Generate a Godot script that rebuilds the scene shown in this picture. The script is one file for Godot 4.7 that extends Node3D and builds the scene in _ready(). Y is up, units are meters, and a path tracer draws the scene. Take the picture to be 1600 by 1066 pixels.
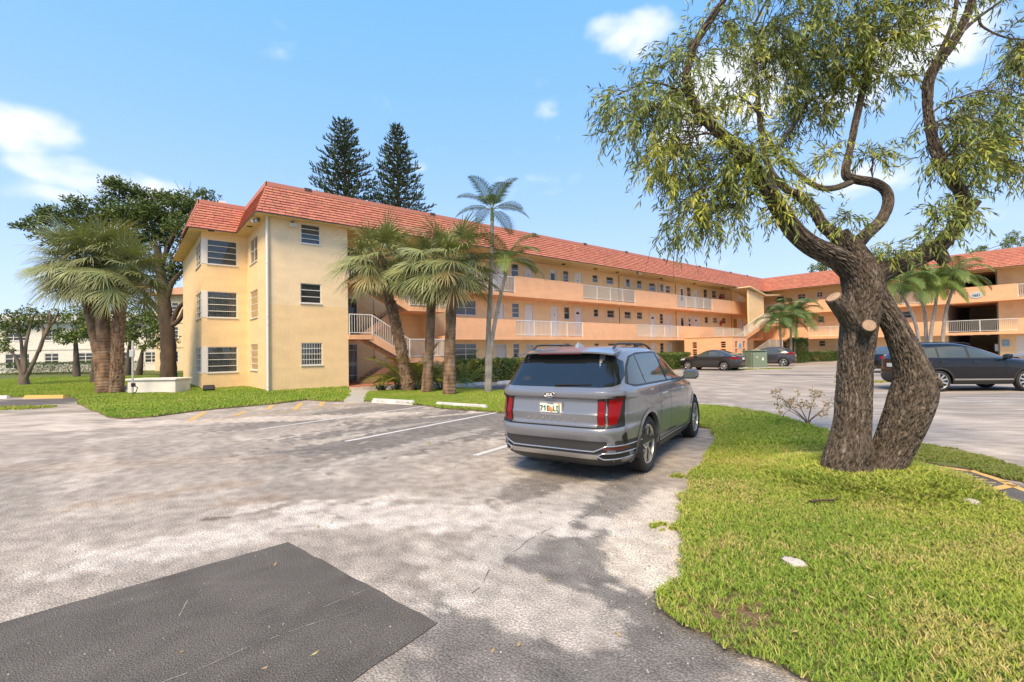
extends Node3D
# A three-storey apartment building round a parking lot, seen from the lot.
var rng := RandomNumberGenerator.new()
var M := {}
var taken := {}

# ---------------------------------------------------------------- mesh buffer
class MB:
	var v := PackedVector3Array()
	var n := PackedVector3Array()
	var c := PackedColorArray()
	var uv := PackedVector2Array()
	var ix := PackedInt32Array()
	var col := Color(1, 1, 1)
	func vert(p: Vector3, nn: Vector3, t := Vector2.ZERO) -> int:
		v.append(p); n.append(nn); c.append(col); uv.append(t)
		return v.size() - 1
	func quad(a: Vector3, b: Vector3, d: Vector3, e: Vector3) -> void:   # counter-clockwise seen from outside
		var nn := (b - a).cross(e - a)
		if nn.length_squared() < 1e-14: nn = (d - b).cross(e - b)
		nn = nn.normalized()
		var s := vert(a, nn); vert(b, nn, Vector2(1, 0)); vert(d, nn, Vector2(1, 1)); vert(e, nn, Vector2(0, 1))
		ix.append_array(PackedInt32Array([s, s + 2, s + 1, s, s + 3, s + 2]))
	func tri(a: Vector3, b: Vector3, d: Vector3) -> void:
		var nn := (b - a).cross(d - a).normalized()
		var s := vert(a, nn); vert(b, nn); vert(d, nn)
		ix.append_array(PackedInt32Array([s, s + 2, s + 1]))
	func box(c0: Vector3, s: Vector3, b := Basis()) -> void:
		var x := b.x * s.x * .5; var y := b.y * s.y * .5; var z := b.z * s.z * .5
		quad(c0 - x - y + z, c0 + x - y + z, c0 + x + y + z, c0 - x + y + z)
		quad(c0 + x - y - z, c0 - x - y - z, c0 - x + y - z, c0 + x + y - z)
		quad(c0 + x - y + z, c0 + x - y - z, c0 + x + y - z, c0 + x + y + z)
		quad(c0 - x - y - z, c0 - x - y + z, c0 - x + y + z, c0 - x + y - z)
		quad(c0 - x + y + z, c0 + x + y + z, c0 + x + y - z, c0 - x + y - z)
		quad(c0 - x - y - z, c0 + x - y - z, c0 + x - y + z, c0 - x - y + z)
	func bbox(a: Vector3, b: Vector3) -> void:      # box from corner to corner
		box((a + b) * .5, (b - a).abs())
	func cbox(c0: Vector3, s: Vector3, ch: float, b := Basis()) -> void:   # box with chamfered edges
		var h := s * .5
		var P := func(sx, sy, sz, k):   # corner, pulled in along the two axes other than k
			var q := Vector3(sx * h.x, sy * h.y, sz * h.z)
			for i in 3:
				if i != k: q[i] -= ch * sign(q[i])
			return c0 + b * q
		for k in 3:
			for s1 in [-1, 1]:
				var f := func(p, q):
					var w := [0, 0, 0]; w[k] = s1; w[(k + 1) % 3] = p; w[(k + 2) % 3] = q
					return P.call(w[0], w[1], w[2], k)
				if s1 > 0: quad(f.call(-1, -1), f.call(1, -1), f.call(1, 1), f.call(-1, 1))
				else: quad(f.call(-1, -1), f.call(-1, 1), f.call(1, 1), f.call(1, -1))
				var k2 := (k + 1) % 3
				for s2 in [-1, 1]:
					var g := func(q, kk):
						var w := [0, 0, 0]; w[k] = s1; w[k2] = s2; w[(k + 2) % 3] = q
						return P.call(w[0], w[1], w[2], kk)
					if s1 * s2 > 0: quad(g.call(-1, k), g.call(-1, k2), g.call(1, k2), g.call(1, k))
					else: quad(g.call(-1, k2), g.call(-1, k), g.call(1, k), g.call(1, k2))
		for sx in [-1, 1]:
			for sy in [-1, 1]:
				for sz in [-1, 1]:
					var a = P.call(sx, sy, sz, 0); var d = P.call(sx, sy, sz, 1); var e = P.call(sx, sy, sz, 2)
					if sx * sy * sz > 0: tri(a, d, e)
					else: tri(a, e, d)
	func beam(a: Vector3, b: Vector3, w: float, h: float, up := Vector3.UP) -> void:
		var x := (b - a); var l := x.length()
		if l < 1e-5: return
		x /= l
		if absf(x.dot(up)) > .99: up = Vector3.RIGHT
		var z := x.cross(up).normalized(); var y := z.cross(x)
		box((a + b) * .5, Vector3(l, h, w), Basis(x, y, z))
	func tube(path: Array, rad: Array, sides := 8, cap := true, vs := 1.0) -> void:   # smooth tube along points
		var m := path.size()
		var prev := Vector3.ZERO
		var base := v.size()
		var along := 0.0
		for i in m:
			var t: Vector3 = (path[mini(i + 1, m - 1)] - path[maxi(i - 1, 0)]).normalized()
			if i == 0: prev = t.cross(Vector3(.31, .2, .93)).normalized()
			prev = (prev - t * prev.dot(t)).normalized()
			var bi := t.cross(prev)
			if i > 0: along += (path[i] - path[i - 1]).length()
			for k in sides + 1:
				var a := TAU * k / sides
				var d := prev * cos(a) + bi * sin(a)
				vert(path[i] + d * rad[i], d, Vector2(float(k) / sides, along * vs))
		for i in m - 1:
			for k in sides:
				var a := base + i * (sides + 1) + k
				var b := a + sides + 1
				ix.append_array(PackedInt32Array([a, b + 1, a + 1, a, b, b + 1]))
		if cap:
			for e in [0, m - 1]:
				var t: Vector3 = (path[1] - path[0]).normalized() * -1.0 if e == 0 else (path[m - 1] - path[m - 2]).normalized()
				var cc := vert(path[e], t)
				var s := v.size()
				for k in sides + 1: vert(v[base + e * (sides + 1) + k], t)
				for k in sides: ix.append_array(PackedInt32Array([cc, s + k, s + k + 1] if e == 0 else [cc, s + k + 1, s + k]))
	func lathe(o: Vector3, ax: Vector3, prof: Array, sides := 24) -> void:   # prof: [radius, height] pairs round ax
		var x := ax.cross(Vector3(.3, .9, .31)).normalized(); var z := ax.cross(x)
		var base := v.size(); var m := prof.size()
		for i in m:
			var p0: Vector2 = prof[maxi(i - 1, 0)]; var p1: Vector2 = prof[mini(i + 1, m - 1)]
			var d := (p1 - p0).normalized()
			for k in sides + 1:
				var a := TAU * k / sides
				var r := x * cos(a) + z * sin(a)
				vert(o + r * prof[i].x + ax * prof[i].y, (r * d.y - ax * d.x).normalized(), Vector2(float(k) / sides, prof[i].y))
		for i in m - 1:
			for k in sides:
				var a := base + i * (sides + 1) + k; var b := a + sides + 1
				ix.append_array(PackedInt32Array([a, b + 1, a + 1, a, b, b + 1]))
	func leaf(p: Vector3, d: Vector3, side: Vector3, l: float, w: float) -> void:   # a kite-shaped leaf
		var nn := d.cross(side).normalized()
		var s := vert(p, nn); vert(p + d * l * .45 + side * w * .5, nn); vert(p + d * l - nn * l * .08, nn); vert(p + d * l * .45 - side * w * .5, nn)
		ix.append_array(PackedInt32Array([s, s + 1, s + 2, s, s + 2, s + 3]))
	func poly(pts: PackedVector2Array, y: float) -> void:    # flat polygon in the ground plane (x, z)
		var t := Geometry2D.triangulate_polygon(pts)
		var s := v.size()
		for p in pts: vert(Vector3(p.x, y, p.y), Vector3.UP, p)
		for i in range(0, t.size(), 3):
			var a := pts[t[i]]; var b := pts[t[i + 1]]; var d := pts[t[i + 2]]
			if (b - a).cross(d - a) > 0: ix.append_array(PackedInt32Array([s + t[i], s + t[i + 1], s + t[i + 2]]))
			else: ix.append_array(PackedInt32Array([s + t[i], s + t[i + 2], s + t[i + 1]]))
	func smooth(from := 0) -> void:     # recompute smooth normals for shared vertices
		for i in range(from, n.size()): n[i] = Vector3.ZERO
		for i in range(0, ix.size(), 3):
			var a := ix[i]
			if a < from: continue
			var f := (v[ix[i + 2]] - v[a]).cross(v[ix[i + 1]] - v[a])
			n[a] += f; n[ix[i + 1]] += f; n[ix[i + 2]] += f
		for i in range(from, n.size()): n[i] = n[i].normalized() if n[i].length_squared() > 1e-18 else Vector3.UP
	func wind() -> void:     # make every face agree with its normals
		for i in range(0, ix.size(), 3):
			var a := ix[i]; var b := ix[i + 1]; var d := ix[i + 2]
			if (v[d] - v[a]).cross(v[b] - v[a]).dot(n[a] + n[b] + n[d]) < 0:
				ix[i + 1] = d; ix[i + 2] = b
	func mesh(m: Material) -> ArrayMesh:
		var am := ArrayMesh.new()
		var a := []; a.resize(Mesh.ARRAY_MAX)
		a[Mesh.ARRAY_VERTEX] = v; a[Mesh.ARRAY_NORMAL] = n; a[Mesh.ARRAY_COLOR] = c; a[Mesh.ARRAY_TEX_UV] = uv; a[Mesh.ARRAY_INDEX] = ix
		am.add_surface_from_arrays(Mesh.PRIMITIVE_TRIANGLES, a)
		am.surface_set_material(0, m)
		return am

# ---------------------------------------------------------------- scene helpers
func numbered(called: String) -> String:
	if not taken.has(called):
		taken[called] = 0
		return called
	taken[called] += 1
	return "%s_%03d" % [called, taken[called]]

func tag(o: Node, label: String, category := "", group := "") -> Node:
	o.set_meta("label", label)
	if category: o.set_meta("category", category)
	if group: o.set_meta("group", group)
	return o

func thing(called: String, label: String, category: String, at := Vector3.ZERO, turn := 0.0, group := "") -> Node3D:
	var o := Node3D.new()
	o.name = numbered(called)
	add_child(o)
	o.position = at; o.rotation.y = turn
	tag(o, label, category, group)
	return o

func obj(called: String, mb: MB, m: Material, parent: Node = self) -> MeshInstance3D:
	var o := MeshInstance3D.new()
	o.name = numbered(called) if parent == self else called
	if mb.v.size() > 0: o.mesh = mb.mesh(m)
	parent.add_child(o, true)
	return o

func inst(called: String, mesh: Mesh, parent: Node, at := Transform3D()) -> MeshInstance3D:
	var o := MeshInstance3D.new()
	o.name = called; o.mesh = mesh
	parent.add_child(o, true)
	o.transform = at
	return o

func struct(called: String, mb: MB, m: Material) -> MeshInstance3D:
	var o := obj(called, mb, m)
	o.set_meta("kind", "structure")
	return o

func lettering(parent: Node, called: String, words: String, size: float, depth: float, m: Material, at: Transform3D, font := "Droid Sans") -> MeshInstance3D:
	var t := TextMesh.new()
	var f := SystemFont.new(); f.font_names = PackedStringArray([font]); f.font_weight = 700
	t.font = f; t.text = words; t.font_size = 48; t.pixel_size = size / 48.0; t.depth = depth; t.material = m
	return inst(called, t, parent, at)

func lin(r: float, g: float, b: float, a := 1.0) -> Color:
	var c := Color(r, g, b).linear_to_srgb(); c.a = a
	return c

func mat(r: float, g: float, b: float, rough := .85, opt := {}) -> StandardMaterial3D:
	var m := StandardMaterial3D.new()
	m.albedo_color = lin(r, g, b)
	m.roughness = rough
	for k in opt: m.set(k, opt[k])
	return m

func ntex(sd: int, freq: float, lo: float, hi: float, oct := 4, kind := FastNoiseLite.TYPE_SIMPLEX_SMOOTH, size := 512, normal := false, bump := 4.0) -> Texture2D:
	var f := FastNoiseLite.new()
	f.seed = sd; f.frequency = freq; f.noise_type = kind; f.fractal_octaves = oct
	f.fractal_type = FastNoiseLite.FRACTAL_FBM
	if kind == FastNoiseLite.TYPE_CELLULAR: f.cellular_return_type = FastNoiseLite.RETURN_DISTANCE
	if normal:      # wrapped before the slopes are taken, so that the tiles meet without a seam
		var im := f.get_seamless_image(size, size, false, false, .04)
		var big := Image.create(size + 4, size + 4, false, im.get_format())
		for q in [[2, 2], [2 - size, 2], [2 + size, 2], [2, 2 - size], [2, 2 + size]]: big.blit_rect(im, Rect2i(0, 0, size, size), Vector2i(q[0], q[1]))
		big.convert(Image.FORMAT_RGBA8)
		big.bump_map_to_normal_map(bump)
		return ImageTexture.create_from_image(big.get_region(Rect2i(2, 2, size, size)))
	var t := NoiseTexture2D.new()
	t.width = size; t.height = size; t.seamless = true; t.seamless_blend_skirt = .04; t.noise = f; t.generate_mipmaps = false
	if not normal:
		var g := Gradient.new()
		g.set_color(0, lin(lo, lo, lo)); g.set_color(1, lin(hi, hi, hi))
		t.color_ramp = g
	return t

func surf(m: StandardMaterial3D, tex: Texture2D, nrm: Texture2D, scale: float, world := true, nscale := 1.0) -> StandardMaterial3D:
	if tex: m.albedo_texture = tex
	if nrm:
		m.normal_enabled = true; m.normal_texture = nrm; m.normal_scale = nscale
	m.uv1_triplanar = true; m.uv1_world_triplanar = world
	m.uv1_scale = Vector3.ONE * scale
	return m

func vc(m: StandardMaterial3D) -> StandardMaterial3D:
	m.vertex_color_use_as_albedo = true
	return m

func materials() -> void:
	var stucco := ntex(3, .06, 0, 1, 4, FastNoiseLite.TYPE_SIMPLEX, 512, true, 3.0)
	var stain := ntex(4, .006, .86, 1.06, 5)
	for k in [["yellow", .87, .645, .365], ["yellow_pale", .89, .70, .45], ["peach", .84, .47, .265], ["cream", .74, .60, .38], ["white_wall", .74, .72, .67]]:
		M[k[0]] = surf(mat(k[1], k[2], k[3], .9), stain, stucco, .45, true, .5)
	M.soffit = surf(mat(.76, .56, .27, .9), stain, stucco, .5, true, .4)
	M.shingle = surf(vc(mat(1, 1, 1, .9)), ntex(9, .05, .7, 1.1, 4), ntex(10, .12, 0, 1, 3, FastNoiseLite.TYPE_SIMPLEX, 512, true, 4.0), 1.2, true, .6)
	M.white = surf(mat(.78, .77, .74, .5), ntex(11, .02, .9, 1.0, 4), null, .8)
	M.white_door = surf(mat(.76, .75, .73, .45), ntex(12, .01, .92, 1.0, 3), null, .8)
	M.alu = mat(.62, .62, .6, .4, {"metallic": .6})
	M.glass = mat(.012, .014, .015, .06, {"metallic_specular": .55})
	M.glass_clear = mat(.04, .05, .05, .05, {"transparency": BaseMaterial3D.TRANSPARENCY_ALPHA})
	M.glass_clear.albedo_color.a = .22
	M.blind = surf(mat(.27, .29, .28, .8), null, null, 1)
	M.blind_dark = mat(.10, .10, .10, .8)
	M.blind_tan = surf(mat(.68, .56, .36, .8), null, null, 1)
	M.dark = mat(.02, .02, .022, .7)
	M.black = mat(.012, .012, .012, .5)
	M.grey = mat(.18, .18, .18, .6)
	M.bronze = mat(.07, .05, .04, .5)
	M.concrete = surf(mat(.52, .50, .46, .9), ntex(15, .03, .7, 1.1, 5), ntex(16, .15, 0, 1, 3, FastNoiseLite.TYPE_SIMPLEX, 512, true, 4.0), .7)
	M.tile_red = mat(.45, .18, .10, .8)
	M.red = mat(.45, .02, .02, .4)
	M.orange_door = mat(.45, .24, .09, .7)
	M.green_box = surf(mat(.21, .27, .19, .55), ntex(17, .02, .8, 1.05, 4), null, .8)
	M.paint_white = surf(mat(.72, .71, .68, .8), ntex(18, .06, .55, 1.1, 5), null, .9)
	M.paint_yellow = surf(mat(.70, .45, .14, .8), ntex(19, .06, .6, 1.1, 5), null, .9)
	M.pale_paint = mat(.5, .55, .58, .6)
	M.sign_blue = mat(.16, .36, .52, .5)
	# ground
	var agg := ntex(21, .13, .34, 1.0, 3, FastNoiseLite.TYPE_SIMPLEX, 2048)
	var aggn := ntex(22, .16, 0, 1, 3, FastNoiseLite.TYPE_SIMPLEX, 2048, true, 6.0)
	M.asphalt = surf(vc(mat(1, 1, 1, .92)), agg, aggn, .16, true, .6)
	M.patch = surf(vc(mat(1, 1, 1, .9)), agg, aggn, .23, true, .9)
	M.patch.uv1_offset = Vector3(.3, .4, .3); M.asphalt.uv1_offset = Vector3(.45, .5, .7)
	M.soil = surf(vc(mat(1, 1, 1, .95)), ntex(24, .1, .55, 1.0, 4, FastNoiseLite.TYPE_SIMPLEX, 1024), aggn, .2, true, 1.0)
	M.crack = mat(.10, .09, .08, .95); M.scrape = mat(.34, .32, .29, .9)
	M.earth = surf(mat(.10, .12, .05, .95), ntex(25, .02, .7, 1.2, 5), null, .05)
	# plants
	for k in [["leaf", .6], ["palm_leaf", .5], ["grass", .75]]:
		M[k[0]] = vc(mat(1, 1, 1, k[1]))
		M[k[0]].backlight_enabled = true
		M[k[0]].backlight = Color(.34, .38, .10)
		M[k[0]].cull_mode = BaseMaterial3D.CULL_DISABLED
	var bark := ntex(31, .035, .35, 1.0, 5, FastNoiseLite.TYPE_SIMPLEX, 1024)
	var barkn := ntex(32, .04, 0, 1, 5, FastNoiseLite.TYPE_SIMPLEX, 1024, true, 9.0)
	M.bark = vc(mat(1, 1, 1, .92))
	M.bark.albedo_texture = bark; M.bark.normal_enabled = true; M.bark.normal_texture = barkn; M.bark.normal_scale = 1.2
	M.bark.uv1_scale = Vector3(5, .8, 1)
	M.bark2 = surf(vc(mat(1, 1, 1, .92)), bark, barkn, 1.2, true, 1.0)
	M.cut = surf(vc(mat(1, 1, 1, .9)), ntex(33, .05, .5, 1.0, 5), barkn, 3.0)
	M.stone = surf(mat(.85, .78, .70, .9), bark, barkn, 2.0)

func sky_image() -> Image:
	# air: blue overhead, pale towards the horizon, with a few fair-weather clouds
	var w := 2048; var h := 1024
	var im := Image.create(w, h, false, Image.FORMAT_RGBF)
	var f := FastNoiseLite.new(); f.seed = 5; f.frequency = 1.6; f.fractal_octaves = 6; f.noise_type = FastNoiseLite.TYPE_SIMPLEX_SMOOTH
	var f2 := FastNoiseLite.new(); f2.seed = 8; f2.frequency = 5.0; f2.fractal_octaves = 5
	# cloud banks: azimuth, elevation (degrees), half-widths, strength
	var banks := [[-46, 19, 4, 2.2, .85], [-42, 16.2, 5, 1.8, .75], [-37, 15.6, 4, 1.5, .8], [-33, 14.4, 3.5, 1.2, .7], [-44, 14, 4, 1.3, .5],
		[16, 33, 5, 2.2, .75], [12, 34, 3, 1.4, .6], [26, 27, 7, 4.5, 1.1], [22, 23, 5, 3, .8], [5.5, 27, 2.6, 1.5, .55], [6, 24.5, .7, .6, .5], [-11, 21.3, 1.6, .7, .55],
		[42, 26, 5, 3.2, 1.0], [37, 23, 4, 2.5, .7], [36, 15.5, 6, 2, .7], [31, 14, 4, 1.6, .5], [50, 11, 9, 2, .4], [-31, 11, 3, 1.5, .5],
		[100, 30, 18, 8, 1], [150, 40, 22, 9, 1], [-150, 32, 24, 9, 1], [-100, 25, 14, 7, 1], [-85, 45, 12, 6, .9], [70, 48, 13, 6, .9], [10, 62, 16, 7, .8], [180, 18, 30, 6, .9]]
	for y in h:
		var el := (0.5 - (y + .5) / h) * PI
		var s := sin(el)
		var k := pow(clampf(1.0 - maxf(s, 0.0), 0, 1), 3.0)
		var base := Vector3(.17, .445, .96).lerp(Vector3(.73, .86, 1.0), k)
		if s < 0: base = Vector3(.42, .40, .37)
		var near := []
		for b in banks:
			if absf(rad_to_deg(el) - b[1]) < b[3] * 2.2: near.append(b)
		for x in w:
			var c := base
			if near.size() > 0 and s > 0:
				var az := wrapf((x + .5) / w * 360.0, -180, 180)
				var d := 0.0
				for b in near:
					var dx: float = wrapf(az - b[0], -180, 180) / b[2]
					var dy: float = (rad_to_deg(el) - b[1]) / b[3]
					var q := 1.0 - dx * dx - dy * dy
					if q > -1.8: d = maxf(d, (q * .55 + .25) * b[4])
				if d > -.2:
					var p := Vector3(sin(deg_to_rad(az)) * cos(el), s * 1.7, cos(deg_to_rad(az)) * cos(el))
					var nz := f.get_noise_3dv(p * 3.0) * .6 + f2.get_noise_3dv(p * 3.0) * .3
					var a := smoothstep(.06, .62, d + nz * .75 - .12)
					c = c.lerp(Vector3(.98, .98, 1.0), a * .85)
			im.set_pixel(x, y, Color(c.x, c.y, c.z))
	return im

func _ready() -> void:
	rng.seed = 11
	# ---- camera
	var cam := Camera3D.new()
	cam.name = "camera"
	add_child(cam)
	cam.position = Vector3(0, 1.63, 0)
	cam.rotation = Vector3(0.020406, 0, -0.0167)
	cam.fov = 71.9
	cam.near = .05; cam.far = 900
	# ---- sky and exposure
	var we := WorldEnvironment.new(); we.name = "world_environment"
	var env := Environment.new()
	env.background_mode = Environment.BG_SKY
	var sky := Sky.new(); var pm := PanoramaSkyMaterial.new()
	pm.panorama = ImageTexture.create_from_image(sky_image())
	pm.energy_multiplier = 1.0
	sky.sky_material = pm
	env.sky = sky
	env.tonemap_mode = Environment.TONE_MAPPER_LINEAR
	env.tonemap_exposure = EXPOSURE
	env.sdfgi_enabled = true; env.ssao_enabled = true; env.ssil_enabled = true
	we.environment = env
	add_child(we)
	# ---- the sun behind thin cloud, high over the left shoulder
	var sun := DirectionalLight3D.new(); sun.name = "sun"
	add_child(sun)
	sun.look_at_from_position(Vector3.ZERO, -SUN_FROM.normalized())
	sun.light_energy = SUN_ENERGY
	sun.light_color = Color(1, .89, .72)
	sun.light_angular_distance = 26
	sun.shadow_enabled = true
	materials()
	print("ground"); ground()
	print("building"); building()
	print("site"); site()
	print("vehicles"); vehicles()
	print("plants"); plants()
	print("done")

const EXPOSURE := 1.25
const SUN_ENERGY := 1.55
const SUN_FROM := Vector3(-.22, .95, .72)

# ---------------------------------------------------------------- ground
const LAWN := [[-21.9, -20.13], [-18.3, -19.55], [-16.6, -18.0], [-15.3, -16.54], [-12.34, -13.95], [-10.9, -12.7], [-10.2, -12.29], [-9.68, -12.7], [-9.34, -13.71], [-8.49, -14.84], [-7.79, -15.44], [-7.31, -16.65], [-6.5, -16.1], [-5.71, -15.85], [-6.4, -18.6], [-7.9, -22.6], [-10.6, -20.6], [-9.0, -30], [0, -62], [-20, -130], [-140, -130], [-140, -19.6], [-60, -20.6]]
const ISLAND := [[-5.9, -19.4], [-5.0, -15.95], [-4.18, -15.3], [-2.76, -14.4], [-2.02, -13.5], [-.36, -12.4], [1.1, -11.45], [2.6, -10.6], [3.6, -10.1], [3.95, -9.3], [3.53, -8.17], [2.78, -6.8], [2.27, -5.97], [1.76, -4.9], [1.50, -4.22], [1.36, -3.7], [1.16, -3.3], [.95, -3.07], [.93, -2.92], [1.0, -2.75], [1.14, -2.58], [1.30, -2.42], [1.45, -2.27], [2.0, -1.7], [2.6, -.6], [3.4, .9], [5.6, 1.2], [6.2, -1.5], [5.4, -3.4], [4.89, -4.55], [5.14, -5.19], [5.35, -6.12], [5.40, -6.6], [5.6, -7.7], [5.84, -8.84], [5.96, -9.7], [6.05, -11.2], [5.8, -12.2], [5.3, -12.9], [3.6, -13.9], [1.8, -15.9], [-.29, -18.6], [-2.3, -20.4], [-4.4, -20.6]]
const VERGE := [[5.5, -6.66], [5.9, -7.3], [6.3, -7.6], [6.62, -7.45], [6.74, -7.1], [6.55, -6.3], [6.48, -5.9], [6.3, -5.0], [5.9, -5.0], [5.86, -5.5], [5.86, -6.1]]

func pv(a: Array) -> PackedVector2Array:
	var p := PackedVector2Array()
	for q in a: p.append(Vector2(q[0], q[1]))
	return p

func rough_edge(a: Array, step := .12, amp := .05, sd := 7) -> PackedVector2Array:   # an outline with small irregular bays
	var f := FastNoiseLite.new(); f.seed = sd; f.frequency = 1.4; f.fractal_octaves = 3
	var p := PackedVector2Array()
	for i in a.size():
		var s := Vector2(a[i][0], a[i][1]); var e := Vector2(a[(i + 1) % a.size()][0], a[(i + 1) % a.size()][1])
		var far := minf(s.length(), e.length())
		var st := step if far < 14 else (step * 4 if far < 30 else 40.0)
		var m := maxi(1, int((e - s).length() / st))
		var nn := (e - s).orthogonal().normalized()
		for k in m:
			var q := s.lerp(e, float(k) / m)
			p.append(q + nn * f.get_noise_2dv(q * 2.0) * amp * 2.0)
	return p

var nA := FastNoiseLite.new()
var nB := FastNoiseLite.new()
var nC := FastNoiseLite.new()

# patches of differing surface on the lot: x, z, half length, half width, turn (deg), colour, strength, raggedness
const BLOTS := [
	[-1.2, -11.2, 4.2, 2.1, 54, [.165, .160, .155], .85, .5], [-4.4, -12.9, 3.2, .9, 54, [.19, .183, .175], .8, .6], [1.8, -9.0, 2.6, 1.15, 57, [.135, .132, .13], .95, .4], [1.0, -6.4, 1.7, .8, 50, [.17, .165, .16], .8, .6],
	[.25, -3.6, 1.9, .55, 72, [.17, .168, .165], .85, .5], [.75, -2.7, .9, .55, 60, [.15, .15, .148], .9, .5], [.95, -5.1, 1.1, .45, 60, [.20, .197, .192], .75, .6], [.9, -1.6, 1.6, .8, 30, [.2, .197, .192], .7, .5],
	[1.14, -4.15, .95, .33, 72, [.56, .53, .48], 1.0, .35], [1.05, -3.5, .45, .25, 80, [.56, .53, .48], 1.0, .35], [1.55, -5.0, .5, .22, 62, [.52, .5, .46], .95, .4],
	[-1.0, -4.75, 1.9, .35, -10, [.60, .585, .565], .8, .7], [-2.6, -4.3, 1.6, .3, 38, [.58, .565, .54], .75, .7], [-.1, -3.3, 1.0, .3, -40, [.5, .48, .45], .7, .7], [.2, -4.6, 1.4, .3, 60, [.52, .51, .49], .6, .8],
	[-.2, -6.0, 1.5, .28, 55, [.5, .49, .47], .55, .9], [-1.7, -8.3, 1.8, .22, 55, [.46, .45, .43], .6, .9], [-3.4, -9.0, .8, .22, 50, [.5, .48, .44], .7, .7], [-1.5, -12.2, 1.3, .16, 30, [.5, .47, .43], .9, .5], [-2.5, -10.4, 1.2, .18, 40, [.42, .41, .39], .6, .8],
	[-8.0, -11.6, 6.5, .55, 10, [.58, .54, .5], .8, .6], [-15, -12, 5, 1.6, 8, [.56, .53, .5], .6, .7], [-18.5, -17.0, 3.6, 2.2, 42, [.11, .112, .12], .95, .3], [-24, -17.2, 5, 2.4, 0, [.13, .13, .135], .9, .4],
	[-4.2, -5.6, .9, .25, 30, [.33, .26, .19], .5, .9], [-2.9, -5.3, .5, .15, 20, [.28, .22, .17], .6, .9], [-6, -7.2, 2.2, .4, 5, [.36, .3, .24], .4, .9], [-7.6, -8.4, 2.4, .3, 10, [.33, .29, .25], .4, .9], [-3.0, -4.75, .16, .07, 10, [.12, .1, .085], .8, .6], [-2.55, -5.0, .2, .08, 60, [.16, .13, .1], .7, .7],
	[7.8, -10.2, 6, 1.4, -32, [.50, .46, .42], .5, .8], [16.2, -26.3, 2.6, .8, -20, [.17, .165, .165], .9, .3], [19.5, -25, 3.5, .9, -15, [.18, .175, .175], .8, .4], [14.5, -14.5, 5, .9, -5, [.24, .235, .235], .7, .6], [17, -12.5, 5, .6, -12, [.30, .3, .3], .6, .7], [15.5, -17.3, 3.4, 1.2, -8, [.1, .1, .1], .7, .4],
	[-.7, -20.6, 3.2, 1.1, 47, [.13, .13, .13], .95, .3], [2.5, -20, 3.5, 1.6, 30, [.16, .16, .16], .8, .4], [15, -34, 4, 2, 60, [.2, .19, .185], .6, .5],
	[5.45, -5.9, 1.25, .42, 70, [.09, .092, .098], 1.0, .15], [5.3, -5.0, .7, .4, 60, [.11, .112, .118], .95, .2]]

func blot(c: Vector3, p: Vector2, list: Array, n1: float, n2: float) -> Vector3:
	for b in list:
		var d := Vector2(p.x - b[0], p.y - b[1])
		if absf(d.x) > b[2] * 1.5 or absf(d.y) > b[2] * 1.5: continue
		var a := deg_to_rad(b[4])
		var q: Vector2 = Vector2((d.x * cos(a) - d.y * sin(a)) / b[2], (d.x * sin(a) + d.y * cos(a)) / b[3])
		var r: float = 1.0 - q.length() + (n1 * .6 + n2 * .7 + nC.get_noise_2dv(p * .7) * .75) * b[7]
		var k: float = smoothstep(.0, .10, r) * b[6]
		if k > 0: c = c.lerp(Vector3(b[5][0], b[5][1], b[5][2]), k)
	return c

func lot_color(p: Vector2) -> Color:
	var n1 := nA.get_noise_2dv(p); var n2 := nB.get_noise_2dv(p); var n3 := nC.get_noise_2dv(p)
	# old asphalt worn down to pale limestone chips, with darker worn bands
	var c := Vector3(.40, .375, .345).lerp(Vector3(.30, .285, .265), clampf(.5 + n1 * 1.1, 0, 1))
	c = c.lerp(Vector3(.52, .495, .46), smoothstep(.05, .5, n2 + n1 * .3) * .6)
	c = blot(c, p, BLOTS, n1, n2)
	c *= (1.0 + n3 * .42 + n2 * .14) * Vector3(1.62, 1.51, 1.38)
	return Color(c.x, c.y, c.z)

func axis(lo: float, hi: float, fine_lo: float, fine_hi: float, st: float) -> Array:
	var a := []
	var x := fine_lo
	while x <= fine_hi:
		a.append(x); x += st
	var g := st
	x = fine_hi + st
	while x < hi:
		a.append(x); g = minf(g * 1.06, 14.0); x += g
	a.append(hi)
	var b := []
	g = st; x = fine_lo - st
	while x > lo:
		b.append(x); g = minf(g * 1.06, 14.0); x -= g
	b.append(lo); b.reverse()
	return b + a

func sheet(called: String, xs: Array, zs: Array, y: float, m: Material, cf: Callable) -> void:
	var mb := MB.new()
	for z in zs:
		for x in xs:
			mb.col = cf.call(Vector2(x, z))
			mb.vert(Vector3(x, y, z), Vector3.UP, Vector2(x, z))
	var w := xs.size()
	for j in zs.size() - 1:
		for i in w - 1:
			var a := j * w + i
			mb.ix.append_array(PackedInt32Array([a, a + 1, a + w + 1, a, a + w + 1, a + w]))
	struct(called, mb, m)

func lawn_color(p: Vector2) -> Color:
	var n1 := nA.get_noise_2dv(p * .8); var n2 := nB.get_noise_2dv(p)
	var c := Vector3(.145, .205, .030).lerp(Vector3(.20, .235, .045), clampf(.5 + n1, 0, 1))
	c = c.lerp(Vector3(.25, .20, .075), smoothstep(.22, .5, n2 + n1 * .3) * .7)
	return Color(c.x, c.y, c.z)

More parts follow.
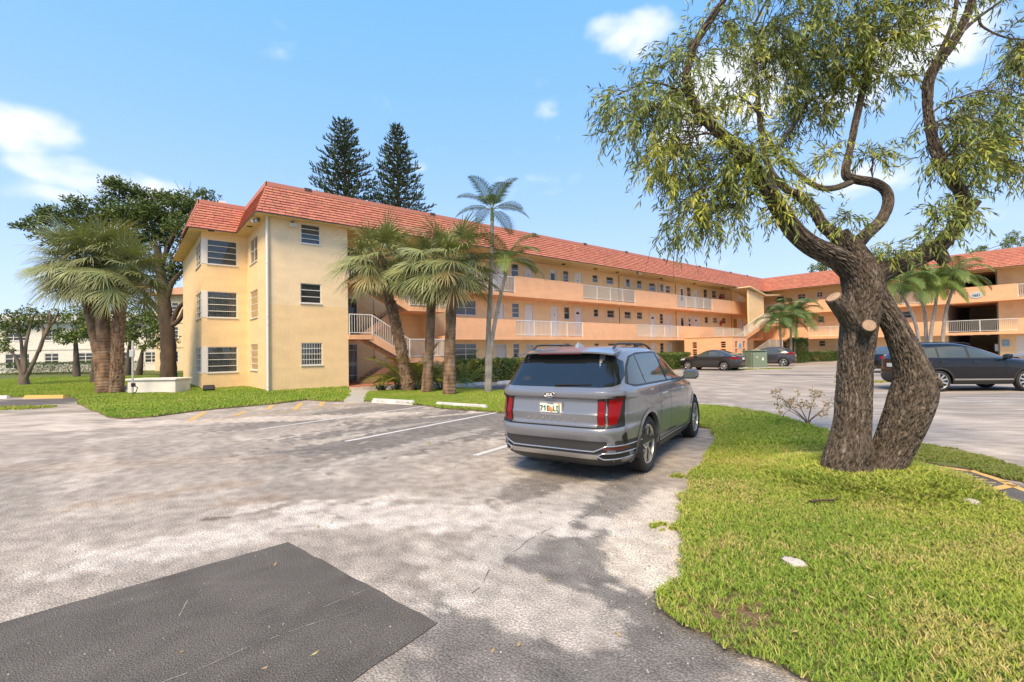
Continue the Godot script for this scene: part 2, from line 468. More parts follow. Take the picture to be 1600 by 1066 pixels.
func island_color(p: Vector2) -> Color:
	var n1 := nA.get_noise_2dv(p * 1.3); var n2 := nB.get_noise_2dv(p * 1.2)
	var c := Vector3(.14, .18, .035).lerp(Vector3(.22, .21, .06), clampf(.45 + n1 * 1.2, 0, 1))
	var e := (p - Vector2(1.2, -2.75)).length()
	c = c.lerp(Vector3(.26, .16, .09), clampf(smoothstep(.1, .4, n2 + .45 - e * .5), 0, 1) * .9)
	return Color(c.x, c.y, c.z)

func raised(called: String, outline: PackedVector2Array, y: float, m: Material, cf: Callable, cell: float, reach: float) -> void:
	# turf sheet: outline fan cut into cells so the colour can vary, with a low earthen rim down to the lot
	var mb := MB.new()
	var bb := Rect2(outline[0], Vector2.ZERO)
	for p in outline: bb = bb.expand(p)
	var x := bb.position.x
	while x < bb.end.x:
		var cx := cell if absf(x) < reach else cell * 20
		var z := bb.position.y
		while z < bb.end.y:
			var far := z < -reach or absf(x) >= reach
			var cz := cell * 20 if far else cell
			var r := PackedVector2Array([Vector2(x, z), Vector2(x + cx, z), Vector2(x + cx, z + cz), Vector2(x, z + cz)])
			for piece in Geometry2D.intersect_polygons(outline, r):
				var t := Geometry2D.triangulate_polygon(piece)
				var s := mb.v.size()
				for q in piece:
					mb.col = cf.call(q)
					mb.vert(Vector3(q.x, y, q.y), Vector3.UP, q)
				for i in range(0, t.size(), 3):
					var a := piece[t[i]]; var b := piece[t[i + 1]]; var d := piece[t[i + 2]]
					if (b - a).cross(d - a) > 0: mb.ix.append_array(PackedInt32Array([s + t[i], s + t[i + 1], s + t[i + 2]]))
					else: mb.ix.append_array(PackedInt32Array([s + t[i], s + t[i + 2], s + t[i + 1]]))
			z += cz
		x += cx
	var cw := Geometry2D.is_polygon_clockwise(outline)
	mb.col = Color(.24, .19, .11)
	for i in outline.size():
		var a := outline[i]; var b := outline[(i + 1) % outline.size()]
		if cw:
			var w := a; a = b; b = w
		mb.quad(Vector3(b.x, -.02, b.y), Vector3(a.x, -.02, a.y), Vector3(a.x, y, a.y), Vector3(b.x, y, b.y))
	struct(called, mb, m)

func stripe(called: String, label: String, a: Vector2, b: Vector2, w: float, m: Material, group: String, y := .004) -> void:
	var mb := MB.new()
	var d := (b - a).normalized(); var nn := d.orthogonal() * w * .5
	var m2 := maxi(2, int((b - a).length() / .25))
	var l := PackedVector2Array(); var r := PackedVector2Array()
	for i in m2 + 1:
		var p := a.lerp(b, float(i) / m2)
		l.append(p + nn * (1.0 + nC.get_noise_2dv(p * 3.0) * .35)); r.append(p - nn * (1.0 + nC.get_noise_2dv(p * 3.0 + Vector2(7, 3)) * .35))
	r.reverse()
	mb.poly(l + r, y)
	var o := obj(called, mb, m)
	o.set_meta("kind", "structure")
	tag(o, label)

func ground() -> void:
	nA.seed = 41; nA.frequency = .22; nA.fractal_octaves = 4
	nB.seed = 42; nB.frequency = .8; nB.fractal_octaves = 4
	nC.seed = 43; nC.frequency = 4.5; nC.fractal_octaves = 3
	var mb := MB.new()
	mb.quad(Vector3(-420, -.05, 300), Vector3(420, -.05, 300), Vector3(420, -.05, -420), Vector3(-420, -.05, -420))
	struct("ground", mb, M.earth)
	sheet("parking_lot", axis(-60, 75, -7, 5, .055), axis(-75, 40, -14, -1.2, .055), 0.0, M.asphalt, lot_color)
	raised("lawn", rough_edge(LAWN, .15, .05), .035, M.soil, lawn_color, .5, 30.0)
	raised("island_lawn", rough_edge(ISLAND, .1, .035), .035, M.soil, island_color, .16, 40.0)
	raised("verge", rough_edge(VERGE, .1, .05), .02, M.soil, lawn_color, .2, 40.0)
	# newer asphalt patch
	var pm := MB.new()
	var o := rough_edge([[-1.97, -4.11], [-.47, -2.85], [-3.2, .9], [-4.75, -.4], [-3.18, -2.93]], .05, .008, 3)
	var f := func(p: Vector2):
		var k := 1.0 + nB.get_noise_2dv(p * 1.6) * .35 + nC.get_noise_2dv(p * 1.5) * .25
		return Color(.195 * k, .176 * k, .152 * k)
	var bb := Rect2(-5, -4.4, 5, 5.6)
	for i in 50:
		for j in 56:
			var q := bb.position + Vector2(i, j) * .1
			for piece in Geometry2D.intersect_polygons(o, PackedVector2Array([q, q + Vector2(.1, 0), q + Vector2(.1, .1), q + Vector2(0, .1)])):
				var t := Geometry2D.triangulate_polygon(piece)
				var s := pm.v.size()
				for w in piece:
					pm.col = f.call(w); pm.vert(Vector3(w.x, .006, w.y), Vector3.UP, w)
				for k in range(0, t.size(), 3):
					var a := piece[t[k]]; var b := piece[t[k + 1]]; var d := piece[t[k + 2]]
					if (b - a).cross(d - a) > 0: pm.ix.append_array(PackedInt32Array([s + t[k], s + t[k + 1], s + t[k + 2]]))
					else: pm.ix.append_array(PackedInt32Array([s + t[k], s + t[k + 2], s + t[k + 1]]))
	struct("asphalt_patch", pm, M.patch)
	# bay lines
	var g := ""
	stripe("parking_line", "white bay line left of the guest stops", Vector2(-5.56, -10.33), Vector2(-2.56, -14.33), .10, M.paint_white, g)
	stripe("parking_line", "white bay line between the guest stops", Vector2(-3.11, -8.74), Vector2(-.21, -12.75), .11, M.paint_white, g)
	stripe("parking_line", "white bay line beside the grey car", Vector2(-.61, -7.39), Vector2(2.3, -11.4), .115, M.paint_white, g)
	stripe("parking_line", "white bay line at far left", Vector2(-21.6, -16.6), Vector2(-19.9, -19.7), .12, M.paint_white, g)
	for i in 5:
		stripe("parking_line", "white bay line beside the black car", Vector2(10.4 + i * 2.9, -13.9 - i * .25), Vector2(13.2 + i * 2.9, -13.0 - i * .25), .09, M.paint_white, g)
	for l in [[-8.14, -11.84, -8.93, -13.7], [-7.52, -12.69, -7.72, -13.64], [-7.31, -14.03, -7.75, -15.2], [-6.46, -13.92, -7.08, -15.8], [-6.0, -14.65, -6.44, -16.0]]:
		stripe("hatch_line", "short yellow hatch line by the lawn", Vector2(l[0], l[1]), Vector2(l[2], l[3]), .14, M.paint_yellow, g)
	stripe("hatch_line", "long faded yellow edge line of the hatched zone", Vector2(-7.9, -11.3), Vector2(-5.12, -15.45), .06, M.paint_yellow, g)
	for l in [[5.40, -6.50, 5.60, -6.22], [5.60, -6.24, 5.80, -6.0], [5.83, -6.05, 5.72, -5.5], [5.72, -5.55, 5.45, -4.8], [5.12, -5.18, 5.70, -5.40]]:
		stripe("hatch_line", "yellow line round the dark hatched corner", Vector2(l[0], l[1]), Vector2(l[2], l[3]), .10, M.paint_yellow, g, .0055)
	for i in 5:
		stripe("hatch_line", "thin yellow scrape in the hatched corner", Vector2(5.38 - i * .03, -6.1 + i * .13), Vector2(5.68 - i * .02, -5.98 + i * .12), .03, M.paint_yellow, g)
	# cracks in the old surface and pale scrapes on the newer patch
	var rc := RandomNumberGenerator.new(); rc.seed = 5
	var cr := MB.new()
	for q in [[-.3, -3.2, .95, 2.4], [-1.0, -6.2, .9, 2.6], [-5.5, -7.5, .2, 3.0], [6.6, -10.5, -.4, 5.0], [8.5, -12.5, -.3, 6.0], [-8.5, -9.4, .1, 5.0], [-2.2, -9.6, .95, 3.0]]:
		var p := Vector2(q[0], q[1]); var an: float = q[2]
		var w := .0035
		for k in int(q[3] / .09):
			an += rc.randf_range(-.45, .45); an = lerpf(an, q[2], .25)
			var e := p + Vector2(cos(an), -sin(an)) * .09
			var nn := (e - p).orthogonal().normalized() * w * rc.randf_range(.5, 1.2)
			if rc.randf() < .7: cr.quad(Vector3(p.x, .002, p.y) + Vector3(nn.x, 0, nn.y), Vector3(p.x, .002, p.y) - Vector3(nn.x, 0, nn.y), Vector3(e.x, .002, e.y) - Vector3(nn.x, 0, nn.y), Vector3(e.x, .002, e.y) + Vector3(nn.x, 0, nn.y))
			p = e
	struct("lot_cracks", cr, M.crack)
	var sc := MB.new()
	for q in [[-1.95, -2.2, .72, 1.25], [-2.2, -3.2, -1.1, .3], [-1.6, -2.1, -.6, .5], [-1.35, -2.95, .75, .6]]:
		var p := Vector2(q[0], q[1]); var an: float = q[2]
		for k in int(q[3] / .05):
			an = lerpf(an + rc.randf_range(-.2, .2), q[2], .4)
			var e := p + Vector2(cos(an), -sin(an)) * .05
			var nn := (e - p).orthogonal().normalized() * rc.randf_range(.0008, .003)
			if rc.randf() < .75: sc.quad(Vector3(p.x, .0085, p.y) + Vector3(nn.x, 0, nn.y), Vector3(p.x, .0085, p.y) - Vector3(nn.x, 0, nn.y), Vector3(e.x, .0085, e.y) - Vector3(nn.x, 0, nn.y), Vector3(e.x, .0085, e.y) + Vector3(nn.x, 0, nn.y))
			p = e
	struct("patch_scrapes", sc, M.scrape)
	# loose limestone chips
	var ch := MB.new()
	for k in 2600:
		var p := Vector2(rc.randf_range(-6, 3), rc.randf_range(-9, -1.6))
		if Geometry2D.is_point_in_polygon(p, pv(ISLAND)): continue
		if k % 3 == 0: p = Vector2(1.2, -3.9) + Vector2(rc.randfn(0, .35), rc.randfn(0, .9))
		if Geometry2D.is_point_in_polygon(p, pv(ISLAND)): continue
		var r := rc.randf_range(.002, .008)
		var kk := rc.randf_range(.35, .9)
		ch.col = Color(.6 * kk, .57 * kk, .52 * kk)
		var top := Vector3(p.x, .006 + r * .9, p.y)
		var a0 := rc.randf() * TAU
		for e in 4: ch.tri(Vector3(p.x + cos(a0 - e * PI / 2) * r, .003, p.y + sin(a0 - e * PI / 2) * r * 1.3), Vector3(p.x + cos(a0 - (e + 1) * PI / 2) * r, .003, p.y + sin(a0 - (e + 1) * PI / 2) * r * 1.3), top)
	var co := obj("gravel", ch, vc(mat(1, 1, 1, .9)))
	co.set_meta("kind", "stuff"); tag(co, "loose pale chips scattered over the asphalt", "gravel")
	# walkway to the stair
	var wk := MB.new()
	for i in 4:
		var t0 := i / 4.0; var t1 := (i + .985) / 4.0
		var a := Vector2(-5.66, -15.75).lerp(Vector2(-7.05, -20.6), t0); var b := Vector2(-4.98, -15.75).lerp(Vector2(-5.95, -20.0), t0)
		var d := Vector2(-4.98, -15.75).lerp(Vector2(-5.95, -20.0), t1); var e := Vector2(-5.66, -15.75).lerp(Vector2(-7.05, -20.6), t1)
		wk.quad(Vector3(a.x, .05, a.y), Vector3(b.x, .05, b.y), Vector3(d.x, .05, d.y), Vector3(e.x, .05, e.y))
		wk.quad(Vector3(a.x, 0, a.y), Vector3(b.x, 0, b.y), Vector3(b.x, .05, b.y), Vector3(a.x, .05, a.y))
		wk.quad(Vector3(b.x, 0, b.y), Vector3(d.x, 0, d.y), Vector3(d.x, .05, d.y), Vector3(b.x, .05, b.y))
		wk.quad(Vector3(e.x, 0, e.y), Vector3(a.x, 0, a.y), Vector3(a.x, .05, a.y), Vector3(e.x, .05, e.y))
	struct("walkway", wk, M.concrete)

# ---------------------------------------------------------------- the apartment building
# local frame of the building: x along the long front, z out of the front towards the lot
var bld: Node3D
const F2 := 2.53
const F3 := 5.25
const S2 := 2.31
const S3 := 5.03
const EAVE := 7.68
const TURN := 0.690470
const CORNER := Vector3(-10.60, 0, -20.47)

func wall(called: String, m: Material, o: Vector3, ud: Vector3, w: float, y0: float, y1: float, holes := [], depth := .2, parent: Node = null) -> MeshInstance3D:
	# a wall face with real openings: holes are [x0, y0, x1, y1]; each opening has reveals
	var mb := MB.new()
	var nn := ud.cross(Vector3.UP)
	var xs := [0.0, w]; var ys := [y0, y1]
	for h in holes:
		for k in [0, 2]:
			if not xs.has(h[k]): xs.append(h[k])
			if not ys.has(h[k + 1]): ys.append(h[k + 1])
	xs.sort(); ys.sort()
	for i in xs.size() - 1:
		for j in ys.size() - 1:
			var cx: float = (xs[i] + xs[i + 1]) * .5; var cy: float = (ys[j] + ys[j + 1]) * .5
			var inside := false
			for h in holes:
				if cx > h[0] and cx < h[2] and cy > h[1] and cy < h[3]: inside = true
			if inside: continue
			var a: Vector3 = o + ud * xs[i]; var b: Vector3 = o + ud * xs[i + 1]
			mb.quad(a + Vector3.UP * ys[j], b + Vector3.UP * ys[j], b + Vector3.UP * ys[j + 1], a + Vector3.UP * ys[j + 1])
			a -= nn * depth; b -= nn * depth
			mb.quad(b + Vector3.UP * ys[j], a + Vector3.UP * ys[j], a + Vector3.UP * ys[j + 1], b + Vector3.UP * ys[j + 1])
	for h in holes:
		var a: Vector3 = o + ud * h[0] + Vector3.UP * h[1]; var b: Vector3 = o + ud * h[2] + Vector3.UP * h[1]
		var c: Vector3 = o + ud * h[2] + Vector3.UP * h[3]; var d: Vector3 = o + ud * h[0] + Vector3.UP * h[3]
		var k := -nn * depth
		mb.quad(a, b, b + k, a + k); mb.quad(b, c, c + k, b + k); mb.quad(c, d, d + k, c + k); mb.quad(d, a, a + k, d + k)
	return obj(called, mb, m, parent if parent else bld)

func window(o: Vector3, ud: Vector3, w: float, h: float, cols: int, rows: int, opt := {}) -> Node3D:
	# o: lower left corner of the opening on the wall face; the frame sits back in the reveal
	var nn := ud.cross(Vector3.UP)
	var b := Basis(ud, Vector3.UP, nn)
	var set_in: float = opt.get("inset", .05)
	var fr := MB.new()
	var t: float = opt.get("bar", .035)
	var c := o + ud * w * .5 + Vector3.UP * h * .5 - nn * set_in
	fr.box(c + Vector3.UP * (h * .5 - t * .5), Vector3(w, t, .05), b); fr.box(c - Vector3.UP * (h * .5 - t * .5), Vector3(w, t, .05), b)
	for s in [-1, 1]: fr.box(c + ud * s * (w * .5 - t * .5), Vector3(t, h - 2 * t, .05), b)
	for i in range(1, cols): fr.box(c + ud * (w * i / cols - w * .5), Vector3(t, h - 2 * t, .045), b)
	for j in range(1, rows):
		for i in cols: fr.box(c + ud * (w * (i + .5) / cols - w * .5) + Vector3.UP * (h * j / rows - h * .5), Vector3(w / cols - t, t * .8, .06), b)
	if opt.get("sill", true):
		fr.box(o + ud * w * .5 - Vector3.UP * .02 + nn * .015, Vector3(w + .06, .04, .07), b)
	var win := obj("window", fr, opt.get("frame", M.white), bld)
	var tilt: float = opt.get("tilt", 0.0)
	var joined: bool = opt.get("joined", false)
	var gm := MB.new()
	for j in rows:
		for i in cols:
			var pc := c + ud * (w * (i + .5) / cols - w * .5) + Vector3.UP * (h * (j + .5) / rows - h * .5)
			if not joined: gm = MB.new()
			var bb := b.rotated(ud, tilt)
			gm.box(pc, Vector3(w / cols - t * 1.02, h / rows - t * .82, .008), bb)
			if not joined: obj("pane", gm, M.glass_clear, win)
	if joined: obj("pane", gm, M.glass_clear, win)
	var cur := MB.new()
	var style: String = opt.get("blind", "dark")
	var back := c - nn * .07
	if style == "vertical":
		var k := int(w / .09)
		for i in k: cur.box(back + ud * (w * (i + .5) / k - w * .5), Vector3(w / k * .93, h - .02, .006), b.rotated(Vector3.UP, .5 + .1 * sin(i * 2.3)))
	elif style == "closed":
		var k := int(h / .05)
		for i in k: cur.box(back + Vector3.UP * (h * (i + .5) / k - h * .5), Vector3(w - .02, h / k * 1.05, .004), b.rotated(ud, .6))
	else:
		cur.box(back - nn * .05, Vector3(w + .1, h + .1, .01), b)
	obj("blind", cur, {"vertical": M.blind, "closed": M.blind, "dark": M.blind_dark, "tan": M.blind_tan}[style], win)
	if style == "vertical" or style == "closed":
		var bk := MB.new(); bk.box(back - nn * .06, Vector3(w + .1, h + .1, .01), b)
		obj("backing", bk, M.blind_dark, win)
	if opt.get("grille", false):
		var gb := MB.new()
		var k := int(w / .11)
		for i in range(1, k): gb.box(c + nn * .035 + ud * (w * i / k - w * .5), Vector3(.012, h, .012), b)
		obj("security_bars", gb, M.white, win).set_meta("kind", "stuff")
	if opt.get("shutters", false):
		for s in [-1, 1]:
			var sh := MB.new(); var sw := w * .42
			sh.box(o + ud * (w * .5 + s * (w * .5 + sw * .5 + .01)) + Vector3.UP * h * .5 + nn * .03, Vector3(sw, h + .06, .03), b)
			for k in 12: sh.box(o + ud * (w * .5 + s * (w * .5 + sw * .5 + .01)) + Vector3.UP * (h * (k + .5) / 12) + nn * .05, Vector3(sw - .05, .02, .02), b.rotated(ud, .5))
			obj("shutter", sh, M.white, win)
	return win

func door(o: Vector3, ud: Vector3, w: float, h: float, style := "plain", m: Material = null) -> Node3D:
	var nn := ud.cross(Vector3.UP)
	var b := Basis(ud, Vector3.UP, nn)
	if m == null: m = M.white_door
	var d := MB.new()
	var c := o + ud * w * .5 + Vector3.UP * h * .5
	if style == "grille":
		d.box(c - nn * .1, Vector3(w, h, .03), b)
	else:
		d.box(c - nn * .06, Vector3(w - .1, h - .05, .04), b)
		if style == "plain" or style == "fan":
			for s in [-1, 1]:
				for q in ([[.2, .5], [.62, .5]] if style == "plain" else [[.3, .55]]):
					d.cbox(c - nn * .036 + ud * s * w * .2 + Vector3.UP * h * (q[0] - .5 + (.08 if style == "plain" else 0.0)), Vector3(w * .28, h * q[1] * .55, .02), .008, b)
	var dn := obj("door", d, m, bld)
	var f := MB.new()
	for s in [-1, 1]: f.box(c + ud * s * (w * .5 - .025) - nn * .03, Vector3(.05, h, .09), b)
	f.box(c + Vector3.UP * (h * .5 - .025) - nn * .03, Vector3(w - .1, .05, .09), b)
	obj("door_frame", f, M.white if m != M.orange_door else M.soffit, dn)
	var kb := MB.new()
	kb.lathe(c + ud * (w * .34) - Vector3.UP * .08 - nn * .035, nn, [Vector2(.001, .06), Vector2(.022, .055), Vector2(.028, .035), Vector2(.012, .015), Vector2(.03, .0)], 10)
	obj("knob", kb, M.alu, dn)
	if style == "fan":
		var g := MB.new()
		var oo := c + Vector3.UP * h * .28 - nn * .036
		for k in 4:
			var a0 := PI * (k + .08) / 4; var a1 := PI * (k + .92) / 4
			var P := func(a, r): return oo + (ud * cos(a) + Vector3.UP * sin(a)) * r
			g.quad(P.call(a0, .04), P.call(a0, .2), P.call(a1, .2), P.call(a1, .04))
			g.quad(P.call(a0, .04) + nn * .004, P.call(a0, .2) + nn * .004, P.call(a1, .2) + nn * .004, P.call(a1, .04) + nn * .004)
		obj("fan_light", g, M.glass, dn)
	elif style == "glass":
		var g := MB.new(); g.box(c - nn * .035 + Vector3.UP * h * .12, Vector3(w * .4, h * .5, .012), b)
		obj("door_glass", g, M.glass, dn)
	elif style == "half":
		var g := MB.new(); g.box(c - nn * .035 + Vector3.UP * h * .2, Vector3(w * .55, h * .36, .012), b)
		obj("door_glass", g, M.glass, dn)
	elif style == "ladder":
		for k in 4:
			var g := MB.new(); g.box(c - nn * .035 + Vector3.UP * h * (-.3 + k * .2), Vector3(w * .45, h * .12, .012), b)
			obj("door_glass", g, M.glass, dn)
	elif style == "grille":
		var g := MB.new()
		for i in 13: g.box(c - nn * .02 + ud * (w * (i + .5) / 13 - w * .5), Vector3(.014, h - .06, .014), b)
		for q in [-.32, -.05, .0, .33]: g.box(c - nn * .02 + Vector3.UP * h * q, Vector3(w - .04, .03, .02), b)
		for k in 9:
			var a := PI * k / 9.0; var a2 := PI * (k + 1) / 9.0
			g.beam(c + Vector3.UP * h * .33 + (ud * cos(a) + Vector3.UP * sin(a)) * w * .4 - nn * .02, c + Vector3.UP * h * .33 + (ud * cos(a2) + Vector3.UP * sin(a2)) * w * .4 - nn * .02, .02, .02)
		obj("security_grille", g, M.alu, dn)
	if m != M.orange_door and style == "plain":
		var p := MB.new(); p.box(c - nn * .032 + Vector3.UP * h * .22, Vector3(.12, .06, .008), b)
		obj("number_plate", p, M.bronze, dn)
	return dn

func railing(a: Vector3, b: Vector3, h := 1.0, parent: Node = null) -> void:
	# a: foot at the walkway edge
	var mb := MB.new()
	var d := b - a; var l := Vector2(d.x, d.z).length()
	var up := Vector3.UP
	mb.beam(a + up * h, b + up * h, .045, .045); mb.beam(a + up * .1, b + up * .1, .035, .035)
	var np := maxi(1, int(round(l / 1.75)))
	for i in np + 1: mb.bbox(a + d * i / np + Vector3(-.022, 0, -.022), a + d * i / np + Vector3(.022, h, .022))
	var r := obj("railing", mb, M.white, parent if parent else bld)
	var bal := MB.new()
	var n := int(l / .115)
	for i in range(1, n):
		var p := a + d * i / n
		bal.bbox(p + Vector3(-.009, .1, -.009), p + Vector3(.009, h, .009))
	obj("balusters", bal, M.white, r).set_meta("kind", "stuff")

func block(called: String, m: Material, a: Vector3, b: Vector3, parent: Node = null) -> MeshInstance3D:
	var mb := MB.new(); mb.bbox(a, b)
	return obj(called, mb, m, parent if parent else bld)

func roof_side(roof: Node, e0: Vector3, e1: Vector3, t0: Vector3, t1: Vector3, outn: Vector3) -> void:
	# a steep mansard face clad in overlapping shingles, e = eave ends, t = top ends
	var base := MB.new()
	base.col = Color(.40, .12, .075)
	base.quad(e0 - outn * .03, e1 - outn * .03, t1 - outn * .03, t0 - outn * .03)
	obj("roof_deck", base, M.shingle, roof)
	var mb := MB.new()
	var courses := 10
	for j in courses:
		var f0 := float(j) / courses; var f1 := (j + 1.12) / courses
		var a0 := e0.lerp(t0, f0); var a1 := e1.lerp(t1, f0); var b0 := e0.lerp(t0, minf(f1, 1)); var b1 := e1.lerp(t1, minf(f1, 1))
		var l := (a1 - a0).length()
		var st := .33
		var x := -rng.randf() * st
		while x < l:
			var w := st * rng.randf_range(.8, 1.2)
			var p := clampf(x / l, 0, 1); var q := clampf((x + w - .012) / l, 0, 1)
			x += w
			if q - p < .0005: continue
			var k := rng.randf_range(.86, 1.12)
			mb.col = Color(.57 * k, .22 * k * rng.randf_range(.92, 1.1), .155 * k)
			var thick := .045 + rng.randf() * .014
			var drop := (a0 - b0).normalized() * rng.randf() * .012
			var lo0 := a0.lerp(a1, p) + outn * thick + drop; var lo1 := a0.lerp(a1, q) + outn * thick + drop
			var hi0 := b0.lerp(b1, p) + outn * .006; var hi1 := b0.lerp(b1, q) + outn * .006
			mb.quad(lo0, lo1, hi1, hi0)
			var bl0 := a0.lerp(a1, p) - outn * .01 + drop; var bl1 := a0.lerp(a1, q) - outn * .01 + drop
			mb.quad(bl0, bl1, lo1, lo0)
			mb.quad(bl0, lo0, hi0, b0.lerp(b1, p)); mb.quad(lo1, bl1, b0.lerp(b1, q), hi1)
	obj("shingles", mb, M.shingle, roof).set_meta("kind", "stuff")

func building() -> void:
	bld = thing("apartment_building", "three-storey yellow and peach apartment building with red shingled mansard roof", "building", CORNER, TURN)
	var X := Vector3.RIGHT; var Z := Vector3.BACK
	var PK: Material = M.peach; var YL: Material = M.yellow
	# ---- end block: front wall with three windows
	wall("wall", YL, Vector3(0, 0, 0), X, 3.5, -.1, 3.84, [[1.35, 1.12, 2.28, 2.14]])
	wall("repainted_wall", M.yellow_pale, Vector3(0, 0, 0), X, 3.5, 3.84, EAVE, [[1.33, 3.96, 2.25, 4.87], [1.36, 6.71, 2.22, 7.6]])
	window(Vector3(1.35, 1.12, 0), X, .93, 1.02, 1, 4, {"blind": "vertical", "grille": true})
	window(Vector3(1.33, 3.96, 0), X, .92, .91, 1, 3, {"blind": "dark"})
	window(Vector3(1.36, 6.71, 0), X, .86, .89, 1, 4, {"blind": "closed", "tilt": -.18})
	# side return wall facing left, then the corner bay
	wall("wall", YL, Vector3(0, 0, -4.5), Z, 4.5, -.1, EAVE, [[.7, .9, 2.35, 2.15], [.7, 3.42, 2.4, 4.75], [.7, 6.1, 2.4, 7.33]])
	window(Vector3(0, .9, -3.8), Z, 1.65, 1.25, 1, 4, {"blind": "tan"})
	window(Vector3(0, 3.42, -3.8), Z, 1.7, 1.33, 1, 4, {"blind": "tan"})
	window(Vector3(0, 6.1, -3.8), Z, 1.7, 1.23, 2, 2, {"blind": "dark"})
	var hb := []
	for y in [[.80, 2.06], [3.50, 4.78], [6.12, 7.34]]: hb.append([.22, y[0], 1.5, y[1]])
	wall("wall", YL, Vector3(-1.95, 0, -4.5), X, 1.95, -.1, EAVE, hb)
	for k in 3:
		window(Vector3(-1.73, hb[k][1], -4.5), X, 1.28, hb[k][3] - hb[k][1], 1, 4, {"blind": ["vertical", "vertical", "closed"][k], "tilt": [0, 0, -.12][k]})
	var hs := []
	for y in [[.80, 2.06], [3.50, 4.78], [6.12, 7.34]]: hs.append([2.6, y[0], 4.85, y[1]])
	wall("wall", YL, Vector3(-1.95, 0, -9.5), Z, 5.0, -.1, EAVE, hs)
	for k in 3: window(Vector3(-1.95, hs[k][1], -6.9), Z, 2.25, hs[k][3] - hs[k][1], 3, 4, {"blind": "vertical"})
	for k in 3: block("corner_post", M.white, Vector3(-1.962, hs[k][1], -4.66), Vector3(-1.72, hs[k][3], -4.488))
	# far faces close the block
	block("wall", YL, Vector3(-1.9, -.1, -14.0), Vector3(56, EAVE, -13.8)); block("wall", YL, Vector3(-1.95, -.1, -13.8), Vector3(-1.75, EAVE, -9.5))
	# end block's right-hand side, next to the stair
	wall("wall", YL, Vector3(3.5, 0, 0), -Z, 2.5, -.1, EAVE)
	wall("wall", YL, Vector3(3.5, 0, -2.5), X, 5.2, -.1, EAVE, [[.55, .05, 1.45, 2.15], [.55, F2, 1.45, F2 + 2.1], [.55, F3, 1.45, F3 + 2.1]])
	door(Vector3(4.05, .05, -2.5), X, .9, 2.1, "grille", M.bronze)
	door(Vector3(4.05, F2, -2.5), X, .9, 2.1, "half", M.bronze); door(Vector3(4.05, F3, -2.5), X, .9, 2.1, "half", M.bronze)
	wall("wall", YL, Vector3(8.7, 0, -2.5), Z, 1.1, -.1, EAVE)
	# ---- stair: landings at the floors, half landings between, two flights each
	block("entry_floor", M.tile_red, Vector3(3.5, -.02, -2.5), Vector3(8.7, .055, .25))
	var st := block("landing", PK, Vector3(3.5, F2 - .22, -2.5), Vector3(4.7, F2, .06))
	var st3 := block("landing", PK, Vector3(3.5, F3 - .22, -2.5), Vector3(4.7, F3, .06))
	for fl in [[F2, 1.32], [F3, 4.06]]:
		var top: float = fl[0]; var mid: float = fl[1]; var low: float = 0.0 if mid < 2 else F2
		block("half_landing", PK, Vector3(6.75, mid - .24, -2.4), Vector3(9.0, mid, .06))
		railing(Vector3(6.75, mid, .03), Vector3(9.0, mid, .03))
		railing(Vector3(8.97, mid, -1.35), Vector3(8.97, mid, .03))
		var s := MB.new()
		var n := 7
		var flight := Node3D.new(); flight.name = "stair_flight"; bld.add_child(flight, true)
		for f in 2:
			var z0 := -1.15 if f == 0 else -2.4; var z1 := .0 if f == 0 else -1.25
			var ya := top if f == 0 else low; var yb := mid
			for i in n:
				var x0 := lerpf(4.7, 6.75, float(i) / n); var x1 := lerpf(4.7, 6.75, float(i + 1) / n)
				var y := lerpf(ya, yb, (i + 1.0) / (n + 1))
				var stp := MB.new(); stp.bbox(Vector3(x0, y - .16, z0 + .05), Vector3(x1 + .02, y, z1 - .05))
				obj("step", stp, M.concrete, flight)
			for zz in [z0 + .02, z1 - .02]:
				var sm := MB.new()
				sm.beam(Vector3(4.62, ya - .12, zz), Vector3(6.8, yb - .1, zz), .07, .36)
				obj("stringer", sm, PK, flight)
		railing(Vector3(4.7, top, -.02), Vector3(6.75, mid, -.02))
		railing(Vector3(3.55, top, .02), Vector3(4.7, top, .02))
	# ---- long front: recessed wall behind the open walkways
	var W := {1: [], 2: [], 3: []}       # [x0, y0, x1, y1, kind, ...]
	W[3] = [[10.5, 6.55, 12.05, 7.45, "w2"], [13.44, F3, 14.3, 7.3, "door"], [14.94, 6.5, 15.58, 7.43, "w"], [16.1, F3, 16.85, 7.35, "door"], [18.48, F3, 19.15, 7.36, "half"], [19.85, 6.5, 20.42, 7.42, "wc"], [21.0, F3, 21.9, 7.4, "door"], [23.07, 6.81, 23.69, 7.4, "w"], [24.75, 6.82, 25.63, 7.4, "w"], [27.25, 6.78, 27.8, 7.45, "ws"], [28.8, 6.75, 29.45, 7.45, "w"], [30.56, 6.66, 31.48, 7.36, "w"], [32.2, 6.7, 32.7, 7.4, "ws"], [33.15, 6.66, 33.85, 7.3, "w"], [35.5, F3, 36.3, 7.48, "glass"], [36.78, 6.5, 37.43, 7.43, "w"], [38.0, F3, 38.75, 7.3, "door"], [39.9, 6.64, 40.56, 7.46, "w"], [41.57, 6.7, 42.42, 7.44, "w"], [43.43, 6.71, 44.28, 7.3, "w"], [47.3, F3, 48.15, 7.3, "door"]]
